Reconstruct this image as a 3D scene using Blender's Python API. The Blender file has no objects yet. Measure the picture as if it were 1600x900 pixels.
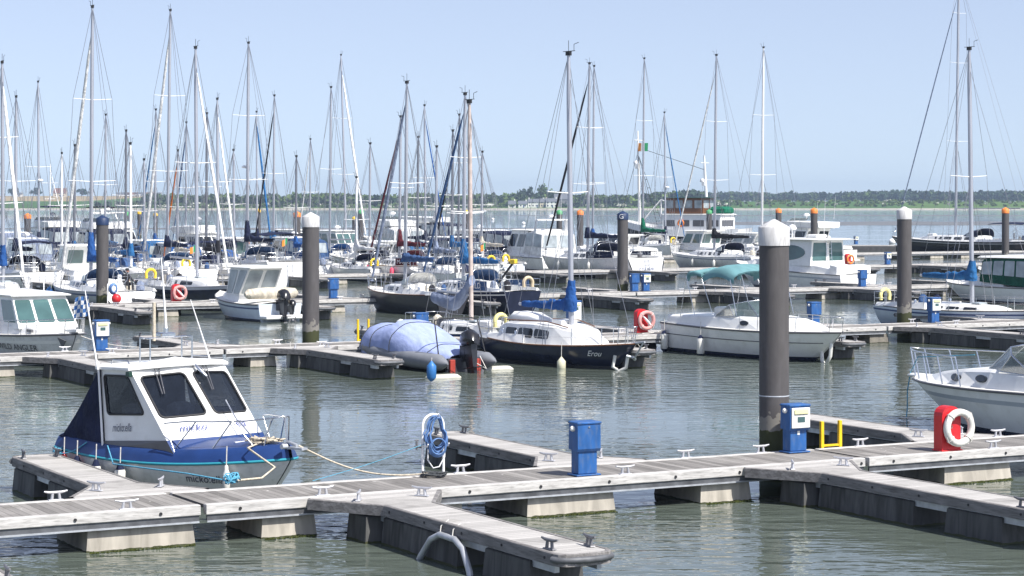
import bpy, math, random
from mathutils import Vector, Matrix
random.seed(7)
R = math.radians
C = bpy.context
sc = C.scene
# ------------------------------------------------------------------ camera, sky, sun, exposure
FPX, YH, CAMH = 3400.0, 316.0, 5.7
cam_d = bpy.data.cameras.new('camera')
cam = bpy.data.objects.new('camera', cam_d)
sc.collection.objects.link(cam)
cam_d.sensor_width = 36.0
cam_d.lens = 36.0 * FPX / 1600.0
cam_d.shift_y = -(450.0 - YH) / 1600.0
cam_d.clip_start = 1.0
cam_d.clip_end = 30000.0
cam.location = (0, 0, CAMH)
cam.rotation_euler = (R(90), 0, 0)
sc.camera = cam
SUN_EL, SUN_AZ = R(52), R(-40)          # azimuth measured from +X towards +Y
sd = Vector((math.cos(SUN_EL) * math.cos(SUN_AZ), math.cos(SUN_EL) * math.sin(SUN_AZ), math.sin(SUN_EL)))
wd = bpy.data.worlds.new('World'); sc.world = wd; wd.use_nodes = True
nt = wd.node_tree
sky = nt.nodes.new('ShaderNodeTexSky'); sky.sky_type = 'NISHITA'; sky.sun_disc = False
sky.sun_elevation = SUN_EL; sky.sun_rotation = math.atan2(sd.x, sd.y)
sky.air_density = 1.0; sky.dust_density = 0.9; sky.ozone_density = 3.2
tcw = nt.nodes.new('ShaderNodeTexCoord'); mpw = nt.nodes.new('ShaderNodeMapping'); mpw.inputs['Location'].default_value = (0, 0, 0.09)
nt.links.new(tcw.outputs['Generated'], mpw.inputs[0]); nt.links.new(mpw.outputs[0], sky.inputs[0])
hsw = nt.nodes.new('ShaderNodeHueSaturation'); hsw.inputs['Saturation'].default_value = 0.70; hsw.inputs['Hue'].default_value = 0.512
nt.links.new(sky.outputs[0], hsw.inputs['Color']); nt.links.new(hsw.outputs[0], nt.nodes['Background'].inputs[0])
nt.nodes['Background'].inputs[1].default_value = 0.112
sl = bpy.data.lights.new('sun', 'SUN'); sl.energy = 4.5; sl.angle = R(0.5); sl.color = (1.0, 0.96, 0.9)
so = bpy.data.objects.new('sun', sl); sc.collection.objects.link(so)
so.rotation_euler = sd.to_track_quat('Z', 'Y').to_euler()
so.location = (60, -40, 80)
vs = sc.view_settings
vs.view_transform = 'Standard'; vs.look = 'None'; vs.gamma = 1.0; vs.use_curve_mapping = False
vs.exposure = 0.66
sc.cycles.max_bounces = 6; sc.cycles.transparent_max_bounces = 12
sc.cycles.volume_bounces = 0

# ------------------------------------------------------------------ frame of the marina
ANG = math.atan2(3400, 6200)            # direction of the walkways
UX, UY = math.cos(ANG), math.sin(ANG)
VX, VY = -UY, UX
HV = math.degrees(ANG) + 90             # heading of a boat whose bow points away from the camera
HN = HV - 180                           # bow towards the camera
def W(s, t, z=0.0): return Vector((s * UX + t * VX, s * UY + t * VY, z))
def at(x, y, z=0.0):
    d = (CAMH - z) * FPX / (y - YH); return Vector(((x - 800) / FPX * d, d, z))
def atd(x, d, z=0.0): return Vector(((x - 800) / FPX * d, d, z))
def zof(y, d): return CAMH - (y - YH) / FPX * d

# ------------------------------------------------------------------ materials
MATS = {}
def mat(name, col, rough=0.5, metal=0.0, var=0.12, scale=3.0, bump=0.0, bscale=20.0, spec=0.5, dirt=None, dirt_amt=0.0, stretch=(1, 1, 1), alpha=1.0, trans=0.0):
    if name in MATS: return MATS[name]
    m = bpy.data.materials.new(name); m.use_nodes = True
    n, l = m.node_tree.nodes, m.node_tree.links
    b = n['Principled BSDF']
    b.inputs['Roughness'].default_value = rough; b.inputs['Metallic'].default_value = metal
    b.inputs['Specular IOR Level'].default_value = spec
    if alpha < 1: b.inputs['Alpha'].default_value = alpha
    if trans: b.inputs['Transmission Weight'].default_value = trans
    tc = n.new('ShaderNodeTexCoord'); mp = n.new('ShaderNodeMapping'); mp.inputs['Scale'].default_value = stretch
    l.new(tc.outputs['Object'], mp.inputs['Vector'])
    nz = n.new('ShaderNodeTexNoise'); nz.inputs['Scale'].default_value = scale; nz.inputs['Detail'].default_value = 6
    l.new(mp.outputs[0], nz.inputs['Vector'])
    cr = n.new('ShaderNodeValToRGB')
    c0 = [max(0, c * (1 - var)) for c in col]; c1 = [min(1, c * (1 + var)) for c in col]
    cr.color_ramp.elements[0].position = 0.3; cr.color_ramp.elements[1].position = 0.7
    cr.color_ramp.elements[0].color = (*c0, 1); cr.color_ramp.elements[1].color = (*c1, 1)
    l.new(nz.outputs['Fac'], cr.inputs[0])
    out = cr.outputs[0]
    if dirt:
        n2 = n.new('ShaderNodeTexNoise'); n2.inputs['Scale'].default_value = scale * 2.3; n2.inputs['Detail'].default_value = 8
        l.new(mp.outputs[0], n2.inputs['Vector'])
        r2 = n.new('ShaderNodeValToRGB'); r2.color_ramp.elements[0].position = 0.5; r2.color_ramp.elements[1].position = 0.72
        r2.color_ramp.elements[0].color = (0, 0, 0, 1); r2.color_ramp.elements[1].color = (dirt_amt,) * 3 + (1,)
        l.new(n2.outputs['Fac'], r2.inputs[0])
        mx = n.new('ShaderNodeMixRGB'); mx.inputs[2].default_value = (*dirt, 1)
        l.new(r2.outputs[0], mx.inputs[0]); l.new(out, mx.inputs[1]); out = mx.outputs[0]
    l.new(out, b.inputs['Base Color'])
    if bump:
        n3 = n.new('ShaderNodeTexNoise'); n3.inputs['Scale'].default_value = bscale; n3.inputs['Detail'].default_value = 5
        l.new(mp.outputs[0], n3.inputs['Vector'])
        bp = n.new('ShaderNodeBump'); bp.inputs['Strength'].default_value = bump; bp.inputs['Distance'].default_value = 0.02 if bump < .7 else (0.09 if bump > .8 else .09)
        l.new(n3.outputs['Fac'], bp.inputs['Height']); l.new(bp.outputs[0], b.inputs['Normal'])
    MATS[name] = m
    return m

def plank_mat(name, col, across='x', width=0.14, var=0.35):
    """weathered boards: board-to-board tone, grain along the board, dark gaps"""
    if name in MATS: return MATS[name]
    m = bpy.data.materials.new(name); m.use_nodes = True
    n, l = m.node_tree.nodes, m.node_tree.links; b = n['Principled BSDF']
    b.inputs['Roughness'].default_value = 0.85; b.inputs['Specular IOR Level'].default_value = 0.25
    tc = n.new('ShaderNodeTexCoord'); sp = n.new('ShaderNodeSeparateXYZ'); l.new(tc.outputs['Object'], sp.inputs[0])
    ax = sp.outputs['X' if across == 'x' else 'Y']
    dv = n.new('ShaderNodeMath'); dv.operation = 'DIVIDE'; dv.inputs[1].default_value = width; l.new(ax, dv.inputs[0])
    fl = n.new('ShaderNodeMath'); fl.operation = 'FLOOR'; l.new(dv.outputs[0], fl.inputs[0])
    fr = n.new('ShaderNodeMath'); fr.operation = 'FRACT'; l.new(dv.outputs[0], fr.inputs[0])
    wn = n.new('ShaderNodeTexWhiteNoise'); wn.noise_dimensions = '1D'; l.new(fl.outputs[0], wn.inputs['W'])
    mp = n.new('ShaderNodeMapping'); mp.inputs['Scale'].default_value = (14, 1.2, 14) if across == 'x' else (1.2, 14, 14)
    l.new(tc.outputs['Object'], mp.inputs[0])
    nz = n.new('ShaderNodeTexNoise'); nz.inputs['Scale'].default_value = 2.0; nz.inputs['Detail'].default_value = 7; l.new(mp.outputs[0], nz.inputs['Vector'])
    n4 = n.new('ShaderNodeTexNoise'); n4.inputs['Scale'].default_value = 0.9; n4.inputs['Detail'].default_value = 4; l.new(tc.outputs['Object'], n4.inputs['Vector'])
    a1 = n.new('ShaderNodeMath'); a1.operation = 'MULTIPLY'; a1.inputs[1].default_value = 0.45; l.new(wn.outputs['Value'], a1.inputs[0])
    a2 = n.new('ShaderNodeMath'); a2.operation = 'MULTIPLY_ADD'; a2.inputs[1].default_value = 0.45; l.new(nz.outputs['Fac'], a2.inputs[0]); l.new(a1.outputs[0], a2.inputs[2])
    a3 = n.new('ShaderNodeMath'); a3.operation = 'MULTIPLY_ADD'; a3.inputs[1].default_value = 0.35; l.new(n4.outputs['Fac'], a3.inputs[0]); l.new(a2.outputs[0], a3.inputs[2])
    cr = n.new('ShaderNodeValToRGB'); cr.color_ramp.elements[0].position = 0.3; cr.color_ramp.elements[1].position = 0.95
    cr.color_ramp.elements[0].color = (*[c * (1 - var) for c in col], 1); cr.color_ramp.elements[1].color = (*[min(1, c * (1 + var)) for c in col], 1)
    l.new(a3.outputs[0], cr.inputs[0])
    gp = n.new('ShaderNodeMath'); gp.operation = 'LESS_THAN'; gp.inputs[1].default_value = 0.07; l.new(fr.outputs[0], gp.inputs[0])
    mx = n.new('ShaderNodeMixRGB'); mx.inputs[2].default_value = (0.03, 0.028, 0.026, 1)
    gm = n.new('ShaderNodeMath'); gm.operation = 'MULTIPLY'; gm.inputs[1].default_value = 0.75; l.new(gp.outputs[0], gm.inputs[0])
    last = cr.outputs[0]
    for sc_, p0, p1, c_, am in ((0.8, .55, .75, (0.07, 0.065, 0.06), .55), (6.0, .70, .73, (0.75, 0.74, 0.70), .8), (2.6, .62, .78, (0.12, 0.12, 0.09), .5)):
        ns = n.new('ShaderNodeTexNoise'); ns.inputs['Scale'].default_value = sc_; ns.inputs['Detail'].default_value = 6; l.new(tc.outputs['Object'], ns.inputs['Vector'])
        rs = n.new('ShaderNodeMapRange'); rs.inputs['From Min'].default_value = p0; rs.inputs['From Max'].default_value = p1; rs.inputs['To Max'].default_value = am; l.new(ns.outputs['Fac'], rs.inputs['Value'])
        ms_ = n.new('ShaderNodeMixRGB'); ms_.inputs[2].default_value = (*c_, 1); l.new(rs.outputs[0], ms_.inputs[0]); l.new(last, ms_.inputs[1]); last = ms_.outputs[0]
    l.new(gm.outputs[0], mx.inputs[0]); l.new(last, mx.inputs[1]); l.new(mx.outputs[0], b.inputs['Base Color'])
    MATS[name] = m
    return m

def tide_mat(name, col, weed_top=0.22, barn_top=0.0, streak=0.25, scale=2.0, band=0.12):
    """concrete or steel with weed at the waterline, barnacles above it and vertical streaks (object z = 0 at the water)"""
    if name in MATS: return MATS[name]
    m = bpy.data.materials.new(name); m.use_nodes = True
    n, l = m.node_tree.nodes, m.node_tree.links; b = n['Principled BSDF']
    b.inputs['Roughness'].default_value = 0.75; b.inputs['Specular IOR Level'].default_value = 0.3
    tc = n.new('ShaderNodeTexCoord'); sp = n.new('ShaderNodeSeparateXYZ'); l.new(tc.outputs['Object'], sp.inputs[0])
    mp = n.new('ShaderNodeMapping'); mp.inputs['Scale'].default_value = (5, 5, 0.9); l.new(tc.outputs['Object'], mp.inputs[0])
    nz = n.new('ShaderNodeTexNoise'); nz.inputs['Scale'].default_value = scale; nz.inputs['Detail'].default_value = 10; nz.inputs['Distortion'].default_value = 1.2; l.new(mp.outputs[0], nz.inputs['Vector'])
    cr = n.new('ShaderNodeValToRGB'); cr.color_ramp.elements[0].position = 0.3; cr.color_ramp.elements[1].position = 0.7
    cr.color_ramp.elements[0].color = (*[c * (1 - streak) for c in col], 1); cr.color_ramp.elements[1].color = (*[min(1, c * (1 + streak)) for c in col], 1)
    l.new(nz.outputs['Fac'], cr.inputs[0]); out = cr.outputs[0]
    nn = n.new('ShaderNodeTexNoise'); nn.inputs['Scale'].default_value = 5.0; nn.inputs['Detail'].default_value = 8; l.new(tc.outputs['Object'], nn.inputs['Vector'])
    def zone(top, w, c, prev):
        s = n.new('ShaderNodeMath'); s.operation = 'MULTIPLY_ADD'; s.inputs[1].default_value = w * 2; s.inputs[2].default_value = top - w
        l.new(nn.outputs['Fac'], s.inputs[0])
        lt = n.new('ShaderNodeMath'); lt.operation = 'LESS_THAN'; l.new(sp.outputs['Z'], lt.inputs[0]); l.new(s.outputs[0], lt.inputs[1])
        mx = n.new('ShaderNodeMixRGB'); mx.inputs[2].default_value = (*c, 1); l.new(lt.outputs[0], mx.inputs[0]); l.new(prev, mx.inputs[1]); return mx.outputs[0]
    if barn_top: out = zone(barn_top, barn_top * 0.5, (0.20, 0.19, 0.17), out)
    out = zone(weed_top, band, (0.045, 0.05, 0.02), out)
    l.new(out, b.inputs['Base Color'])
    bp = n.new('ShaderNodeBump'); bp.inputs['Strength'].default_value = 0.25; bp.inputs['Distance'].default_value = 0.02
    l.new(nn.outputs['Fac'], bp.inputs['Height']); l.new(bp.outputs[0], b.inputs['Normal'])
    MATS[name] = m
    return m

WHITE = mat('gelcoat_white', (0.80, 0.80, 0.78), 0.28, var=0.05, dirt=(0.45, 0.43, 0.38), dirt_amt=0.25, scale=1.3)
CREAM = mat('gelcoat_cream', (0.74, 0.70, 0.60), 0.35, var=0.06, scale=1.5)
DECK = mat('deck_white', (0.72, 0.71, 0.67), 0.6, var=0.08, dirt=(0.4, 0.38, 0.33), dirt_amt=0.3)
GREYH = mat('gelcoat_grey', (0.42, 0.45, 0.49), 0.3, var=0.06)
BLUEH = mat('gelcoat_pale_blue', (0.55, 0.62, 0.70), 0.3, var=0.06)
NAVYH = mat('gelcoat_navy', (0.018, 0.023, 0.05), 0.2, var=0.2)
BLACKH = mat('hull_black', (0.018, 0.018, 0.022), 0.25, var=0.2)
CHARC = mat('hull_charcoal', (0.05, 0.05, 0.06), 0.3, var=0.15)
ROYAL = mat('gelcoat_royal_blue', (0.016, 0.045, 0.16), 0.38, var=0.12, spec=0.3)
MIDNAVY = mat('gelcoat_dark_blue', (0.03, 0.06, 0.17), 0.3, var=0.15)
TEAL = mat('teal_rubber', (0.03, 0.30, 0.38), 0.5)
STEEL = mat('stainless_steel', (0.62, 0.63, 0.65), 0.22, metal=1.0, var=0.05)
ALU = mat('mast_aluminium', (0.47, 0.48, 0.52), 0.4, metal=0.55, var=0.08, stretch=(1, 1, .2))
DARKALU = mat('mast_dark', (0.22, 0.23, 0.26), 0.4, metal=0.5, var=0.1)
WHITEP = mat('white_paint', (0.80, 0.80, 0.80), 0.4, var=0.04)
WOODM = mat('varnished_wood', (0.17, 0.075, 0.035), 0.4, var=0.25, stretch=(4, 4, .5))
GLASS = mat('dark_glass', (0.012, 0.016, 0.022), 0.05, var=0.2, spec=0.7)
GLASSG = mat('green_glass', (0.06, 0.12, 0.12), 0.06, var=0.25, spec=0.7, scale=1.2)
CABGLASS = mat('cabin_glass', (.015, .02, .03), .03, var=.3, alpha=.45, spec=.8)
CLEARV = mat('clear_vinyl', (0.34, 0.38, 0.40), 0.15, var=0.3, scale=1.6)
RUBBER = mat('black_rubber', (0.02, 0.02, 0.022), 0.6)
ROPE = mat('rope_tan', (0.52, 0.46, 0.36), 0.9, var=0.3, scale=30)
ROPEB = mat('rope_blue', (0.10, 0.35, 0.50), 0.9, var=0.3, scale=30)
ROPEK = mat('rope_dark', (0.05, 0.055, 0.06), 0.9, var=0.3, scale=30)
ROPEW = mat('rope_white', (0.62, 0.60, 0.56), 0.9, var=0.2, scale=30)
WIRE = mat('rigging_wire', (0.30, 0.31, 0.34), 0.4, metal=0.6)
def fabric(n, c, bump=1.0, bscale=4.0): return mat('fabric_' + n, c, 0.85, var=0.28 if bump > .8 else .12, scale=2.2, bump=bump, bscale=bscale, stretch=(1, 2.2, 1.0), spec=0.2)
F_NAVY = fabric('navy', (0.014, 0.019, 0.048)); F_ROYAL = fabric('royal', (0.022, 0.085, 0.27)); F_BLUE = fabric('blue', (0.025, 0.12, 0.29))
F_WHITE = fabric('white', (0.74, 0.74, 0.73)); F_MAROON = fabric('maroon', (0.10, 0.018, 0.025)); F_BLACK = fabric('black', (0.02, 0.02, 0.025))
F_GREEN = fabric('green', (0.01, 0.13, 0.075)); F_TEAL = fabric('teal', (0.13, 0.27, 0.29), .3, 2.0); F_LILAC = fabric('faded_blue', (0.31, 0.37, 0.60), .79, 1.6)
F_GREY = fabric('grey_blue', (0.22, 0.26, 0.36)); F_BEIGE = fabric('beige', (0.56, 0.51, 0.42)); F_ORANGE = fabric('orange', (0.75, 0.20, 0.03))
F_DGREEN = fabric('bottle_green', (0.012, 0.08, 0.05)); F_DKBL = fabric('steel_blue', (0.05, 0.10, 0.22))
YEL = mat('yellow_foam', (0.80, 0.55, 0.04), 0.7, var=0.15); PALEY = mat('pale_yellow_foam', (0.72, 0.66, 0.28), 0.7, var=0.15)
ORANGE = mat('orange_plastic', (0.80, 0.22, 0.03), 0.5); REDP = mat('red_plastic', (0.55, 0.018, 0.025), 0.4, var=0.12)
PINK = mat('faded_red', (0.62, 0.30, 0.28), 0.6, var=0.25, scale=5); BLUEP = mat('blue_plastic', (0.018, 0.095, 0.29), 0.42, var=0.25, dirt=(0.10, 0.14, 0.22), dirt_amt=0.5, stretch=(2, 2, .7))
BLUEF = mat('blue_fender', (0.03, 0.16, 0.42), 0.45); WHITEF = mat('white_fender', (0.70, 0.69, 0.64), 0.5, var=0.12, dirt=(0.3, 0.28, 0.24), dirt_amt=0.4)
CAPW = mat('cap_white', (0.55, 0.545, 0.54), 0.5, var=0.1, dirt=(0.28, 0.27, 0.26), dirt_amt=0.7, stretch=(3, 3, .4))
CAPN = mat('cap_navy', (0.012, 0.03, 0.085), 0.5); CAPO = mat('cap_orange', (0.78, 0.22, 0.04), 0.5); CAPG = mat('cap_green', (0.08, 0.33, 0.13), 0.5); CAPY = mat('cap_yellow', (0.80, 0.50, 0.03), 0.5)
YPOST = mat('yellow_paint', (0.78, 0.50, 0.01), 0.5, var=0.12)
PILE = tide_mat('pile_steel', (0.088, 0.083, 0.084), weed_top=1.05, barn_top=1.3, streak=0.15, scale=1.0)
CONC = tide_mat('float_concrete', (0.38, 0.35, 0.30), weed_top=0.02, streak=0.28, scale=0.7, band=0.035)
CONCD = tide_mat('float_concrete_shaded', (0.085, 0.085, 0.083), weed_top=0.03, streak=0.45, scale=0.8, band=0.04)  # finger floats: streaks and weed, with dock shade painted into a darker base
PLK = plank_mat('walkway_planks', (0.225, 0.213, 0.200), 'x', 0.15, 0.45)
PLKF = plank_mat('finger_planks', (0.42, 0.405, 0.385), 'y', 0.15, 0.2)
EDGE = mat('edge_timber', (0.50, 0.485, 0.465), 0.8, var=0.25, scale=4, stretch=(.5, 4, 4), dirt=(0.15, 0.14, 0.13), dirt_amt=0.6)
EDGED = mat('edge_timber_shaded', (0.20, 0.19, 0.185), 0.85, var=0.35, scale=4, stretch=(4, .5, 4), dirt=(0.07, 0.065, 0.06), dirt_amt=0.7)  # finger sides: shade painted in as a darker copy of the edge timber
GALV = mat('galvanised_steel', (0.50, 0.52, 0.55), 0.5, metal=0.5, var=0.2, scale=5)
CHANW = mat('channel_web', (0.11, 0.115, 0.125), 0.6, metal=0.3, var=0.4, scale=4)
CLEATM = mat('cleat_alloy', (0.52, 0.52, 0.54), 0.45, metal=0.5, var=0.15)
DARKCL = mat('cleat_dark', (0.16, 0.16, 0.17), 0.5, metal=0.3)
SKIN = mat('skin', (0.50, 0.24, 0.17), 0.6); JACKET = mat('jacket_black', (0.02, 0.02, 0.025), 0.8); JEANS = mat('jeans', (0.05, 0.08, 0.16), 0.85)
METERW = mat('meter_white', (0.76, 0.76, 0.72), 0.45); LAMPY = mat('lamp_cover', (0.70, 0.70, 0.40), 0.4)
CHART = mat('trim_charcoal', (0.10, 0.10, 0.11), 0.4)
HGRN = mat('dark_green_paint', (0.015, 0.05, 0.035), 0.4)

# ------------------------------------------------------------------ mesh builder
class MB:
    def __init__(s): s.v = []; s.f = []; s.m = []; s.s = []
    def add(s, vs, fs, mi=0, sm=False):
        o = len(s.v); s.v += [tuple(p) for p in vs]
        for f in fs: s.f.append(tuple(i + o for i in f)); s.m.append(mi); s.s.append(sm)
        return s
    def box(s, x0, x1, y0, y1, z0, z1, b=0.0, mi=0):
        if b <= 0:
            v = [(x, y, z) for z in (z0, z1) for x, y in ((x0, y0), (x1, y0), (x1, y1), (x0, y1))]
            return s.add(v, [(3, 2, 1, 0), (4, 5, 6, 7), (0, 1, 5, 4), (1, 2, 6, 5), (2, 3, 7, 6), (3, 0, 4, 7)], mi)
        def ring(e, z):
            return [(x0 + b - (b if e == 0 else 0) , y0 + b, z), (x0 + b, y0 + e, z), (x1 - b, y0 + e, z), (x1 - e, y0 + b, z), (x1 - e, y1 - b, z), (x1 - b, y1 - e, z), (x0 + b, y1 - e, z), (x0 + e, y1 - b, z)]
        def rg(e, z):
            k = b * 0.4 + e * 0.6
            return [(x0 + e, y0 + e + k, z), (x0 + e + k, y0 + e, z), (x1 - e - k, y0 + e, z), (x1 - e, y0 + e + k, z), (x1 - e, y1 - e - k, z), (x1 - e - k, y1 - e, z), (x0 + e + k, y1 - e, z), (x0 + e, y1 - e - k, z)]
        return s.loft([rg(b, z0), rg(0, z0 + b), rg(0, z1 - b), rg(b, z1)], caps=True, mi=mi)
    def loft(s, rings, closed=True, caps=False, mi=0, sm=False, loop=False):
        n = len(rings[0]); vs = [p for r in rings for p in r]; fs = []
        k = len(rings)
        for i in range(k if loop else k - 1):
            j2 = (i + 1) % k
            for j in range(n if closed else n - 1):
                a = i * n + j; b = i * n + (j + 1) % n; fs.append((a, b, j2 * n + (j + 1) % n, j2 * n + j))
        s.add(vs, fs, mi, sm)
        if caps:
            s.add(rings[0], [tuple(range(n))[::-1]], mi); s.add(rings[-1], [tuple(range(n))], mi)
        return s
    def tube(s, pts, r, n=6, mi=0, closed=False, caps=True):
        pts = [Vector(p) for p in pts]; k = len(pts); rings = []
        rr = r if isinstance(r, (list, tuple)) else [r] * k
        up = None
        for i in range(k):
            if closed: t = pts[(i + 1) % k] - pts[i - 1]
            else: t = pts[min(i + 1, k - 1)] - pts[max(i - 1, 0)]
            if t.length < 1e-9: t = Vector((0, 0, 1))
            t.normalize()
            if up is None:
                up = Vector((0, 0, 1)) if abs(t.z) < 0.9 else Vector((1, 0, 0))
            a = t.cross(up); 
            if a.length < 1e-6: a = t.cross(Vector((0, 1, 0)))
            a.normalize(); b = a.cross(t); up = b
            rings.append([pts[i] + (a * math.cos(q) + b * math.sin(q)) * rr[i] for q in [2 * math.pi * j / n for j in range(n)]])
        return s.loft(rings, True, caps and not closed, mi, n > 4, loop=closed)
    def lathe(s, prof, n=16, c=(0, 0, 0), mi=0, sm=True, axis='z', caps=True):
        rings = []
        for r, z in prof:
            ring = []
            for j in range(n):
                q = 2 * math.pi * j / n; x, y = r * math.cos(q), r * math.sin(q)
                p = (x, y, z) if axis == 'z' else ((z, x, y) if axis == 'x' else (y, z, x))
                ring.append((p[0] + c[0], p[1] + c[1], p[2] + c[2]))
            rings.append(ring)
        return s.loft(rings, True, caps, mi, sm)
    def ball(s, c, r, n=10, mi=0, sz=1.0):
        pr = [(r * math.sin(math.pi * i / 8) + 1e-4, -r * sz * math.cos(math.pi * i / 8)) for i in range(9)]
        return s.lathe(pr, n, c, mi)
    def torus(s, c, R0, r, ax=Vector((0, 1, 0)), n=24, k=8, mi=0, a0=0.0, a1=2 * math.pi, sx=1.0):
        ax = Vector(ax).normalized(); e1 = ax.cross(Vector((0, 0, 1)))
        if e1.length < 1e-4: e1 = Vector((1, 0, 0))
        e1.normalize(); e2 = e1.cross(ax); c = Vector(c)
        full = abs(a1 - a0 - 2 * math.pi) < 1e-6
        N = n if full else n + 1
        pts = [c + (e1 * math.cos(a0 + (a1 - a0) * i / n) * sx + e2 * math.sin(a0 + (a1 - a0) * i / n)) * R0 for i in range(N)]
        return s.tube(pts, r, k, mi, closed=full)
    def build(s, name, mats, parent=None, loc=None, rz=None):
        me = bpy.data.meshes.new(name); me.from_pydata(s.v, [], s.f)
        for m in (mats if isinstance(mats, (list, tuple)) else [mats]): me.materials.append(m)
        me.polygons.foreach_set('material_index', s.m); me.polygons.foreach_set('use_smooth', s.s)
        me.update()
        o = bpy.data.objects.new(name, me); sc.collection.objects.link(o)
        if parent: o.parent = parent
        if loc is not None: o.location = loc
        if rz is not None: o.rotation_euler = (0, 0, rz)
        return o

def tag(o, label=None, cat=None, group=None, kind=None):
    if label: o['label'] = label
    if cat: o['category'] = cat
    if group: o['group'] = group
    if kind: o['kind'] = kind
    return o
def thing(name, label, cat, loc=(0, 0, 0), rz=0.0, group=None):
    o = bpy.data.objects.new(name, None); sc.collection.objects.link(o); o.empty_display_size = 0.2
    o.location = loc; o.rotation_euler = (0, 0, rz)
    return tag(o, label, cat, group)
def lerp(a, b, t): return a + (b - a) * t
def V3(*a): return Vector(a)

def wrap_text(name, body, fn, mat_, parent, height, u0, v0, shear=0.0, flip=1.0, off=0.012, sx=1.0):
    """lettering laid on a surface: fn(u, v) -> point, u and v in metres along the reading direction and up"""
    cu = bpy.data.curves.new('lettering', 'FONT'); cu.body = body; cu.size = height / 0.7; cu.shear = shear; cu.resolution_u = 3
    ob = bpy.data.objects.new('lettering', cu); sc.collection.objects.link(ob)
    dg = C.evaluated_depsgraph_get(); me = bpy.data.meshes.new_from_object(ob.evaluated_get(dg))
    bpy.data.objects.remove(ob)
    for v in me.vertices:
        u, w = u0 + v.co.x * sx, v0 + v.co.y
        p = fn(u, w); a = fn(u + 0.01, w) - p; b = fn(u, w + 0.01) - p
        v.co = p + a.cross(b).normalized() * off
    me.materials.clear(); me.materials.append(mat_); me.name = name
    o = bpy.data.objects.new(name, me); sc.collection.objects.link(o); o.parent = parent
    return o

def quad_outline(w, h, r, k=3):
    """rounded rectangle in metres, from 0,0"""
    r = min(r, w * .49, h * .49); pts = []
    for cx, cy, a0 in ((w - r, r, -90), (w - r, h - r, 0), (r, h - r, 90), (r, r, 180)):
        for i in range(k + 1):
            a = R(a0 + 90 * i / k); pts.append((cx + r * math.cos(a), cy + r * math.sin(a)))
    return pts
def panel_window(mb, P, m=(.1, .1, .1, .1), r=0.06, off=0.012, mi=0, inner=None):
    """window slab on the quad P (p00,p10,p11,p01); m = margins left, right, bottom, top as fractions"""
    P = [Vector(p) for p in P]
    def bl(u, v): return P[0] * (1 - u) * (1 - v) + P[1] * u * (1 - v) + P[2] * u * v + P[3] * (1 - u) * v
    w = ((P[1] - P[0]).length + (P[2] - P[3]).length) / 2; h = ((P[3] - P[0]).length + (P[2] - P[1]).length) / 2
    u0, u1, v0, v1 = m[0], 1 - m[1], m[2], 1 - m[3]
    ol = quad_outline((u1 - u0) * w, (v1 - v0) * h, r)
    uv = [(u0 + x / w, v0 + y / h) for x, y in ol]
    nrm = (bl(.6, .5) - bl(.4, .5)).cross(bl(.5, .6) - bl(.5, .4)).normalized()
    top = [bl(*q) + nrm * off for q in uv]; bot = [bl(*q) - nrm * 0.02 for q in uv]; n = len(top)
    mb.add(top + bot, [tuple(range(n))] + [(i + n, (i + 1) % n + n, (i + 1) % n, i) for i in range(n)], mi)
    return bl, nrm

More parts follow.
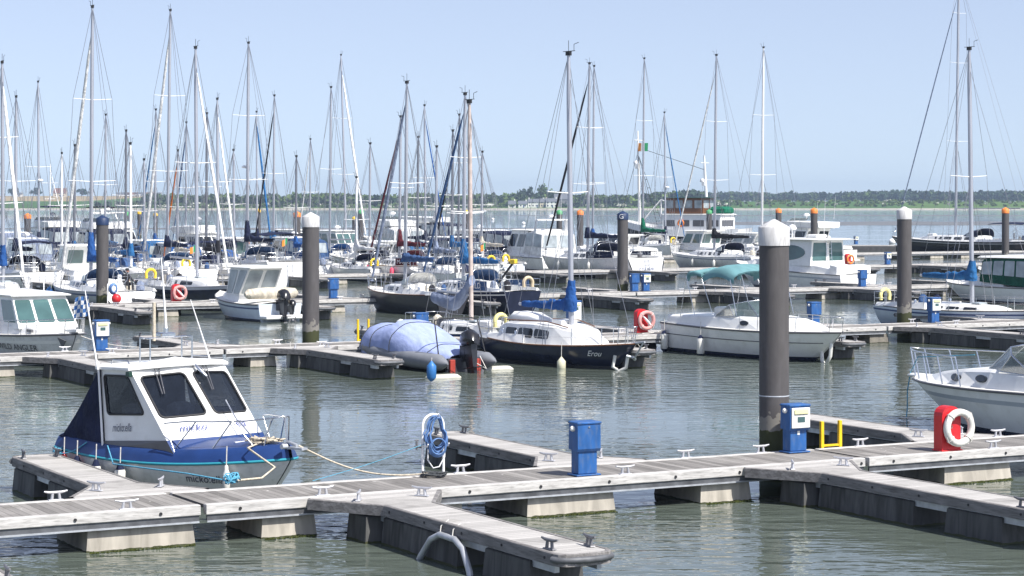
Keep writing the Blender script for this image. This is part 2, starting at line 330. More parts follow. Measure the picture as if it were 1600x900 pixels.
# ------------------------------------------------------------------ hulls
class Hull:
    """lofted hull, +x = bow, z = 0 at the water. levels: list of (fraction of sheer, material index below it)"""
    def __init__(s, L, B, fb, rake=0.6, flare=(0.12, 0.45), wt=0.8, xm=0.45, trake=0.0, tscoop=0.0, draft=0.4, bowp=1.9, chine=0.0, rnd=1.3):
        s.rnd = rnd
        s.L, s.B, s.fb, s.rake, s.flare, s.wt, s.xm, s.trake, s.tscoop, s.draft, s.bowp, s.chine = L, B, fb, rake, flare, wt, xm, trake, tscoop, draft, bowp, chine
    def hb(s, k):
        if k < s.xm: q = k / s.xm; return s.B / 2 * (s.wt + (1 - s.wt) * math.sin(q * math.pi / 2))
        q = (k - s.xm) / (1 - s.xm); return s.B / 2 * max(0.0, 1 - q ** s.bowp) ** 0.75 + 0.015
    def zs(s, k):
        a, m, b = s.fb
        return a * (1 - k) * (1 - 2 * k) + 4 * m * k * (1 - k) + b * k * (2 * k - 1) if True else 0
    def pt(s, k, f, side):
        z = f * s.zs(k) if f >= 0 else f * s.draft
        fl = s.flare[0] + (s.flare[1] - s.flare[0]) * k ** 1.6
        g = max(0.0, 1 - f) if f < 1 else 0.0
        y = s.hb(k) * (1 - fl * g ** (s.rnd if f >= 0 else 1.0))
        if f < 0: y *= (1 + f * 0.55)
        y = max(y, 0.012)
        x = -s.L / 2 + s.L * k - s.rake * g ** 1.1 * k ** 5 + s.trake * g * (1 - k) ** 6 + s.tscoop * max(f, 0) * (1 - k) ** 6
        return Vector((x, y * side, z))
    def build(s, mb, levels, n=20, tm=None):
        ks = [1 - (1 - i / n) ** 1.35 for i in range(n + 1)]
        lv = sorted(levels, key=lambda q: -q[0])      # from sheer downwards
        fs = [q[0] for q in lv]
        for side in (1, -1):
            for i in range(len(lv) - 1):
                ring = []
                steps = 3 if fs[i] - fs[i + 1] > 0.3 else 1
                for k in ks:
                    ring.append([s.pt(k, lerp(fs[i], fs[i + 1], j / steps), side) for j in range(steps + 1)])
                if side == 1: ring = [r[::-1] for r in ring]
                mb.loft(ring, closed=False, mi=lv[i][1], sm=True)
        a = [s.pt(0, f, 1) for f in fs]; b = [s.pt(0, f, -1) for f in fs]
        for i in range(len(fs) - 1):
            mb.add([a[i], b[i], b[i + 1], a[i + 1]], [(0, 3, 2, 1)], lv[i][1] if tm is None else tm)
        return mb
    def deck(s, mb, camber=0.06, n=18, inset=0.0, dz=-0.01, k0=0.0, k1=1.0, mi=0):
        rings = []
        for i in range(n + 1):
            k = lerp(k0, k1, i / n); p = s.pt(k, 1, 1); y = max(0.005, p.y - inset); z = p.z + dz
            rings.append([(p.x, y, z), (p.x, y * .5, z + camber * .75), (p.x, 0, z + camber), (p.x, -y * .5, z + camber * .75), (p.x, -y, z)])
        return mb.loft(rings, closed=False, mi=mi, sm=True)
    def rail(s, mb, r=0.03, dz=0.0, f=1.0, k0=0.0, k1=1.0, n=20, mi=0, out=0.0, sides=(1, -1), sec=5):
        for side in sides:
            pts = []
            for i in range(n + 1):
                k = lerp(k0, k1, i / n); p = s.pt(k, f, side); p.y += out * side; p.z += dz; pts.append(p)
            mb.tube(pts, r, sec, mi)
        return mb
    def xk(s, x): return max(0.0, min(1.0, (x + s.L / 2) / s.L))
    def side_fn(s, side, x_ref=0.0):
        """surface function for lettering: u along the reading direction (metres), v up from the water"""
        sg = 1 if side < 0 else -1
        def fn(u, v):
            k = s.xk(x_ref + u * sg); return s.pt(k, v / max(s.zs(k), .1), side)
        return fn

def posts_and_wires(mb, hull, k0, k1, n, h, wires=(1.0, 0.5), r=0.014, rw=0.006, inset=0.06, sides=(1, -1), mi=0):
    for side in sides:
        tops = []
        for i in range(n):
            k = lerp(k0, k1, i / (n - 1)); p = hull.pt(k, 1, side); p.y -= inset * side
            tops.append(p); mb.tube([p, p + V3(0, 0, h)], r, 5, mi)
        for w in wires: mb.tube([p + V3(0, 0, h * w) for p in tops], rw, 4, mi)
def pulpit(mb, hull, k0, h, r=0.016, inset=0.06, lean=0.12, low=True, mi=0, n=5):
    top = []
    for side, order in ((1, 1), (-1, -1)):
        pts = []
        for i in range(n + 1):
            k = lerp(k0, 0.985, i / n); p = hull.pt(k, 1, side); p.y -= inset * side if abs(p.y) > inset else 0; p.z += h; p.x += lean * i / n; pts.append(p)
        top += pts if side == 1 else pts[::-1]
        for k in (k0, lerp(k0, 1, .5), 0.96):
            p = hull.pt(k, 1, side); p.y -= inset * side if abs(p.y) > inset else 0
            i = (k - k0) / (0.985 - k0); mb.tube([p, p + V3(lean * i, 0, h)], r, 5, mi)
    mb.tube(top, r, 5, mi)
    if low: mb.tube([p - V3(0, 0, h * .5) for p in top], r * .6, 4, mi)

def outboard(parent, x, y, z, s=1.0, col=None, tilt=0.0, name='outboard_motor'):
    """outboard engine on a transom at x; cowl above, leg below"""
    M = Matrix.Translation((x, y, z)) @ Matrix.Rotation(tilt, 4, 'Y')
    def tr(pts): return [M @ (Vector(p) * s) for p in pts]
    mb = MB()
    cowl = [(-.62, .10, .30, .18), (-.56, .17, .22, .46), (-.38, .19, .16, .62), (-.14, .18, .17, .60), (0.0, .14, .24, .46)]
    rings = []
    for cx, hw, z0, z1 in cowl:
        rings.append(tr([(cx, hw * .7, z0), (cx, hw, lerp(z0, z1, .35)), (cx, hw * .8, lerp(z0, z1, .85)), (cx, 0, z1), (cx, -hw * .8, lerp(z0, z1, .85)), (cx, -hw, lerp(z0, z1, .35)), (cx, -hw * .7, z0)]))
    mb.loft(rings, caps=True, sm=True)
    ob = mb.build(name, col or BLACKH, parent)
    mb = MB()
    leg = [(.22, -.48, -.06, .10), (-.05, -.46, -.08, .09), (-.45, -.42, -.12, .06), (-.62, -.44, -.12, .045)]
    mb.loft([tr([(x0, hw, zz), (x1, hw, zz), (x1, -hw, zz), (x0, -hw, zz)]) for zz, x0, x1, hw in leg], caps=True)
    mb.loft([tr([(-.62, .16, -.44), (-.05, .14, -.44), (-.05, -.14, -.44), (-.62, -.16, -.44)]), tr([(-.62, .16, -.42), (-.05, .14, -.42), (-.05, -.14, -.42), (-.62, -.16, -.42)])], caps=True)
    mb.loft([tr([(cx, r * math.cos(a), -.68 + r * math.sin(a)) for a in [i * math.pi / 4 for i in range(8)]]) for cx, r in ((-.62, .03), (-.5, .07), (-.2, .07), (-.02, .02))], caps=True, sm=True)
    mb.box(*[q for q in (x - .12 * s, x + .10 * s, y - .10 * s, y + .10 * s, z - .22 * s, z + .2 * s)])
    mb.build('drive_leg', col if col is BLACKH else DARKCL, ob)
    mb = MB()
    for a in range(3):
        q = a * 2.1; e = V3(0, math.cos(q), math.sin(q)); f = V3(.35, -math.sin(q), math.cos(q))
        c0 = V3(-.66, 0, -.68)
        mb.add(tr([c0 + e * .03 - f * .03, c0 + e * .17 - f * .07, c0 + e * .19 + f * .05, c0 + e * .04 + f * .05]), [(0, 1, 2, 3)])
        mb.add(tr([c0 + V3(.012, 0, 0) + e * .03 - f * .03, c0 + V3(.012, 0, 0) + e * .17 - f * .07, c0 + V3(.012, 0, 0) + e * .19 + f * .05, c0 + V3(.012, 0, 0) + e * .04 + f * .05]), [(3, 2, 1, 0)])
    mb.build('propeller', DARKCL, ob)
    return ob

def fender(label, top, h=0.55, r=0.12, col=None, tip=None, group=None, line=0.4, cat='fender'):
    """hanging fender: body, end caps, line; top = world point of the eye"""
    o = thing('fender', label, cat, top, 0, group)
    MB().lathe([(.02, 0), (.04, -.03), (r * .55, -.08), (r, -.16), (r, -h + .1), (r * .6, -h + .02), (.03, -h - .03)], 12).build('fender_body', col or WHITEF, o)
    if tip:
        MB().lathe([(.025, .004), (.05, -.03), (r * .62, -.085), (r * .85, -.12)], 12).lathe([(r * .9, -h + .08), (r * .66, -h + .02), (.035, -h - .04)], 12).build('fender_end', tip, o)
    MB().tube([(0, 0, -.02), (0.01, 0, line)], .012, 5).build('fender_line', ROPEW, o)
    return o

# ------------------------------------------------------------------ water, far shore
def water_material():
    m = bpy.data.materials.new('estuary_water'); m.use_nodes = True
    n, l = m.node_tree.nodes, m.node_tree.links; b = n['Principled BSDF']
    b.inputs['Base Color'].default_value = (0.092, 0.112, 0.094, 1); b.inputs['Roughness'].default_value = 0.025
    b.inputs['IOR'].default_value = 1.33
    tc = n.new('ShaderNodeTexCoord')
    def noise(scale, detail, rough, sc_):
        mp = n.new('ShaderNodeMapping'); mp.inputs['Scale'].default_value = sc_; l.new(tc.outputs['Object'], mp.inputs[0])
        z = n.new('ShaderNodeTexNoise'); z.inputs['Scale'].default_value = scale; z.inputs['Detail'].default_value = detail; z.inputs['Roughness'].default_value = rough
        l.new(mp.outputs[0], z.inputs['Vector']); return z.outputs['Fac']
    a = noise(1.0, 2, 0.5, (0.8, 1.6, 1)); c = noise(2.7, 2, 0.5, (0.8, 1.5, 1)); g = noise(0.045, 3, 0.5, (1, 2.2, 1))
    gr = n.new('ShaderNodeMapRange'); gr.inputs['From Min'].default_value = 0.40; gr.inputs['From Max'].default_value = 0.62
    gr.inputs['To Min'].default_value = 0.22; gr.inputs['To Max'].default_value = 1.5; l.new(g, gr.inputs['Value'])
    b1 = n.new('ShaderNodeBump'); b1.inputs['Distance'].default_value = 0.16; l.new(a, b1.inputs['Height'])
    s1 = n.new('ShaderNodeMath'); s1.operation = 'MULTIPLY'; s1.inputs[1].default_value = 0.36; l.new(gr.outputs[0], s1.inputs[0]); l.new(s1.outputs[0], b1.inputs['Strength'])
    b2 = n.new('ShaderNodeBump'); b2.inputs['Distance'].default_value = 0.045; l.new(c, b2.inputs['Height'])
    s2 = n.new('ShaderNodeMath'); s2.operation = 'MULTIPLY'; s2.inputs[1].default_value = 0.55; l.new(gr.outputs[0], s2.inputs[0]); l.new(s2.outputs[0], b2.inputs['Strength'])
    l.new(b1.outputs[0], b2.inputs['Normal']); l.new(b2.outputs[0], b.inputs['Normal'])
    return m
wm = water_material()
mb = MB(); mb.add([(-9000, -300, 0), (9000, -300, 0), (9000, 1720, 0), (-9000, 1720, 0)], [(0, 1, 2, 3)])
tag(mb.build('water', wm), 'grey green rippled estuary water filling the marina basin', 'water', kind='structure')

MUD = mat('wet_mud', (0.13, 0.12, 0.10), 0.35, var=0.25, scale=0.05)
SHOREM = mat('shore_shingle', (0.40, 0.37, 0.31), 0.9, var=0.35, scale=0.25, dirt=(0.12, 0.11, 0.08), dirt_amt=0.8)
def flat_bank(name, pts, z, label, m):
    mb = MB(); n = len(pts); mb.add([(x, y, z) for x, y in pts] + [(x, y, -.3) for x, y in pts], [tuple(range(n))] + [(i, i + n, (i + 1) % n + n, (i + 1) % n) for i in range(n)])
    return tag(mb.build(name, m), label, 'mudbank', kind='structure')
def bank_outline(x0, x1, d0, d1, seed):
    rr = random.Random(seed); N = 26; near = []; far = []
    for i in range(N + 1):
        x = lerp(x0, x1, i / N); e = math.sin(math.pi * min(1, max(0, i / N))) ** .4
        mid = (d0 + d1) / 2; near.append(atd(x, 1).xy * lerp(mid, d0 + rr.uniform(-6, 6), e)); far.append(atd(x, 1).xy * lerp(mid, d1 + rr.uniform(-10, 10), e))
    return [(p.x, p.y) for p in near + far[::-1]]
flat_bank('mudbank', bank_outline(-250, 900, 455, 485, 1), 0.03, 'thin dark mudbank line across the estuary left of centre', MUD)
flat_bank('mudbank', bank_outline(960, 1900, 540, 640, 2), 0.03, 'broad wet mudbank across the estuary on the right', MUD)
flat_bank('mudbank', bank_outline(700, 1900, 900, 960, 3), 0.03, 'far mudbank strip below the green embankment', MUD)

def land_material():
    m = bpy.data.materials.new('far_fields'); m.use_nodes = True
    n, l = m.node_tree.nodes, m.node_tree.links; b = n['Principled BSDF']; b.inputs['Roughness'].default_value = 1.0; b.inputs['Specular IOR Level'].default_value = 0.05
    tc = n.new('ShaderNodeTexCoord')
    mp = n.new('ShaderNodeMapping'); mp.inputs['Scale'].default_value = (0.006, 0.003, 0); mp.inputs['Rotation'].default_value = (0, 0, 0.3); l.new(tc.outputs['Object'], mp.inputs[0])
    vo = n.new('ShaderNodeTexVoronoi'); vo.inputs['Scale'].default_value = 1.0; l.new(mp.outputs[0], vo.inputs['Vector'])
    cr = n.new('ShaderNodeValToRGB'); cr.color_ramp.interpolation = 'CONSTANT'; e = cr.color_ramp.elements
    e[0].position = 0; e[0].color = (0.11, 0.20, 0.045, 1); e[1].position = 0.35; e[1].color = (0.085, 0.17, 0.05, 1)
    for p, c in ((0.6, (0.11, 0.19, 0.05, 1)), (0.85, (0.09, 0.16, 0.05, 1))):
        q = e.new(p); q.color = c
    l.new(vo.outputs['Color'], cr.inputs[0])
    nz = n.new('ShaderNodeTexNoise'); nz.inputs['Scale'].default_value = 0.03; nz.inputs['Detail'].default_value = 8; l.new(tc.outputs['Object'], nz.inputs['Vector'])
    mx = n.new('ShaderNodeMixRGB'); mx.blend_type = 'MULTIPLY'; mx.inputs[0].default_value = 0.5; l.new(cr.outputs[0], mx.inputs[1]); l.new(nz.outputs['Fac'], mx.inputs[2])
    # stubble field: far-left, set by position on the ground
    sp = n.new('ShaderNodeSeparateXYZ'); l.new(tc.outputs['Object'], sp.inputs[0])
    ya = n.new('ShaderNodeMath'); ya.operation = 'GREATER_THAN'; ya.inputs[1].default_value = 2150; l.new(sp.outputs['Y'], ya.inputs[0])
    xa = n.new('ShaderNodeMath'); xa.operation = 'LESS_THAN'; xa.inputs[1].default_value = -425; l.new(sp.outputs['X'], xa.inputs[0])
    mu = n.new('ShaderNodeMath'); mu.operation = 'MULTIPLY'; l.new(ya.outputs[0], mu.inputs[0]); l.new(xa.outputs[0], mu.inputs[1])
    m2 = n.new('ShaderNodeMixRGB'); m2.inputs[2].default_value = (0.33, 0.26, 0.15, 1); l.new(mu.outputs[0], m2.inputs[0]); l.new(mx.outputs[0], m2.inputs[1])
    l.new(m2.outputs[0], b.inputs['Base Color'])
    return m
def land_z(x, y):
    """height of the far land"""
    if y < 1690: return lerp(-0.6, 1.0, (y - 1660) / 30)
    t = y - 1690
    left = 1.0 + min(t, 1000) * 0.0125
    bankh = 1.0 + min(t, 70) / 70 * 5.2
    w = min(1, max(0, (x - 90) / 60)); flat = 1.0 + min(t, 60) / 60 * 1.0 + t * 0.002
    lw = min(1, max(0, (-270 - x) / 60))
    return flat * (1 - w) * (1 - lw) + bankh * w + left * lw * (1 - w)
ys = [1660, 1675, 1690, 1700, 1715, 1735, 1760, 1800, 1900, 2050, 2200, 2400, 2700, 3200, 4200]
xs = list(range(-1600, 1601, 40))
mb = MB(); N = len(xs)
mb.add([(x, y, land_z(x, y) + (0.25 * math.sin(x * .07 + y * .05) if y > 1690 else 0)) for y in ys for x in xs],
       [(j * N + i, j * N + i + 1, (j + 1) * N + i + 1, (j + 1) * N + i) for j in range(len(ys) - 1) for i in range(N - 1)], 0, True)
for k in range(len(mb.m)):
    if mb.f[k][0] // N < 2: mb.m[k] = 1
tag(mb.build('far_shore_land', [land_material(), SHOREM]), 'low green farmland along the far shore of the estuary', 'land', kind='structure')

def leaf_mat(n_, c): return mat('leaves_' + n_, c, 0.9, var=0.55, scale=0.16, spec=0.1)
LEAF = leaf_mat('wood', (0.075, 0.115, 0.040)); LEAFD = leaf_mat('dark', (0.036, 0.062, 0.034)); LEAFL = leaf_mat('bright', (0.11, 0.16, 0.045)); LEAFW = leaf_mat('blossom', (0.42, 0.43, 0.36))
BARK = mat('bark', (0.09, 0.075, 0.06), 0.9)
def crown(mb, x, y, z0, w, h, n, size, rr, mi=0):
    lob = [(rr.uniform(-.3, .3) * w, rr.uniform(-.3, .3) * w, z0 + h * rr.uniform(.3, .78), rr.uniform(.28, .42)) for _ in range(5)]
    for _ in range(n):
        lx, ly, lz, lr = rr.choice(lob)
        d = Vector((rr.gauss(0, 1), rr.gauss(0, 1), rr.gauss(0, 1))).normalized() * rr.random() ** .4
        p = Vector((x + lx + d.x * lr * w, y + ly + d.y * lr * w, lz + d.z * lr * h * .72))
        a = Vector((rr.gauss(0, 1), rr.gauss(0, 1), rr.gauss(0, .6))).normalized(); b = a.cross(Vector((rr.gauss(0, 1), rr.gauss(0, 1), rr.gauss(0, 1)))).normalized()
        s = size * rr.uniform(.5, 1.2)
        mb.add([p + a * s, p + b * s * .8, p - a * s * .9, p - b * s], [(0, 1, 2, 3)], mi)
def wood(name, label, x0, x1, d0, d1, count, hmin, hmax, mats, seed, trunk=True, n=70, size=1.5, wk=0.9, mix=(0,), gaps=None):
    rr = random.Random(seed); mb = MB()
    for _ in range(count):
        d = rr.uniform(d0, d1); px = rr.uniform(x0, x1); p = atd(px, d); h = rr.uniform(hmin, hmax)
        h *= 0.82 + 0.05 * math.sin(px * .043 + seed) + 0.03 * math.sin(px * .13 + seed * 2)
        z = land_z(p.x, p.y); mi = rr.choice(mix)
        crown(mb, p.x, p.y, z, h * wk, h, n, size, rr, mi)
        if trunk: mb.tube([(p.x, p.y, z - .3), (p.x, p.y, z + h * .5)], [.3, .15], 5, len(mats) - 1)
    return tag(mb.build(name, mats), label, 'wood', kind='stuff')
wood('far_wood', 'dense mixed green wood along the far shore left of the white cottages', 228, 900, 1730, 1850, 400, 10.5, 13.2, [LEAF, LEAFD, LEAFL, BARK], 11, mix=(0, 0, 0, 1, 2, 0, 2), n=90, size=1.8, wk=1.05)
wood('shore_scrub', 'low scrub along the far shore in front of the wood', 200, 800, 1700, 1728, 190, 2.2, 5.5, [LEAF, LEAFL, LEAFW, BARK], 12, trunk=False, n=34, size=1.0, wk=1.6, mix=(0, 0, 1, 1, 2))
wood('far_wood', 'darker wood behind the moored yachts right of the white cottages', 890, 1100, 1735, 1840, 140, 9.5, 12.2, [LEAF, LEAFD, LEAFL, BARK], 13, mix=(0, 1, 1, 0, 2), n=90, size=1.8, wk=1.05)
wood('shore_scrub', 'pale flowering scrub on the far shore behind the yachts right of centre', 880, 1150, 1700, 1730, 75, 2.5, 5.0, [LEAF, LEAFD, LEAFW, BARK], 14, trunk=False, n=34, size=1.0, wk=1.5, mix=(0, 1, 2, 0))
wood('far_wood', 'distant bluish conifer wood on the skyline right of centre', 1060, 1330, 2500, 2700, 240, 11.5, 14.5, [LEAFD, LEAF, BARK], 15, mix=(0, 0, 1), n=60, size=2.2, wk=0.8)
wood('far_wood', 'distant rounded trees on the skyline at the right', 1320, 1640, 2250, 2450, 250, 11, 15, [LEAFD, LEAF, BARK], 16, mix=(0, 1, 0), n=65, size=2.1, wk=1.05)
wood('embankment_bushes', 'bright green bushes covering the embankment on the right', 1090, 1640, 1705, 1775, 300, 0.9, 2.1, [LEAFL, LEAF, LEAFW, BARK], 17, trunk=False, n=30, size=1.0, wk=2.0, mix=(0, 0, 0, 0, 0, 1, 1, 0, 0, 0, 0, 0, 0, 0, 2))
wood('far_hedge', 'dark hedge at the foot of the green field on the left', 150, 235, 1700, 1780, 40, 3.0, 6.5, [LEAFD, LEAF, BARK], 18, trunk=False, n=45, size=1.2, wk=1.3, mix=(0, 1))
def tree(label, px, d, h, w, m, seed, conifer=False):
    rr = random.Random(seed); p = atd(px, d); z = land_z(p.x, p.y); o = thing('tree', label, 'tree', (p.x, p.y, z))
    mb = MB(); mb.tube([(0, 0, -.4), (.1, 0, h * .35), (0, .1, h * .75)], [.35, .26, .1], 7)
    for i in range(5):
        a = rr.uniform(0, 6.28); q = h * rr.uniform(.35, .6); mb.tube([(0, 0, q), (math.cos(a) * w * .3, math.sin(a) * w * .3, q + h * .2)], [.12, .05], 5)
    mb.build('trunk', BARK, o)
    mb = MB()
    if conifer:
        for i in range(7): crown(mb, 0, 0, h * (.12 + i * .115), w * (1.1 - i * .13), h * .25, 60, 1.0, rr)
    else: crown(mb, 0, 0, h * .08, w, h * .95, 420, 1.1, rr)
    mb.build('crown', m, o)
tree('tall dark evergreen rising above the white cottages', 829, 1745, 15.5, 11, LEAFD, 21, True)
tree('broad dark tree just right of the tall evergreen', 812, 1750, 14, 14, LEAFD, 22)
tree('tall thin crowned tree standing out against the sky right of the evergreen', 847, 1800, 18.5, 9, LEAF, 23)
tree('rounded tree behind the right end of the white cottages', 868, 1760, 15, 14, LEAF, 24)
tree('small round tree on the left skyline beside the red roofed farmhouse', 20, 2640, 11, 15, LEAFD, 25)
tree('small dark tree on the left skyline between two masts', 55, 2640, 10, 13, LEAFD, 26)
tree('low round tree on the skyline left of the long white farm row', 127, 2650, 9, 14, LEAFD, 27)

SLATE = mat('slate_roof', (0.12, 0.13, 0.15), 0.7); RTILE = mat('red_roof', (0.17, 0.085, 0.06), 0.8); WWALL = mat('white_render', (0.74, 0.73, 0.69), 0.8); TWALL = mat('cream_render', (0.60, 0.52, 0.40), 0.8)
def house(label, px, d, w, dep, hw, hr, wall, roof, nwin=3, chim=1, name='house', rz=0.0, dz=0.0):
    p = atd(px, d); z = land_z(p.x, p.y) + dz; o = thing(name, label, 'house', (p.x, p.y, z), rz)
    MB().box(-w / 2, w / 2, 0, dep, -.8, hw).add([(-w / 2, 0, hw), (-w / 2, dep, hw), (-w / 2, dep / 2, hw + hr), (w / 2, 0, hw), (w / 2, dep, hw), (w / 2, dep / 2, hw + hr)], [(0, 2, 1), (3, 4, 5)]).build('wall', wall, o)
    mb = MB(); e = .35
    for y0, y1, s in ((-e, dep / 2, 1), (dep + e, dep / 2, -1)):
        za = hw - e * hr / (dep / 2); a = [(-w / 2 - .2, y0, za), (w / 2 + .2, y0, za), (w / 2 + .2, y1, hw + hr), (-w / 2 - .2, y1, hw + hr)]
        b = [(x, y, q + .22) for x, y, q in a]; mb.add(a + b, [(0, 1, 2, 3), (7, 6, 5, 4), (0, 4, 5, 1), (1, 5, 6, 2), (2, 6, 7, 3), (3, 7, 4, 0)])
    ro = mb.build('roof', roof, o)
    for i in range(chim):
        x = lerp(-w / 2 + .8, w / 2 - .8, i / max(1, chim - 1)) if chim > 1 else w / 2 - .9
        MB().box(x - .45, x + .45, dep / 2 - .4, dep / 2 + .4, hw + hr - .7, hw + hr + 1.2).build('chimney', wall, ro)
    for i in range(nwin):
        x = lerp(-w / 2, w / 2, (i + .5) / nwin)
        for zz in ([1.0, 3.4] if hw > 4.2 else [1.0]):
            MB().box(x - .5, x + .5, -.06, .05, zz, zz + 1.2).build('window', GLASS, o)
    MB().box(-w / 2 + w * .52, -w / 2 + w * .52 + .95, -.05, .04, 0, 2.1).build('door', MIDNAVY, o)
house('small white cottage with a gable at the left end of the shore row', 800, 1712, 6, 6, 2.8, 2.6, WWALL, SLATE, 2, 1)
house('short white cottage with slate roof second in the shore row', 817, 1714, 7, 6, 3.0, 2.2, WWALL, SLATE, 2, 1)
house('long white terrace with slate roof in the middle of the shore row', 838, 1716, 13, 6, 4.3, 2.4, WWALL, SLATE, 5, 2)
house('cream walled house next to the long terrace in the shore row', 849.5, 1715, 6, 6.5, 4.4, 2.6, TWALL, SLATE, 2, 1)
house('white house with bright gable at the right end of the shore row', 862, 1713, 9, 6, 4.8, 2.4, WWALL, SLATE, 3, 1)
house('dark slate roofed barn among the trees right of the cottages', 877, 1728, 11, 8, 6.5, 4.0, mat('stone_grey', (.2, .2, .21), .9), SLATE, 3, 0, 'barn')
house('red roofed farmhouse on the left skyline', 93, 2600, 15, 9, 4.5, 5.5, TWALL, RTILE, 3, 2)
house('pale bungalow on the far left skyline', 28, 2600, 9, 8, 2.8, 2.0, WWALL, SLATE, 2, 1, 'bungalow')
for i, (px, w) in enumerate(((192, 17), (206, 14), (219, 13), (233, 12), (244, 12))):
    house(['long white farm building at the left end of the skyline row', 'second white house in the skyline farm row', 'white house in the middle of the skyline farm row', 'fourth white house in the skyline farm row', 'white house at the right end of the skyline farm row by the wood'][i], px, 2640, w, 8, 3.2, 2.4, WWALL, RTILE if i % 2 else SLATE, 4, 1, dz=-1.0)

# ------------------------------------------------------------------ floating walkways and fingers
DZ = 0.65
ROWS = {1: (34.25, 36.05), 2: (70.1, 71.9), 3: (103.2, 105.0), 4: (138.6, 140.4), 5: (172.6, 174.4), 6: (206.8, 208.6)}
def cleat(parent, x, y, z, ang=0.0, m=None, s=1.0):
    mb = MB(); ca, sa = math.cos(ang), math.sin(ang)
    def T(p): return (x + (p[0] * ca - p[1] * sa) * s, y + (p[0] * sa + p[1] * ca) * s, z + p[2] * s)
    mb.tube([T(p) for p in ((-.2, 0, .155), (-.1, 0, .135), (.1, 0, .135), (.2, 0, .155))], [.016, .026, .026, .016], 6)
    for q in (-.07, .07): mb.tube([T((q, 0, 0)), T((q * .75, 0, .13))], [.03, .022], 6)
    mb.loft([[T(p) for p in ((-.13, -.04, 0.002), (.13, -.04, 0.002), (.13, .04, 0.002), (-.13, .04, 0.002))], [T(p) for p in ((-.12, -.035, .018), (.12, -.035, .018), (.12, .035, .018), (-.12, .035, .018))]], caps=True)
    return mb.build('cleat', m or CLEATM, parent)
def concrete_float(mb, x0, x1, y0, y1, top=0.40, bot=-0.45, sl=0.10):
    """concrete pontoon float, slightly wider at the foot"""
    def rg(e, z): return [(x0 - e, y0 - e, z), (x1 + e, y0 - e, z), (x1 + e, y1 + e, z), (x0 - e, y1 + e, z)]
    return mb.loft([rg(sl, bot), rg(sl * .3, 0.05), rg(0, top - .02), rg(-.02, top)], caps=True)
def walkway(row, s0, s1, floats, label, cleats_f=(), cleats_b=(), detail=True):
    t0, t1 = ROWS[row]; w = t1 - t0; L = s1 - s0 - 0.05
    o = thing('floating_walkway', label, 'walkway', W(s0 + .025, t0, 0), ANG, 'floating walkway sections')
    MB().box(0, L, .15, w - .15, DZ - .05, DZ).build('deck', PLK, o)
    for y0, y1 in ((0, .15), (w - .15, w)):
        mb = MB(); mb.box(0, L, y0, y1, DZ - .165, DZ + .012, .012)
        if detail:
            ys_ = y0 - .004 if y0 == 0 else y1 + .004; k = 0.6
            while k < L:
                mb.lathe([(.028, -.012), (.028, .008)], 8, (k, ys_, DZ - .09), 1, False, 'y'); k += 1.45
        mb.build('edge_board', [EDGE, RUBBER], o)
    for y0, y1 in ((.03, .07), (w - .07, w - .03)):
        mb = MB(); mb.box(.02, L - .02, y0, y1, DZ - .262, DZ - .167, mi=1)
        ys_ = y0 - .02 if y0 < 1 else y1
        mb.box(.02, L - .02, ys_, ys_ + .02, DZ - .290, DZ - .262)
        mb.build('steel_channel', [GALV, CHANW], o)
    k = 1.0
    mb = MB()
    while k < L: mb.box(k - .05, k + .05, .08, w - .08, DZ - .16, DZ - .055); k += 1.6
    mb.build('cross_beam', EDGED, o)
    for a, b in floats:
        concrete_float(MB(), a - s0, b - s0, .12, w - .12, top=DZ - .29).build('float', CONC, o)
    for c in cleats_f: cleat(o, c - s0, .09, DZ + .012, 0)
    for c in cleats_b: cleat(o, c - s0, w - .09, DZ + .012, 0)
    return o
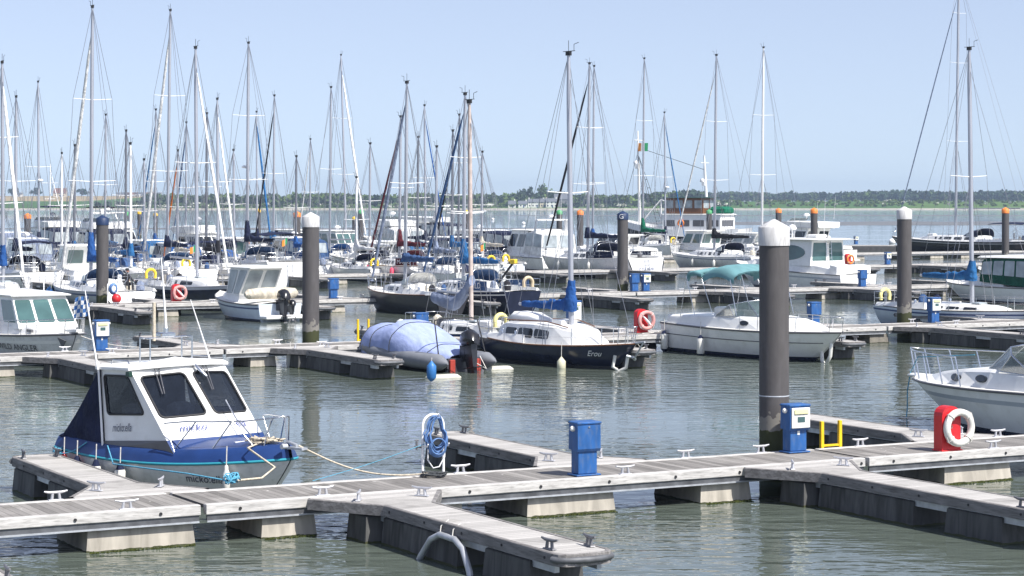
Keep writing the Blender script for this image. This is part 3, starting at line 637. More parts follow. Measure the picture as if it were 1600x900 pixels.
def finger(row, s, dirn, label, L=6.65, w=0.95, knee=1.5, flare=1.28, floats=((.5, 1.2), (1.4, 4.1), (5.0, 6.4)), cleats=True, hang=()):
    """finger pontoon; local +y runs from the walkway out to the tip"""
    t0, t1 = ROWS[row]
    if dirn < 0: o = thing('finger_pontoon', label, 'pontoon', W(s, t0 - .02, 0), ANG + math.pi, 'finger pontoons')
    else: o = thing('finger_pontoon', label, 'pontoon', W(s, t1 + .02, 0), ANG, 'finger pontoons')
    h = w / 2; e = .07
    def outline(ins, z):
        tip = [(h - ins, L - .22)] + [(h - ins - .22 + .22 * math.cos(a), L - .22 - ins * .5 + .22 * math.sin(a)) for a in (R(30), R(60), R(90))]
        r = [(flare - ins * 1.3, 0), (flare - ins * 1.3, .16), (h - ins, knee)] + tip
        return [(x, y, z) for x, y in r] + [(-x, y, z) for x, y in r[::-1]]
    mb = MB(); a = outline(e, DZ - .04); b = outline(e, DZ + .004); n = len(a)
    mb.loft([a, b], caps=True); mb.build('deck', PLKF, o)
    mb = MB(); rings = [outline(0, DZ - .17), outline(0, DZ), outline(.012, DZ + .012), outline(e, DZ + .012), outline(e, DZ - .17)]
    mb.loft([[p for p in r[1:-1]] for r in rings], closed=False)
    for q in range(4, int(L * 10), 13):
        y = q / 10
        if y > knee:
            for sx in (-1, 1): mb.lathe([(.022, -.012), (.022, .012)], 7, (sx * h, y, DZ - .08), 1, False, 'x')
    mb.build('edge_board', [EDGED, RUBBER], o)
    for x in (-h + .12, h - .12):
        MB().box(x - .04, x + .04, .05, L - .3, DZ - .29, DZ - .05).build('steel_beam', GALV, o)
    for y0, y1 in floats:
        ww = lerp(flare - .3, h - .06, min(1, (y0 + y1) / 2 / knee)) if y1 < knee else h - .04
        concrete_float(MB(), -ww, ww, y0, y1, top=DZ - .20).build('float', CONCD, o)
    mb = MB(); mb.tube([(h * math.cos(a) * 1.02, L - .22 + .25 * math.sin(a), DZ - .08) for a in [math.pi * i / 10 for i in range(11)]], .05, 8); mb.build('tip_fender', CHANW, o)
    if cleats:
        for sx in (-1, 1): cleat(o, sx * (h - .14), L - .55, DZ + .012, math.pi / 2 + sx * .1, DARKCL)
        for sx in (-1, 1): cleat(o, sx * (h + .12), .75, DZ + .012, R(90 - sx * 32), CLEATM)
    return o
def fl(s0, s1, phase): 
    """float spans along a walkway section"""
    return [(a, b) for a, b in phase if a > s0 - 1 and b < s1 + 1]
walkway(1, -1.5, 12.9, [(.2, 1.9), (4.6, 6.4), (10.95, 12.75)], 'grey planked walkway section at bottom left in front of the white and blue cabin boat', (12.0 - 0.4, 5.6), (10.9,))
walkway(1, 12.95, 26.75, [(14.0, 14.95), (16.9, 17.8), (19.15, 20.95), (22.9, 24.0)], 'grey planked walkway section with the blue hose stand and the plain blue pedestal', (15.1, 21.2), (18.6, 23.6, 25.4))
walkway(1, 26.8, 40.5, [(28.8, 30.5), (33, 34.8), (37, 38.8)], 'grey planked walkway section with the white lifebuoy at the right edge', (30.05, 33), (27.9, 31.6))
finger(1, 16.0, -1, 'finger pontoon reaching towards the camera at bottom centre with a bent grey pipe beside it', 7.35)
finger(1, 25.0, -1, 'finger pontoon reaching to the lower right edge of the picture', 7.35)
finger(1, 7.75, -1, 'finger pontoon below the bottom left corner with only a cleat showing', 5.98, floats=((1.4, 3.6), (4.4, 5.7)))
finger(1, 12.5, 1, 'finger pontoon alongside the white and blue cabin boat')
finger(1, 21.6, 1, 'finger pontoon behind the hose stand and the plain blue pedestal')
finger(1, 30.75, 1, 'finger pontoon behind the big white capped pile with the yellow ladder beside it')
finger(1, 39.8, 1, 'finger pontoon beyond the right edge beside the white motor cruiser')
R2F = [(12.8, 14), (19.0, 19.9), (23.3, 25.1), (28.2, 29.1), (32.4, 34.2), (37.5, 38.4), (42, 43.6), (46.4, 47.4), (51.5, 53), (55.0, 55.9), (60.4, 62), (66, 67.8)]
for a, b, lb in ((13, 27.2, 'second row walkway section at the left with a white meter pedestal'), (27.25, 41.5, 'second row walkway section behind the covered inflatable boat'),
                 (41.55, 55.8, 'second row walkway section with the faded red lifebuoy stand'), (55.85, 70.5, 'second row walkway section at the right with a white capped pile')):
    walkway(2, a, b, fl(a, b, R2F), lb, (a + 3.6, a + 10.2), (a + 2.6, a + 9.1))
for s, lb in ((21.4, 'second row finger pontoon behind the cabin roof of the white and blue boat'), (30.1, 'finger pontoon beside the covered inflatable boat with a blue fender'), (39.7, 'finger pontoon partly hidden behind the bow of the dark blue sailing yacht'),
              (48.7, 'finger pontoon with its tip showing right of the white cruiser with teal canopy'), (57.3, 'second row finger pontoon at the right edge above the white cruiser bow')):
    finger(2, s, -1, lb, 7.2)
for s, lb in ((18.2, 'second row finger pontoon at the far left behind the white pilothouse boat'), (27.35, 'low grey finger pontoon behind the aerials of the white and blue boat'), (36.5, 'second row finger pontoon hidden behind the covered inflatable boat'),
              (45.5, 'second row finger pontoon left of the faded red lifebuoy stand'), (54.4, 'second row finger pontoon behind the white cruiser with teal canopy'), (63.5, 'second row finger pontoon beside the pale blue hulled yacht at the right')):
    finger(2, s, 1, lb, 6.9)
R3F = [(k * 9.1 + o, k * 9.1 + o + w) for k in range(2, 12) for o, w in ((.2, 1.0), (4.6, 1.9))]
for a, b, lb in ((21, 36.4, 'third row walkway section at the left below the man in black'), (36.45, 50.4, 'third row walkway section with the blue pedestal left of the charcoal hulled yacht'),
                 (50.45, 64.5, 'third row walkway section behind the navy yacht with the long blue dodger'), (64.55, 78.6, 'third row walkway section with the navy capped pile and two pedestals'), (78.65, 98, 'third row walkway section at the right below the large white cruiser')):
    walkway(3, a, b, fl(a, b, R3F), lb, (a + 3, a + 10), (a + 5, a + 12), False)
for i, s in enumerate((33.5, 42.6, 51.7, 60.8, 69.9, 79.0, 88.1)):
    finger(3, s, -1, ['third row finger pontoon at the left below the blue rope stand', 'third row finger pontoon hidden beside the grey outboard fishing boat', 'third row finger pontoon beside the charcoal hulled yacht', 'third row finger pontoon left of the two pedestals', 'third row finger pontoon right of the navy capped pile', 'third row finger pontoon below the blue pedestal and the large white cruiser', 'third row finger pontoon at the right beside the canopied boat'][i], 7.0, cleats=i % 2 == 0)
for i, s in enumerate((28.8, 37.9, 47.0, 56.1, 65.2, 74.3, 83.4, 90.9)):
    finger(3, s, 1, ['third row back finger beside the pale hulled yacht with blue fenders', 'third row back finger beside the navy hulled yacht', 'third row back finger left of the charcoal hulled yacht', 'third row back finger behind the navy yacht with the blue dodger', 'third row back finger left of the big round white stern', 'third row back finger right of the navy capped pile', 'third row back finger beside the large white cruiser', 'third row back finger right of the large white cruiser'][i], 7.0, cleats=i > 4)
R4F = [(k * 9.1 + o, k * 9.1 + o + w) for k in range(3, 17) for o, w in ((2.2, 1.0), (6.4, 1.9))]
for i in range(7):
    a = 36 + i * 15
    walkway(4, a, a + 15, fl(a, a + 15, R4F), 'fourth row walkway section ' + ['at the far left', 'behind the man in black', 'right of the white capped pile', 'behind the red hooded yacht', 'in front of the white canopied motor cruiser', 'below the wide white yacht transom', 'at the right with the red lifebuoy stand'][i], (a + 4,), (a + 9,), False)
for i, s in enumerate((40, 49.1, 58.2, 67.3, 76.4, 85.5, 94.6, 103.7, 112.8, 121.9)):
    finger(4, s, -1, 'fourth row finger pontoon ' + ['at the far left', 'beside the white stern with bimini frame', 'behind the yellow horseshoe', 'beside the large round stern', 'beside the red hooded yacht', 'behind the flag', 'left of the wide white transom', 'right of the wide white transom', 'beside the white sloop with black sail bag', 'at the right behind the large cruiser'][i], 7.0, cleats=False)
for i in range(6):
    a = 48 + i * 18
    walkway(5, a, a + 18, [(a + k, a + k + 1.6) for k in (1, 5, 9, 13)], 'fifth row walkway section ' + ['at the far left', 'left of centre', 'behind the grey motor cruiser', 'behind the white canopied cruiser', 'behind the green sail cover', 'at the right below the black yacht'][i], (), (), False)
# breakwater pontoons on the seaward side
DARKP = mat('breakwater_timber', (0.07, 0.07, 0.072), 0.8, var=0.3)
def breakwater(p0, p1, label, w=3.0):
    d = (p1 - p0); L = d.length; o = thing('breakwater_pontoon', label, 'breakwater', p0, math.atan2(d.y, d.x), 'breakwater pontoons')
    MB().box(0, L, 0, w, -.5, .62, .05).build('hull_side', DARKP, o)
    MB().box(.05, L - .05, .05, w - .05, .625, .68).build('deck', PLKF, o)
    for i in range(int(L / 12)): cleat(o, 4 + i * 12, .25, .68, 0, None, 1.5)
breakwater(at(-120, 386), at(390, 383.5), 'dark breakwater pontoon beyond the yachts on the left')
breakwater(at(395, 383.4), at(900, 382), 'dark breakwater pontoon beyond the yachts in the middle')
breakwater(at(1160, 392.5), at(1400, 392.8), 'dark breakwater pontoon left of the black yacht')
breakwater(at(1402, 392.8), at(1760, 393), 'dark breakwater pontoon behind the black yacht')

MOSS = mat('weed_fringe', (0.10, 0.12, 0.025), 0.9, var=0.5, scale=12)
for s0_, s1_, t_ in ((10.95, 12.75, 34.27), (14.0, 14.95, 34.27), (19.15, 20.95, 34.27), (22.9, 24.0, 34.27), (28.8, 30.5, 34.27)):
    rr = random.Random(int(s0_ * 10)); mb = MB(); o = thing('weed_fringe', 'green weed fringe at the waterline of the front walkway floats', 'weed', W(s0_, t_, 0), ANG, 'weed on the front floats'); o['kind'] = 'stuff'
    for i in range(int((s1_ - s0_) * 90)):
        x = rr.uniform(0, s1_ - s0_); h = rr.uniform(.01, .05) * (.4 + .6 * abs(math.sin(x * 5 + s0_))); w = rr.uniform(.01, .035); y = rr.uniform(-.12, -.03)
        mb.add([(x - w, y, .0), (x + w, y, .0), (x, y - .02, h), (x, y + .04, h * .6)], [(0, 1, 2), (1, 3, 2), (0, 2, 3)])
    mb.build('weed', MOSS, o)

# ------------------------------------------------------------------ piles
def pile(label, px, d, ytop, cap, dia=0.61, t=None, mark=None):
    p = atd(px, d); H_ = zof(ytop, d); r = dia / 2
    o = thing('mooring_pile', label, 'pile', (p.x, p.y, 0), 0, 'mooring piles')
    sl_ = .54 if cap is CAPW else .5
    MB().lathe([(r, -1.2), (r, 1.0), (r, H_ - sl_ + .05)], 28, caps=False).build('pile_shaft', PILE, o)
    MB().lathe([(r + .018, H_ - sl_), (r + .02, H_ - .17), (r + .005, H_ - .155), (r * .12, H_ - .005), (.01, H_)], 28).build('pile_cap', cap, o)
    MB().lathe([(r + .001, 1.73), (r + .004, 1.735), (r + .004, 1.75), (r + .001, 1.755)], 28, caps=False).build('weld_band', GREYH if d < 60 else PILE, o)
    if mark:
        wrap_text('pile_mark', mark, lambda u, v: Vector(((r + .022) * math.sin((u) / r - .75), -(r + .022) * math.cos(u / r - .75), v)), WHITEP, o, .26, 0, H_ - .44, off=.006)
    return o
def rowd(px, t):
    k = (px - 800) / FPX; s = t * (VX - k * VY) / (k * UY - UX); return s * UY + t * VY
def pileR(label, px, row, ytop, cap, **k): return pile(label, px, rowd(px, ROWS[row][1] + .45), ytop, cap, **k)
pileR('thick white capped pile in the right foreground behind the meter pedestal', 1209.5, 1, 342.5, CAPW)
pileR('white capped pile left of centre behind the second walkway', 485.5, 2, 331.5, CAPW)
pileR('white capped pile at the right with a mottled grey top', 1413, 2, 322.5, CAPW)
pileR('navy capped pile at the left beside the man in black', 160, 3, 336, CAPN)
pileR('navy capped pile beside the wide white yacht transom', 973, 3, 329.5, CAPN, mark='G')
for lb, px, d, yt, c in (('orange capped pile at the far left', 43, 196, 333, CAPO), ('green capped pile right of the left navy pile', 197, 250, 330, CAPG), ('yellow capped pile behind the green capped one on the left', 218, 305, 329, CAPY),
    ('yellow capped pile half hidden by a mast on the left', 243, 310, 332, CAPY), ('yellow capped pile beside the blue rolled sail', 404, 285, 326, CAPY), ('orange capped pile just left of the white capped pile', 464, 186, 330, CAPO),
    ('yellow capped pile peeping left of a green capped pile', 553.5, 320, 338, CAPY), ('green capped pile above the grey motor cruiser', 564, 240, 327, CAPG), ('yellow capped pile behind two masts near the middle', 729, 310, 328, CAPY),
    ('green capped pile right of the white canopied cruiser', 874, 228, 327.5, CAPG), ('orange capped pile left of the navy sail bag', 906.5, 203, 327.5, CAPO), ('pale green capped pile beside the old trawler', 1108, 240, 327, CAPG),
    ('orange capped pile peeping behind the large white capped pile', 1216.5, 225, 325, CAPO), ('orange capped pile behind the large white cruiser', 1272, 194, 324.5, CAPO), ('orange capped pile near the right edge beside the black yacht', 1571, 186, 324, CAPO)):
    pile(lb, px, d, yt, c)

# ------------------------------------------------------------------ pedestals, lifebuoys, small dock furniture
def pedestal(label, s, t, meter=False, H_=1.0, rz=0.0, rot=0.0):
    o = thing('service_pedestal', label, 'pedestal', W(s, t, DZ + .012), ANG + R(rot), 'service pedestals')
    MB().box(-.26, .26, -.19, .17, 0, .03, .008).box(-.2, .2, -.14, .12, .03, .5, .015).build('post', BLUEP, o)
    mb = MB(); mb.loft([[(-.245, y, z) for y, z in ((-.17, .45), (-.2, .5), (-.19, H_ - .04), (.12, H_), (.14, .48))], [(.245, y, z) for y, z in ((-.17, .45), (-.2, .5), (-.19, H_ - .04), (.12, H_), (.14, .48))]], caps=True)
    mb.box(-.26, .26, -.21, .145, H_ - .05, H_ - .005, .012)
    hd = mb.build('head', BLUEP, o)
    if meter:
        MB().box(-.22, .22, -.235, -.195, .5, H_ - .07, .012).build('meter_door', METERW, hd)
        MB().box(-.17, .17, -.262, -.23, H_ - .2, H_ - .1, .012).build('lamp_cover', LAMPY, hd)
        MB().box(-.09, .09, -.242, -.23, H_ - .36, H_ - .25).build('meter_window', GLASSG, hd)
        MB().box(-.03, .03, -.147, -.139, .36, .44).build('maker_plate', METERW, o)
    else: MB().lathe([(.018, -.204), (.018, -.19)], 8, (0, 0, H_ - .1), 0, False, 'y').build('lock', STEEL, hd)
    for sx in (-1, 1):
        mb = MB(); mb.lathe([(.05, 0), (.055, .03), (.04, .06), (.03, .07)], 10, (0, 0, 0), 0, True, 'x')
        for i, v in enumerate(mb.v): mb.v[i] = (sx * (.245 + v[0]), v[1] - .05, v[2] + H_ - .13)
        mb.build('socket', METERW, hd)
    return o
pedestal('plain blue service pedestal on the front walkway right of the hose stand', 20.5, 34.62)
pedestal('white fronted meter pedestal in front of the thick white capped pile', 26.1, 35.75, True, 0.98)
pedestal('white fronted meter pedestal on the second walkway at the left', 23.3, 71.55, True, 1.05)
pedestal('white fronted meter pedestal on the second walkway at the right', 59.4, 71.55, True, 1.05)
pedestal('plain blue pedestal half hidden behind the blue boat cover', 35.4, 71.55)
pedestal('white fronted meter pedestal beside the mast of the dark blue yacht', 41.9, 71.55, True, 1.3)
pedestal('plain blue pedestal behind the bow rail of the white cruiser with teal canopy', 53.2, 71.55)
pedestal('plain blue pedestal on the third walkway right of the white capped pile', 46.7, 104.7, False, 1.05)
pedestal('plain blue pedestal beside a white fronted one by the navy capped pile', 65.3, 104.7)
pedestal('white fronted meter pedestal touching the navy capped pile', 66.05, 104.7, True)
pedestal('plain blue pedestal in front of the large white cruiser stern', 80.9, 104.0)
pedestal('small blue and white pedestal on the breakwater left of the black yacht', *[ (p := at(1347, 390.5)).x * UX + p.y * UY, p.x * VX + p.y * VY + 1.2], True)
pedestal('small white fronted pedestal on the walkway right of the red lifebuoy', 111.4, 139.9, True)

def lifebuoy(label, s, t, ringmat, off=.0, crossed=False, stand_label=''):
    rz = ANG; o = thing('lifebuoy_stand', stand_label, 'lifebuoy stand', W(s, t, DZ + .012), rz, 'lifebuoy stands')
    mb = MB(); prof = [(-.24, 0), (.24, 0), (.24, .72)] + [(.24 * math.cos(a), .72 + .19 * math.sin(a)) for a in [R(20 * i) for i in range(1, 9)]] + [(-.24, .72)]
    mb.loft([[(x, y, z) for x, z in prof] for y in (-.13, .13)], caps=True); mb.build('cabinet', REDP, o)
    MB().box(-.27, .27, -.16, .16, 0.0, .025, .006).build('base_plate', REDP, o)
    MB().tube([(-.05, -.13, .47), (-.05, -.2, .47), (-.05, -.21, .53)], .014, 5).build('hook', STEEL, o)
    b = thing('lifebuoy', label, 'lifebuoy', W(s, t, DZ + .012) + W(.13, -.215), rz, 'lifebuoys')
    MB().torus((0, 0, .47), .315, .075, (0, 1, 0), 32, 10).build('ring', ringmat, b)
    mb = MB()
    for k in range(4):
        a = R(45 + 90 * k); mb.torus((.315 * math.cos(a), 0, .47 + .315 * math.sin(a)), .079, .014, (-math.sin(a), 0, math.cos(a)), 14, 5)
    for k in range(4):
        pts = []
        for i in range(7):
            a = R(45 + 90 * k + 15 * i); rr = .41 - .05 * math.sin(math.pi * i / 6); pts.append((rr * math.cos(a), -.03, .47 + rr * math.sin(a)))
        mb.tube(pts, .009, 5)
    mb.build('grab_line', ROPEW, b)
    if crossed: MB().tube([(-.2, -.02, .66), (-.07, -.02, .53), (.08, -.02, .38), (.2, -.02, .26)], [.018, .05, .055, .02], 8).build('throw_line_bag', WHITEP, b)
lifebuoy('white lifebuoy on the red stand at the right end of the front walkway', 29.0, 34.5, WHITEF, stand_label='red lifebuoy cabinet on the front walkway by the right edge')
lifebuoy('faded pink lifebuoy right of the dark blue yacht', 44.9, 71.5, PINK, crossed=True, stand_label='red lifebuoy cabinet behind the faded pink lifebuoy right of the dark blue yacht')
lifebuoy('faded pink lifebuoy below the yellow horseshoe at the left', 38.0, 104.6, PINK, crossed=True, stand_label='red lifebuoy cabinet at the left in front of the navy hulled yacht')
lifebuoy('small orange lifebuoy right of the large white cruiser', 107.3, 139.8, ORANGE, stand_label='red lifebuoy cabinet right of the large white cruiser')
def ladder(label, s, t, h=.55, w=.42):
    o = thing('safety_ladder', label, 'ladder', W(s, t, 0), ANG, 'yellow safety ladders'); 
    for sx in (-1, 1): MB().box(sx * w / 2 - .035, sx * w / 2 + .035, -.035, .035, -.5, DZ + h, .008).build('rail', YPOST, o)
    for z in (-.2, .1, .4, DZ + .05): MB().box(-w / 2 + .03, w / 2 - .03, -.025, .025, z - .02, z + .02).build('rung', YPOST, o)
ladder('yellow safety ladder on the front walkway beside the meter pedestal', 27.3, 36.13, .55, .46)
ladder('yellow safety ladder behind the covered inflatable boat', 33.3, 71.98, .8)
# hose stand
o = thing('hose_stand', 'white tubular hose stand on the far edge of the front walkway', 'hose stand', W(18.05, 35.95, DZ + .012), ANG)
mb = MB(); hw, hh = .215, 1.12
mb.tube([(-hw, 0, 0), (-hw, 0, hh - hw)] + [(-hw * math.cos(R(a)), 0, hh - hw + hw * math.sin(R(a))) for a in range(15, 180, 15)] + [(hw, 0, hh - hw), (hw, 0, 0)], .026, 10); mb.build('frame', WHITEP, o)
for z, sx in ((.55, -1), (.55, 1), (1.1, 0)): MB().tube([(sx * hw, -.02, z), (sx * hw, -.2, z), (sx * hw, -.23, z + .05)], .014, 6).build('hose_hook', WHITEP, o)
for sx in (-1, 1): MB().lathe([(.07, 0), (.07, .012)], 12, (sx * hw, 0, 0)).build('foot_plate', WHITEP, o)
MB().tube([(-hw - .03, 0, .52), (-hw - .16, 0, .55)], .018, 6).tube([(-hw - .12, 0, .48), (-hw - .12, 0, .64)], .022, 6).tube([(-hw - .16, 0, .66), (-hw - .08, 0, .66)], .012, 5).build('tap', DARKCL, o)
hb = thing('water_hose', 'blue water hose looped over the white hose stand', 'hose', W(18.05, 35.95, DZ + .012) , ANG)
mb = MB(); rr = random.Random(5)
for k in range(9):
    y = -.06 - .016 * k; w_ = rr.uniform(.13, .19); top = rr.uniform(1.06, 1.12); bot = rr.uniform(.36, .52); dx = rr.uniform(-.03, .03)
    pts = []
    for i in range(28):
        a = 2 * math.pi * i / 28; z = lerp(bot, top, .5 + .5 * math.sin(a)); f = .55 + .45 * math.cos((z - bot) / (top - bot) * math.pi * .5 + .2)
        pts.append((dx + w_ * math.cos(a) * (1.15 if math.sin(a) < .2 else .8), y + .02 * math.sin(3 * a), z))
    mb.tube(pts, .012, 6, closed=True)
for k in range(4):
    mb.torus((.0, -.19 - .012 * k, .52 + .01 * k), .17 - .008 * k, .012, (0, 1, 0), 26, 6)
mb.build('hose_coil', mat('hose_blue', (0.10, 0.20, 0.42), .45, var=.35, scale=8), hb)
MB().tube([(-.15, -.1, .5), (-.16, -.1, .3), (-.05, -.1, .14), (.08, -.1, .16), (.19, -.1, .34), (.2, -.08, .6)], .013, 6).build('loose_end', WHITEP, hb)
def rope_heap(label, pos, m, n=9, r=.13, seed=3, h=.08):
    o = thing('rope_heap', label, 'rope', pos); rr = random.Random(seed); mb = MB(); pts = []
    for i in range(n * 8):
        a = i * .8; q = r * rr.uniform(.4, 1.1); pts.append((q * math.cos(a), q * math.sin(a) * .7, .02 + h * rr.random() * (1 - i / (n * 8) * .3)))
    mb.tube(pts, .013, 5); mb.build('rope_coil', m, o)
rope_heap('tangled dark rope at the foot of the white hose stand', W(17.95, 35.72, DZ + .01), ROPEK, 12, .24, 4)
rope_heap('turquoise rope knotted round the cleat below the boat bow', W(14.25, 36.35, DZ + .02), ROPEB, 10, .14, 5, .2)
hr_ = thing('hose_rack', 'white hose rack on the third walkway right of the navy capped pile', 'hose stand', W(34.7, 104.7, DZ + .012), ANG)
MB().tube([(-.25, 0, 0), (-.25, 0, .95), (-.15, 0, 1.05), (.15, 0, 1.05), (.25, 0, .95), (.25, 0, 0)], .03, 8).build('frame', WHITEP, hr_)
h2 = thing('water_hose', 'thick blue hose bundle hung on the white rack right of the navy capped pile', 'hose', W(34.7, 104.7, DZ + .012), ANG)
mb = MB()
for k in range(6): mb.torus((0, -.08 - .03 * k, .72 + .02 * (k % 2)), .26 - .015 * k, .035, (0, 1, 0), 22, 6, sx=.75)
mb.build('hose_coil', MATS['hose_blue'], h2)
h2 = thing('buoy_ball', 'round red buoy resting at the foot of the white hose rack', 'buoy', W(34.8, 104.4, DZ + .012)); MB().ball((0, 0, .24), .25, 14).build('ball', REDP, h2); MB().lathe([(.05, .47), (.05, .55)], 8).build('eye', WHITEP, h2)
# bent pipe hanging off the near finger
o = thing('bent_pipe', 'bent grey pipe arched into the water beside the near finger pontoon', 'pipe', W(15.4, 29.85, 0), ANG)
mb = MB(); mb.tube([(.0, 1.55, -.3), (.02, 1.3, .05), (.05, 1.0, .36), (.07, .72, .47), (.07, .2, .46), (.05, -.1, .36), (.02, -.38, .05), (0, -.5, -.3)], .052, 10); mb.build('pipe', GALV, o)
MB().tube([(.07, .72, .47), (.1, .74, .6), (.24, .75, .69)], .01, 5).tube([(.07, .3, .47), (.1, .32, .6), (.24, .33, .69)], .01, 5).build('lashing', ROPEW, o)

# ------------------------------------------------------------------ sailing yachts
def horseshoe(parent, p, m, face=-1, r=.28, name='horseshoe_buoy'):
    """U shaped buoy hung on a rail at p, facing along local x"""
    mb = MB(); x, y, z = p
    pts = [(x, y + (-r if i < 0 else r), z) for i in ()]
    for i in range(-1, 14):
        a = R(-20 + 220 * max(0, min(12, i)) / 12); pts.append((x, y + r * math.cos(a), z + r * math.sin(a) - (.12 if i in (-1, 13) else 0)))
    mb.tube(pts, .085, 8); return mb.build(name, m, parent)
def canvas_arch(mb, x0, x1, w0, w1, z0, h0, h1, n=14, mi=0, x0b=None):
    """canvas hood: half-ellipse hoops from (x0, low) to (x1, high)"""
    rings = []
    for i in range(6):
        f = i / 5; x = lerp(x0, x1, f); w = lerp(w0, w1, f); h = lerp(h0, h1, f ** .55); ring = []
        for j in range(n + 1):
            a = math.pi * j / n; ca, sa = math.cos(a), math.sin(a)
            ring.append((x, w * math.copysign(abs(ca) ** .6, ca), z0 + h * abs(sa) ** .6))
        rings.append(ring)
    mb.loft(rings, closed=False, mi=mi, sm=True)
    mb.loft([[(p[0], p[1] * .985, p[2] - .02) for p in r] for r in rings][::-1], closed=False, mi=mi, sm=True)
    return rings
def sail_bundle(mb, x0, x1, z, r0, r1, seed=1, stack=0.0, mi=0):
    """sail flaked on the boom under a lumpy cover with tie creases, and the boot of the cover laced round the mast"""
    rr = random.Random(seed); rings = []; n = 30; ties = [rr.uniform(.12, .95) for _ in range(6)]
    for i in range(n + 1):
        f = i / n; x = lerp(x0, x1, f); r = lerp(r0, r1, f ** .8) * (1 + rr.uniform(-.06, .06)); r *= 1 - .22 * max(0, 1 - min(abs(f - t) for t in ties) * 28)
        if i in (0, n): r *= .7
        sag = .05 * math.sin(math.pi * f) * (x0 - x1) * .12; ring = []
        for j in range(14):
            a = 2 * math.pi * j / 14; q = r * (1 + .07 * math.sin(3 * a + i * .7) + rr.uniform(-.06, .06))
            ring.append((x, q * .78 * math.cos(a), z - sag + q * .55 + q * 1.05 * math.sin(a)))
        rings.append(ring)
    mb.loft(rings, caps=True, sm=True, mi=mi)
    hb_ = stack * .95 + .25; rings = []; m = 14
    for i in range(m + 1):
        f = i / m; zz = z - .12 + (hb_ + .12) * f; r = lerp(r0 * 1.15, r0 * .55, f ** 1.2) * (1 + rr.uniform(-.07, .07))
        rings.append([(x0 - .10 - .12 * (1 - f) * stack + r * 1.15 * math.cos(a) * (1 + rr.uniform(-.06, .06)), r * .85 * math.sin(a) * (1 + rr.uniform(-.06, .06)), zz + .02 * math.sin(3 * a)) for a in [2 * math.pi * j / 12 for j in range(12)]])
    return mb.loft(rings, caps=True, sm=True, mi=mi)

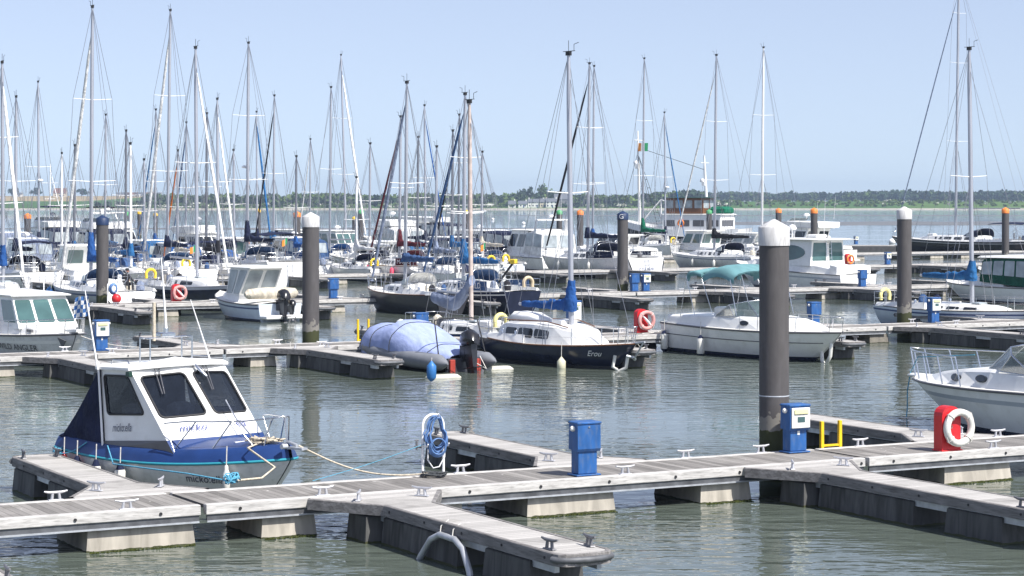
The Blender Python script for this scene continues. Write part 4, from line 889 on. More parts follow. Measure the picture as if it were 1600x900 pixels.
SAILN = [0]
def sailboat(label, mx, d, top, L, sign, jit=0.0, hull=None, boot=None, stripe=None, B=None, wt=None, cover=F_NAVY, genoa=None, hood=None, bimini=None, stripe_w=.09,
             text=None, tmat=None, dodger=None, dtext=None, dtmat=None, hs=None, windows=3, scoop=.55, fb=None, mastm=ALU, radar=False, spread=1, outb=False, wheel=True, stack=.5, boomdir=1,
             fenders=0, solar=False, rake=None, genoa_r=.075, flag=None, ladder_=True, bl=None, trim=None, boomz=None, mastlean=0.0, name='sailing_yacht', topz=None, group=None, deckm=None, low=False, decor=True):
    SAILN[0] += 1; seed = SAILN[0]; rr = random.Random(seed * 31)
    if hs is None and d > 105 and rr.random() < .35: hs = rr.choice([YEL, ORANGE, WHITEF, PALEY, YEL])
    hull = hull or WHITE; B = B or (.345 * L if L < 9 else .325 * L); fb = fb or (.075 * L + .28, .068 * L + .27, .092 * L + .32)
    hd = (HV if sign > 0 else HN) + jit; hr = R(hd)
    mpos = atd(mx, d); mxl = .06 * L
    loc = Vector((mpos.x - math.cos(hr) * mxl, mpos.y - math.sin(hr) * mxl, 0))
    zt = topz or zof(top, d)
    o = thing(name, label, 'yacht', loc, hr, group)
    H = Hull(L, B, fb, rake=rake if rake is not None else .09 * L, flare=(.36, .55), wt=wt or ((.80 if scoop < .4 else .74) if scoop else .66), xm=.42, rnd=2.0, tscoop=scoop, trake=0 if scoop else .25, draft=.5, bowp=1.8)
    ms = [hull, boot or NAVYH, stripe or hull, WHITE]
    mb = MB(); H.build(mb, [(1.0, 0), (1 - .12, 2), (1 - .12 - stripe_w, 0), (.12, 1), (.03, 1), (-1, 1)] if stripe else [(1.0, 0), (.12, 0), (.119, 1), (.02, 1), (-1, 1)], n=18, tm=0)
    ho = mb.build('hull', ms, o)
    MB_ = MB(); H.deck(MB_, .07, 14); MB_.build('deck', deckm or DECK, o)
    mb = MB(); H.rail(mb, .028, .015, n=16); mb.build('toe_rail', trim or (WOODM if rr.random() < .3 else ALU), o)
    x = lambda f: f * L
    sz = lambda xx: H.zs(H.xk(xx))
    # coachroof
    ch = .30 + .012 * L if not low else .22
    st = []
    for f, wf, hf in ((-.13, .60, 1.06), (-.06, .62, 1.05), (.04, .60, 1.0), (.14, .52, .9), (.23, .40, .65), (.29, .28, .22)):
        xx = x(f); w = H.hb(H.xk(xx)) * wf * 1.05; st.append((xx, w, w * .82, sz(xx) - .02, sz(xx) + .05 + ch * hf))
    mb = MB(); rings = []
    for xx, w, wt, z0, z1 in st: rings.append([(xx, w, z0), (xx, wt, z1 - .07), (xx, wt * .88, z1 - .01), (xx, 0, z1 + .05), (xx, -wt * .88, z1 - .01), (xx, -wt, z1 - .07), (xx, -w, z0)])
    mb.loft(rings, closed=False, sm=False); mb.add([p for p in rings[0]], [tuple(range(7))]); mb.add([p for p in rings[-1]], [tuple(range(7))[::-1]])
    cb = mb.build('coachroof', WHITE, o)
    for side in (1, -1):
        for i in range(windows):
            a = lerp(-.12, .17, (i + .12) / windows) * L; b = lerp(-.12, .17, (i + .86) / windows) * L
            def cp(xx, v):
                for q in range(len(st) - 1):
                    if st[q][0] <= xx <= st[q + 1][0] + 1e-6:
                        t = (xx - st[q][0]) / (st[q + 1][0] - st[q][0]); w = lerp(st[q][1], st[q + 1][1], t); wt = lerp(st[q][2], st[q + 1][2], t); z0 = lerp(st[q][3], st[q + 1][3], t); z1 = lerp(st[q][4], st[q + 1][4], t) - .07
                        return V3(xx, side * lerp(w, wt, v), lerp(z0, z1, v))
            P = [cp(a, .32), cp(b, .36), cp(b, .84), cp(a, .86)]
            if side < 0: P = [P[1], P[0], P[3], P[2]]
            P = [P[1], P[0], P[3], P[2]]
            mb = MB(); panel_window(mb, P, (0, 0, 0, 0), .06, .012); mb.build('window', GLASS, cb)
    # hatches, hand rails, coamings
    mb = MB(); zz = sz(x(.17)) + ch + .1; mb.box(x(.08), x(.08) + .5, -.25, .25, st[2][4] + .03, st[2][4] + .1, .02); mb.build('hatch', CLEARV, cb)
    mb = MB()
    for side in (1, -1):
        wv = B * .36
        mb.loft([[(xx, side * (wv + .12), sz(xx)), (xx, side * wv, sz(xx) + hh), (xx, side * (wv - .1), sz(xx) + hh), (xx, side * (wv - .12), sz(xx) - .0)] for xx, hh in ((x(-.46), .16), (x(-.35), .24), (x(-.13), .30))], caps=True)
    mb.build('cockpit_coaming', WHITE, o)
    # mast, boom, cover
    zb = boomz or (sz(0) + ch + .55 + .05 * L); zm = st[2][4] - .02; m0 = V3(mxl, 0, zm); lean = V3(mastlean, 0, 0); mt = V3(mxl - .015 * zt, 0, zt) + lean
    mr = .06 + .0042 * L
    mb = MB(); mb.tube([m0, lerp(m0, mt, .5), lerp(m0, mt, .86), mt], [mr, mr, mr * .95, mr * .6], 8); mast = mb.build('mast', mastm, o)
    mb = MB(); mb.tube([mt, mt + V3(0, 0, .5)], .012, 4).tube([mt + V3(-.3, 0, .12), mt + V3(.35, 0, .12)], .012, 4).box(mt.x - .1, mt.x + .1, -.06, .06, mt.z - .03, mt.z + .12)
    mb.tube([mt + V3(.3, 0, .12), mt + V3(.3, 0, .35), mt + V3(.55, 0, .4)], .012, 4); mb.build('masthead_gear', RUBBER, mast)
    be = bl or .36 * L; bend = mxl - be
    MB().tube([(mxl - .08, 0, zb), (bend, 0, zb + .06)], .06, 7).build('boom', ALU, o)
    if cover:
        mb = MB(); sail_bundle(mb, mxl + .1, bend + .15, zb + .02, .17 + .008 * L, .10, seed, stack); mb.build('sail_cover', cover, o)
    sp = []
    for i in range(spread):
        f = (.5,)[0] if spread == 1 else (.36, .66, .85)[i]
        c = lerp(m0, mt, f); q = B * .36 * (1 - .18 * i)
        MB().tube([c + V3(-.12, q, .06), c, c + V3(-.12, -q, .06)], [.016, .026, .016], 5).build('spreader', WHITEP, mast); sp.append((c, q))
    # rigging
    wr = .007 + .00005 * d
    mb = MB(); cp_ = H.pt(H.xk(mxl - .15), 1, 1)
    for side in (1, -1):
        c, q = sp[-1]; ft = V3(cp_.x, (cp_.y - .05) * side, cp_.z)
        mb.tube([ft, V3(sp[0][0].x - .12, sp[0][1] * side, sp[0][0].z + .06), V3(c.x - .12, q * side, c.z + .06), mt], wr, 4)
        mb.tube([ft + V3(.15, 0, 0), sp[0][0]], wr, 4); mb.tube([ft + V3(-.4, 0, 0), sp[0][0] + V3(0, 0, -.15)], wr, 4)
    bow = H.pt(.985, 1, 1); bow.y = 0; ht = lerp(m0, mt, .93)
    mb.tube([bow, ht], wr, 4); stn = V3(-L / 2 + .2, 0, fb[0]); mb.tube([stn, mt], wr, 4)
    mb.tube([V3(bend, 0, zb + .1), mt], wr * .8, 4); mb.tube([V3(mxl - .15, .04, zm + .3), mt + V3(-.02, .05, -.2)], wr, 4); mb.tube([V3(bend + .8, 0, zb), V3(bend + .5, 0, sz(bend) + .3)], wr * 1.4, 4)
    mb.build('rigging', WIRE, o)
    if genoa:
        a = lerp(bow, ht, .055); b = lerp(bow, ht, .96); n = 12; pts = [lerp(a, b, i / n) for i in range(n + 1)]
        mb = MB(); mb.tube(pts, [genoa_r * (.55 + .5 * math.sin(math.pi * min(1, (i / n) * .8 + .12))) * (1.0 if i < n else .4) for i in range(n + 1)], 7); mb.lathe([(.1, 0), (.12, .03), (.05, .08), (.1, .14)], 8, tuple(lerp(bow, ht, .03))); mb.build('furled_genoa', genoa, o)
    # rails
    mb = MB(); pulpit(mb, H, .86, .6); mb.build('pulpit', STEEL, o)
    mb = MB(); posts_and_wires(mb, H, .1, .86, 6, .6); mb.build('guard_rail', STEEL, o)
    mb = MB(); z0 = fb[0]; xs_ = -L / 2 + (.1 + scoop * .9 if scoop else .08); wv = H.hb(.04) - .06
    for side in (1, -1):
        for zq in (.62, .32): mb.tube([(xs_ + .85, side * (wv + .03), z0 + zq), (xs_ + .05, side * wv, z0 + zq), (xs_, side * (wv - .15), z0 + zq), (xs_, side * .25, z0 + zq)], .016, 5)
        for xx, yy in ((xs_ + .85, wv + .03), (xs_ + .05, wv), (xs_, .25)): mb.tube([(xx, side * yy, z0), (xx, side * yy, z0 + .62)], .016, 5)
    mb.build('pushpit', STEEL, o)
    if hood:
        mb = MB(); z0 = st[0][4] - .12; w = st[0][2] + .12; rg = canvas_arch(mb, x(-.04), x(-.14), w * .9, w, z0, .22, .62 + .015 * L); hood_o = mb.build('sprayhood', hood, o)
        for side in (1, -1):
            P = [V3(x(-.115), side * (w + .005), z0 + .1), V3(x(-.06), side * (w * .93 + .01), z0 + .1), V3(x(-.065), side * w * .9, z0 + .36), V3(x(-.115), side * (w * .97), z0 + .45)]
            if side < 0: pass
            else: P = [P[1], P[0], P[3], P[2]]
            mb = MB(); panel_window(mb, P, (.02, .02, .02, .02), .08, .03); mb.build('hood_window', CLEARV, hood_o)
        mb = MB(); mb.tube([(p[0] - .01, p[1] * 1.01, p[2] + .01) for p in rg[-1]], .018, 5); mb.build('hood_frame', STEEL, hood_o)
        mb = MB()
        Pf = [V3(x(-.058), w * .55, z0 + .16), V3(x(-.058), -w * .55, z0 + .16)]
    if dodger:
        for side in (1, -1):
            k = H.xk(x(-.13)); k2 = H.xk(x(-.36)); a = H.pt(k, 1, side); b = H.pt(k2, 1, side)
            q = .06 * side; lo, hi = .06, .56
            pa = [V3(a.x, a.y - q, a.z + lo), V3(b.x, b.y - q, b.z + lo), V3(b.x, b.y - q, b.z + hi), V3(a.x, a.y - q, a.z + hi)]
            tk = V3(0, -.02 * side, 0); mb = MB(); mb.loft([pa, [p + tk for p in pa]], caps=True); do = mb.build('dodger', dodger, o)
            if dtext:
                u = (pa[1] - pa[0]) if side > 0 else (pa[0] - pa[1]); org = pa[0] if side > 0 else pa[1]
                Lw = u.length; u = u.normalized(); lines = dtext.split('\n'); hgt = .30 if len(lines) == 1 else .19
                for i, tx in enumerate(lines):
                    sxs = min(1.1, (Lw * .86) / (len(tx) * hgt * .95)); 
                    wrap_text('dodger_lettering', tx, lambda a_, b_: org + u * a_ + V3(0, 0, b_), dtmat or WHITEP, do, hgt, Lw * .07, .12 if len(lines) == 1 else (.28 - .24 * i), off=.014, sx=sxs)
    if bimini:
        mb = MB(); z0 = fb[0] + 1.75; rings = []
        for i in range(5):
            f = i / 4; xx = lerp(x(-.22), x(-.44), f); rings.append([(xx, B * .36 * c, z0 + .16 * (1 - c * c) + .1 * math.sin(math.pi * f)) for c in (-1, -.8, -.4, 0, .4, .8, 1)])
        mb.loft(rings, closed=False, sm=True); mb.loft([[(p[0], p[1], p[2] - .03) for p in r] for r in rings][::-1], closed=False, sm=True); bo = mb.build('bimini', bimini, o)
        for side in (1, -1):
            mb = MB()
            for xx in (x(-.23), x(-.43)): mb.tube([(x(-.33), side * B * .37, fb[0] + .3), (xx, side * B * .36, z0)], .014, 5)
            mb.build('bimini_frame', STEEL, bo)
    # cockpit gear
    if wheel and L > 8.4:
        mb = MB(); mb.torus((x(-.33), 0, fb[0] + .75), .42, .018, (1, 0, 0), 22, 5)
        for q in range(3): a = q * 1.047; mb.tube([(x(-.33), .42 * math.cos(a), fb[0] + .75 + .42 * math.sin(a)), (x(-.33), -.42 * math.cos(a), fb[0] + .75 - .42 * math.sin(a))], .01, 4)
        mb.build('steering_wheel', STEEL, o); MB().box(x(-.33) + .03, x(-.33) + .2, -.1, .1, fb[0] - .1, fb[0] + .85, .03).build('binnacle', WHITE, o)
    mb = MB()
    for side in (1, -1):
        for f in (-.2, -.3): mb.lathe([(.08, 0), (.06, .08), (.07, .14), (.05, .18)], 10, (x(f), side * B * .345, sz(x(f)) + .24))
    mb.build('winch', STEEL, o)
    if decor:
        for q in range(rr.randint(2, 4)):
            f = rr.uniform(-.42, -.2); yy = rr.uniform(-.3, .3) * B; s_ = rr.uniform(.14, .24); mb = MB()
            mb.lathe([(s_ * .9, fb[0]), (s_, fb[0] + .12), (s_ * .85, fb[0] + .24 + s_ * .8), (s_ * .3, fb[0] + .3 + s_)], 7, (x(f), yy, 0), sm=True)
            mb.build('cockpit_gear', rr.choice([F_NAVY, CHART, F_BEIGE, F_GREY, F_BLACK, F_DKBL]), o)
        if rr.random() < .6:
            MB().box(x(.2), x(.2) + .75, -.38, .38, st[3][4] - .12, st[3][4] + .16, .06).build('liferaft', WHITE, o)
    if hs: horseshoe(o, (xs_ - .03, -.1 * B if rr.random() < .5 else .22 * B, fb[0] + .42), hs)
    if ladder_ and sign > 0:
        mb = MB(); xx = -L / 2 - .05
        for side in (-.2, .2): mb.tube([(xx + (scoop or 0) * .85, side, fb[0] * .98), (xx + .0, side, .15)], .016, 5)
        for q in range(4): f = .15 + q * .22; mb.tube([(xx + (scoop or 0) * .85 * (1 - f), -.2, lerp(fb[0], .15, f)), (xx + (scoop or 0) * .85 * (1 - f), .2, lerp(fb[0], .15, f))], .016, 5)
        mb.build('stern_ladder', STEEL, o)
    if text:
        if sign > 0:
            Lt = len(text); hgt = .2
            def tf(u, v):
                f = v / fb[0]; p = H.pt(0, f, 1); return V3(p.x, -u, v)
            wrap_text('stern_lettering', text, tf, tmat or MIDNAVY, ho, hgt, -Lt * hgt * .42, fb[0] * .4, off=.012)
        else: wrap_text('hull_lettering', text, H.side_fn(-1, L * .26), tmat or WHITEP, ho, .2, 0, fb[1] * .62)
    if radar:
        c = lerp(m0, mt, .42); MB().lathe([(.05, -.06), (.24, -.04), (.25, .06), (.16, .13), (.02, .15)], 12, (c.x + .42, 0, c.z)).tube([(c.x, 0, c.z - .05), (c.x + .4, 0, c.z - .05)], .03, 5).build('radar_dome', WHITEP, mast)
    if solar: MB().box(x(-.49), x(-.42), -.6, .6, fb[0] + 1.5, fb[0] + 1.53).tube([(x(-.46), .5, fb[0]), (x(-.46), .5, fb[0] + 1.5)], .02, 5).tube([(x(-.46), -.5, fb[0]), (x(-.46), -.5, fb[0] + 1.5)], .02, 5).build('solar_panel', GLASS, o)
    if outb: outboard(o, -L / 2 - .06, -.3 * B * (1 if rr.random() < .5 else -1), fb[0] * .75, .85, outb)
    if flag: flag_piece(o, (xs_ - .02, .3, fb[0] + .4), flag)
    if fenders:
        for i in range(fenders):
            k = lerp(.25, .72, (i + .5) / fenders); side = 1 if sign > 0 else -1; p = H.pt(k, 1, side)
            wp = o.matrix_basis @ (p + V3(0, side * .13, -.18)); fender('white fender hanging along the side of the ' + fenders_name(label), wp, .6, .13, WHITEF, None, 'white fenders of the ' + fenders_name(label), .25)
    o['hull_L'] = L
    return o, H
def fenders_name(lb): return ' '.join(lb.split()[:7])
def flag_piece(parent, p, kind, s=1.0):
    """flag on a staff; kind = list of materials in vertical stripes"""
    x, y, z = p; MB().tube([(x, y, z), (x - .35 * s, y, z + 1.25 * s)], .014, 5).build('flag_staff', WOODM, parent)
    n = 12; top = V3(x - .35 * s, y, z + 1.25 * s); mb = MB()
    for q in range(len(kind)):
        rings = []
        for i in range(5):
            f = (q + i / 4) / len(kind); xx = -f * .75 * s; w = .05 * math.sin(f * 7)
            rings.append([top + V3(xx * .4, w + f * .5 * s, -f * .18), top + V3(xx * .4 + .1, w * 1.3 + f * .45 * s, -.45 * s - f * .16)])
        mb.loft(rings, closed=False, mi=q, sm=True); mb.loft([[p_ + V3(.006, .004, 0) for p_ in r] for r in rings][::-1], closed=False, mi=q, sm=True)
    return mb.build('ensign', kind, parent)
IRISH = [mat('flag_green', (.03, .30, .12), .8), mat('flag_white', (.8, .8, .78), .8), mat('flag_orange', (.8, .28, .04), .8)]

# ------------------------------------------------------------------ motor boats
def shell(mb, st, mi=0, caps=True):
    """superstructure from stations (x, half width at base, half width at top, z base, z top)"""
    rings = []
    for x, w, wt, z0, z1 in st:
        r = min(.08, wt * .3); rings.append([(x, w, z0), (x, wt, z1 - r * .8), (x, wt - r, z1), (x, 0, z1 + .03), (x, -wt + r, z1), (x, -wt, z1 - r * .8), (x, -w, z0)])
    mb.loft(rings, closed=False, mi=mi)
    if caps: mb.add(rings[0], [tuple(range(7))], mi); mb.add(rings[-1], [tuple(range(7))[::-1]], mi)
    return rings
def deckhouse(parent, xr, xf, rxr, rxf, z0, z1, wb, wt, wbf=None, wtf=None, wall=None, glass=None, side_win=2, front_win=2, rear_win=0, roof=True, over=.12, name='deckhouse', win_lo=.38, win_hi=.9, roofm=None, door=False, z0f=None, frame=None):
    """cabin with raked ends: x rear/front at the base (xr, xf) and roof (rxr, rxf)"""
    wbf = wbf or wb; wtf = wtf or wt; wall = wall or WHITE; glass = glass or GLASS; z0f = z0f if z0f is not None else z0
    A = {}
    for sd in (1, -1):
        A[sd] = [V3(xr, wb * sd, z0), V3(xf, wbf * sd, z0f), V3(rxf, wtf * sd, z1), V3(rxr, wt * sd, z1)]
    mb = MB(); mb.add(A[1], [(1, 0, 3, 2)]); mb.add(A[-1], [(0, 1, 2, 3)])
    mb.add([A[-1][1], A[1][1], A[1][2], A[-1][2]], [(0, 1, 2, 3)]); mb.add([A[1][0], A[-1][0], A[-1][3], A[1][3]], [(0, 1, 2, 3)]); mb.add([A[1][3], A[-1][3], A[-1][2], A[1][2]], [(0, 1, 2, 3)])
    ho = mb.build(name, wall, parent)
    for sd in (1, -1):
        a = A[sd]; q = [a[1], a[0], a[3], a[2]] if sd > 0 else a
        for i in range(side_win):
            l, r = (i + .12) / side_win, 1 - (i + .88) / side_win
            mb = MB(); panel_window(mb, q, (l, r, win_lo, 1 - win_hi), .07, .015); mb.build('side_window', glass, ho)
    q = [A[-1][1], A[1][1], A[1][2], A[-1][2]]
    for i in range(front_win):
        mb = MB(); panel_window(mb, q, ((i + .07) / front_win, 1 - (i + .93) / front_win, win_lo, 1 - win_hi), .07, .015); mb.build('windscreen', glass, ho)
    q = [A[1][0], A[-1][0], A[-1][3], A[1][3]]
    for i in range(rear_win):
        mb = MB(); panel_window(mb, q, ((i + .1) / rear_win, 1 - (i + .9) / rear_win, .2 if door else win_lo, 1 - win_hi), .07, .015); mb.build('rear_window', glass, ho)
    if roof:
        mb = MB(); o_ = over
        mb.loft([[(rxr - o_ * 1.6, wt + o_ * .6, z1), (rxf + o_, wtf + o_ * .5, z1), (rxf + o_, -wtf - o_ * .5, z1), (rxr - o_ * 1.6, -wt - o_ * .6, z1)],
                 [(rxr - o_ * 1.7, wt + o_ * .7, z1 + .05), (rxf + o_ * 1.1, wtf + o_ * .6, z1 + .05), (rxf + o_ * 1.1, -wtf - o_ * .6, z1 + .05), (rxr - o_ * 1.7, -wt - o_ * .7, z1 + .05)],
                 [(rxr - o_, wt * .8, z1 + .13), (rxf + o_ * .3, wtf * .8, z1 + .12), (rxf + o_ * .3, -wtf * .8, z1 + .12), (rxr - o_, -wt * .8, z1 + .13)]], caps=True)
        mb.build('roof', roofm or wall, ho)
    return ho
def whip(parent, p, h, lean=-.1, m=None, name='aerial'):
    return MB().tube([p, (p[0] + lean * h, p[1], p[2] + h)], [.02, .008], 5).build(name, m or WHITEP, parent)
def canvas_box(parent, x0, x1, w0, w1, z0, z1, top0, top1, m, name='canopy', win=CLEARV, wins=3, roofm=None, split=.45):
    """cockpit canopy: cloth lower skirt, clear panels, cloth roof"""
    mb = MB(); r = []
    for i in range(5):
        f = i / 4; xx = lerp(x0, x1, f); w = lerp(w0, w1, f); zt = lerp(top0, top1, f) + .08 * math.sin(math.pi * f); xt = lerp(x0 + .15, x1 - .15, f)
        r.append([(xx, w, lerp(z0, z1, f)), (xt, w * .9, zt - .15), (xt, w * .72, zt), (xt, 0, zt + .06), (xt, -w * .72, zt), (xt, -w * .9, zt - .15), (xx, -w, lerp(z0, z1, f))])
    mb.loft(r, closed=False, sm=False); mb.add(r[0], [tuple(range(7))]); mb.add(r[-1], [tuple(range(7))[::-1]])
    co = mb.build(name, m, parent)
    for side in (0, 6):
        for i in range(wins):
            f0, f1 = (i + .08) / wins, (i + .92) / wins
            def g(f, v):
                q = min(3, int(f * 4)); t = f * 4 - q; a = Vector(r[q][side]).lerp(Vector(r[q + 1][side]), t); s2 = 1 if side == 0 else 5; b = Vector(r[q][s2]).lerp(Vector(r[q + 1][s2]), t); return a.lerp(b, v)
            P = [g(f0, split), g(f1, split), g(f1, .97), g(f0, .97)]
            if side == 0: P = [P[1], P[0], P[3], P[2]]
            mb = MB(); panel_window(mb, P, (0, 0, 0, 0), .06, .02); mb.build('clear_panel', win, co)
    e = [Vector(q) for q in (r[0][0], r[0][6], r[0][5], r[0][1])]
    for i in range(2):
        mb = MB(); panel_window(mb, e, (i / 2 + .05, .55 - i / 2, split, .03), .06, .02); mb.build('clear_panel', win, co)
    return co
MOTN = [0]
def motorbase(label, px, d, L, sign, B=None, hull=None, fb=None, jit=0.0, boot=None, stripe=None, flare=(.1, .62), rake=None, name='motor_cruiser', cat='motorboat', loc=None, platform=True, rails=True, group=None, wt=.9, levels=None, ms=None, toe=None, foredeck=True):
    MOTN[0] += 1
    B = B or .33 * L; fb = fb or (.09 * L + .15, .095 * L + .2, .125 * L + .3); hd = R((HV if sign > 0 else HN) + jit)
    o = thing(name, label, cat, loc if loc is not None else atd(px, d), hd, group)
    H = Hull(L, B, fb, rake=rake if rake is not None else .16 * L, flare=flare, wt=wt, xm=.45, draft=.4, bowp=2.1)
    mb = MB(); H.build(mb, levels or [(1.0, 0), (.8, 0), (.79, 2), (.70, 0), (.14, 0), (.139, 1), (.02, 1), (-1, 1)], n=20, tm=0)
    ho = mb.build('hull', ms or [hull or WHITE, boot or NAVYH, stripe or hull or WHITE], o)
    mb = MB(); H.deck(mb, .10, 14); mb.build('deck', DECK, o)
    mb = MB(); H.rail(mb, .035, -.03, out=.012, n=18); mb.build('rubbing_strake', toe or CHART, o)
    if platform: MB().box(-L / 2 - .6, -L / 2 + .05, -B * .4, B * .4, .22, .32, .03).build('swim_platform', WHITE, o)
    if rails:
        mb = MB(); pulpit(mb, H, .55, .5, .016, .08, .1, False, n=9)
        for k in (.65, .74, .83): 
            for side in (1, -1): p = H.pt(k, 1, side); p.y -= .08 * side; mb.tube([p, p + V3(.1 * (k - .55) / .43, 0, .5)], .014, 5)
        mb.build('bow_rail', STEEL, o)
    return o, H, ho

# ------------------------------------------------------------------ the white and blue cabin boat in the left foreground
LIGHTG = mat('gelcoat_light_grey', (0.70, 0.70, 0.70), 0.22, var=0.07, dirt=(0.3, 0.3, 0.28), dirt_amt=0.3)
def cabin_boat():
    hd = R(-46); o = thing('cabin_boat', 'white and royal blue cabin boat with navy stern tent moored in the left foreground', 'motorboat', W(14.9, 40.4), hd)
    L, B = 6.28, 2.62; x0 = 0.14                     # hull runs from x = -3.0 to 3.5
    H = Hull(L, B, (.76, .73, .95), rake=.85, flare=(.12, .55), wt=.84, xm=.42, draft=.4, bowp=2.3)
    def sh(mb): mb.v = [(a + x0, b, c) for a, b, c in mb.v]; return mb
    hp = lambda k, f, s: H.pt(k, f, s) + V3(x0, 0, 0)
    mb = MB(); H.build(mb, [(1, 0), (.6, 0), (.12, 0), (.0, 1), (-1, 1)], 24, 0); ho = sh(mb).build('hull', [LIGHTG, MIDNAVY], o)
    mb = MB(); H.rail(mb, .028, 0, n=28, out=.008); sh(mb).build('rubbing_strip', TEAL, o)
    # gunwale moulding above the strip and cambered foredeck
    mb = MB(); n = 26
    def gun(k, q):
        p = hp(k, 1, 1); hgt = .24 + .02 * k; return V3(p.x - .10 * q * k ** 4, max(.004, p.y + .02 - .16 * q * min(1, p.y * 2)), p.z + .01 + hgt * (1 - (1 - q) ** 1.6))
    for side in (1, -1):
        rings = []
        for i in range(n + 1):
            k = i / n; rg = [gun(k, q) for q in (0, .35, .7, 1)]; rings.append([V3(p.x, p.y * side, p.z) for p in (rg if side < 0 else rg[::-1])])
        mb.loft(rings, closed=False, sm=True)
    a = [gun(0, q) for q in (0, .35, .7, 1)]; mb.add([V3(p.x, p.y, p.z) for p in a] + [V3(p.x, -p.y, p.z) for p in a[::-1]], [tuple(range(8))])
    mb.build('gunwale', ROYAL, o)
    mb = MB(); rings = []
    for i in range(n + 1):
        k = lerp(.0, 1, i / n); p = gun(k, 1); cb = .16 * min(1, (1 - k) * 3); rings.append([V3(p.x, p.y * f, p.z - .004 + cb * (1 - f * f)) for f in (1, .75, .4, 0, -.4, -.75, -1)])
    mb.loft(rings, closed=False, sm=True); mb.build('foredeck', ROYAL, o)
    # cabin: blue trunk, white upper
    def ring_front(xs, ys_, z, xc, zc): return V3(xs, -ys_, z), V3(xc, 0, zc), V3(xs, ys_, z)
    rb = [V3(-1.2, -1.10, 1.02), V3(-1.2, 1.10, 1.02)]
    fb_ = ring_front(.92, 1.12, 1.19, 1.22, 1.22); ft = ring_front(-.28, 1.12, 2.44, -.12, 2.5); rt = [V3(-1.5, -1.0, 2.40), V3(-1.5, 1.0, 2.40)]
    mb = MB()
    def patch(P, n=6): mb.loft([[lerp(lerp(P[0], P[1], a / n), lerp(P[3], P[2], a / n), b / n) for b in range(n + 1)] for a in range(n + 1)][::-1], closed=False)
    def holed(P, m, r):
        """wall panel with a rounded window opening, inner faces too"""
        w = ((P[1] - P[0]).length + (P[2] - P[3]).length) / 2; h = ((P[3] - P[0]).length + (P[2] - P[1]).length) / 2
        ol = quad_outline((1 - m[0] - m[1]) * w, (1 - m[2] - m[3]) * h, r, 6); iu = [(m[0] + x / w, m[2] + y / h) for x, y in ol]
        cu_, cv = (m[0] + 1 - m[1]) / 2, (m[2] + 1 - m[3]) / 2; ou = []
        for u, v in iu:
            du, dv = u - cu_, v - cv; t = min([(1 - cu_) / du if du > 1e-6 else 9e9, -cu_ / du if du < -1e-6 else 9e9, (1 - cv) / dv if dv > 1e-6 else 9e9, -cv / dv if dv < -1e-6 else 9e9]); ou.append([cu_ + du * t, cv + dv * t])
        for c in ((0, 0), (1, 0), (1, 1), (0, 1)): k = min(range(len(ou)), key=lambda q: (ou[q][0] - c[0]) ** 2 + (ou[q][1] - c[1]) ** 2); ou[k] = list(c)
        bl = lambda u, v: lerp(lerp(P[0], P[1], u), lerp(P[3], P[2], u), v)
        nn = (P[1] - P[0]).cross(P[3] - P[0]).normalized() * .03
        a = [bl(*q) for q in ou]; b = [bl(*q) for q in iu]; mid = [lerp(x, y, .5) for x, y in zip(a, b)]
        mb.loft([a, mid, b, [q - nn for q in b], [q - nn for q in a]])
        return bl, iu, nn
    WINS = [([rb[0], fb_[0], ft[0], rt[0]], (.10, .17, .37, .08), .09, 'side_window'), ([fb_[2], rb[1], rt[1], ft[2]], (.17, .10, .37, .08), .09, 'side_window'),
            ([fb_[0], fb_[1], ft[1], ft[0]], (.10, .08, .31, .10), .10, 'windscreen'), ([fb_[1], fb_[2], ft[2], ft[1]], (.10, .08, .31, .10), .10, 'windscreen')]
    openings = [holed(P, m, r) for P, m, r, nm in WINS]
    cab = mb.build('cabin', WHITE, o)
    lo = [V3(-1.2, -1.16, .86), V3(1.25, -1.12, .86), V3(1.85, 0, .98), V3(1.25, 1.12, .86), V3(-1.2, 1.16, .86)]
    hi = [rb[0] + V3(0, -.02, 0), fb_[0] + V3(.02, -.02, 0), fb_[1] + V3(.025, 0, 0), fb_[2] + V3(.02, .02, 0), rb[1] + V3(0, .02, 0)]
    mb = MB(); mb.add(lo + hi, [(1, 2, 7, 6), (2, 3, 8, 7)], 0); mb.add(lo + hi, [(0, 1, 6, 5), (3, 4, 9, 8)], 1); mb.build('cabin_trunk', [ROYAL, CHART], o)
    # panes in rubber seals
    for (P, m, r, nm), (bl, iu, nn) in zip(WINS, openings):
        pts = [bl(*q) for q in iu]; mb = MB(); mb.tube([q + nn * .3 for q in pts], .022, 6, closed=True); f = mb.build(nm + '_seal', RUBBER, cab)
        mb = MB(); c = sum(pts, V3(0, 0, 0)) / len(pts); k = len(pts); mb.add([q - nn * .4 for q in pts] + [q - nn * .6 for q in pts], [tuple(range(k)), tuple(range(2 * k - 1, k - 1, -1))]); mb.build(nm, CABGLASS, f)
    MB().box(-.1, .75, -.98, .98, 1.22, 1.30, .03).build('dashboard', CHART, cab); MB().box(-1.15, -.75, -.75, -.3, .95, 1.75, .08).build('helm_seat', F_GREY, cab); MB().box(-1.15, -.75, .3, .75, .95, 1.7, .08).build('mate_seat', F_GREY, cab)
    MB().torus((-.22, -.5, 1.5), .19, .016, (1, 0, .5), 18, 5).build('steering_wheel', RUBBER, cab); MB().box(.1, .2, -.2, .12, 1.32, 1.55, .02).build('plotter', CHART, cab)
    MB().box(-1.19, -1.13, -1.0, 1.0, 1.0, 1.3).build('bulkhead', WHITE, cab)
    Pl = [fb_[0], fb_[1], ft[1], ft[0]]; Pr = [fb_[1], fb_[2], ft[2], ft[1]]
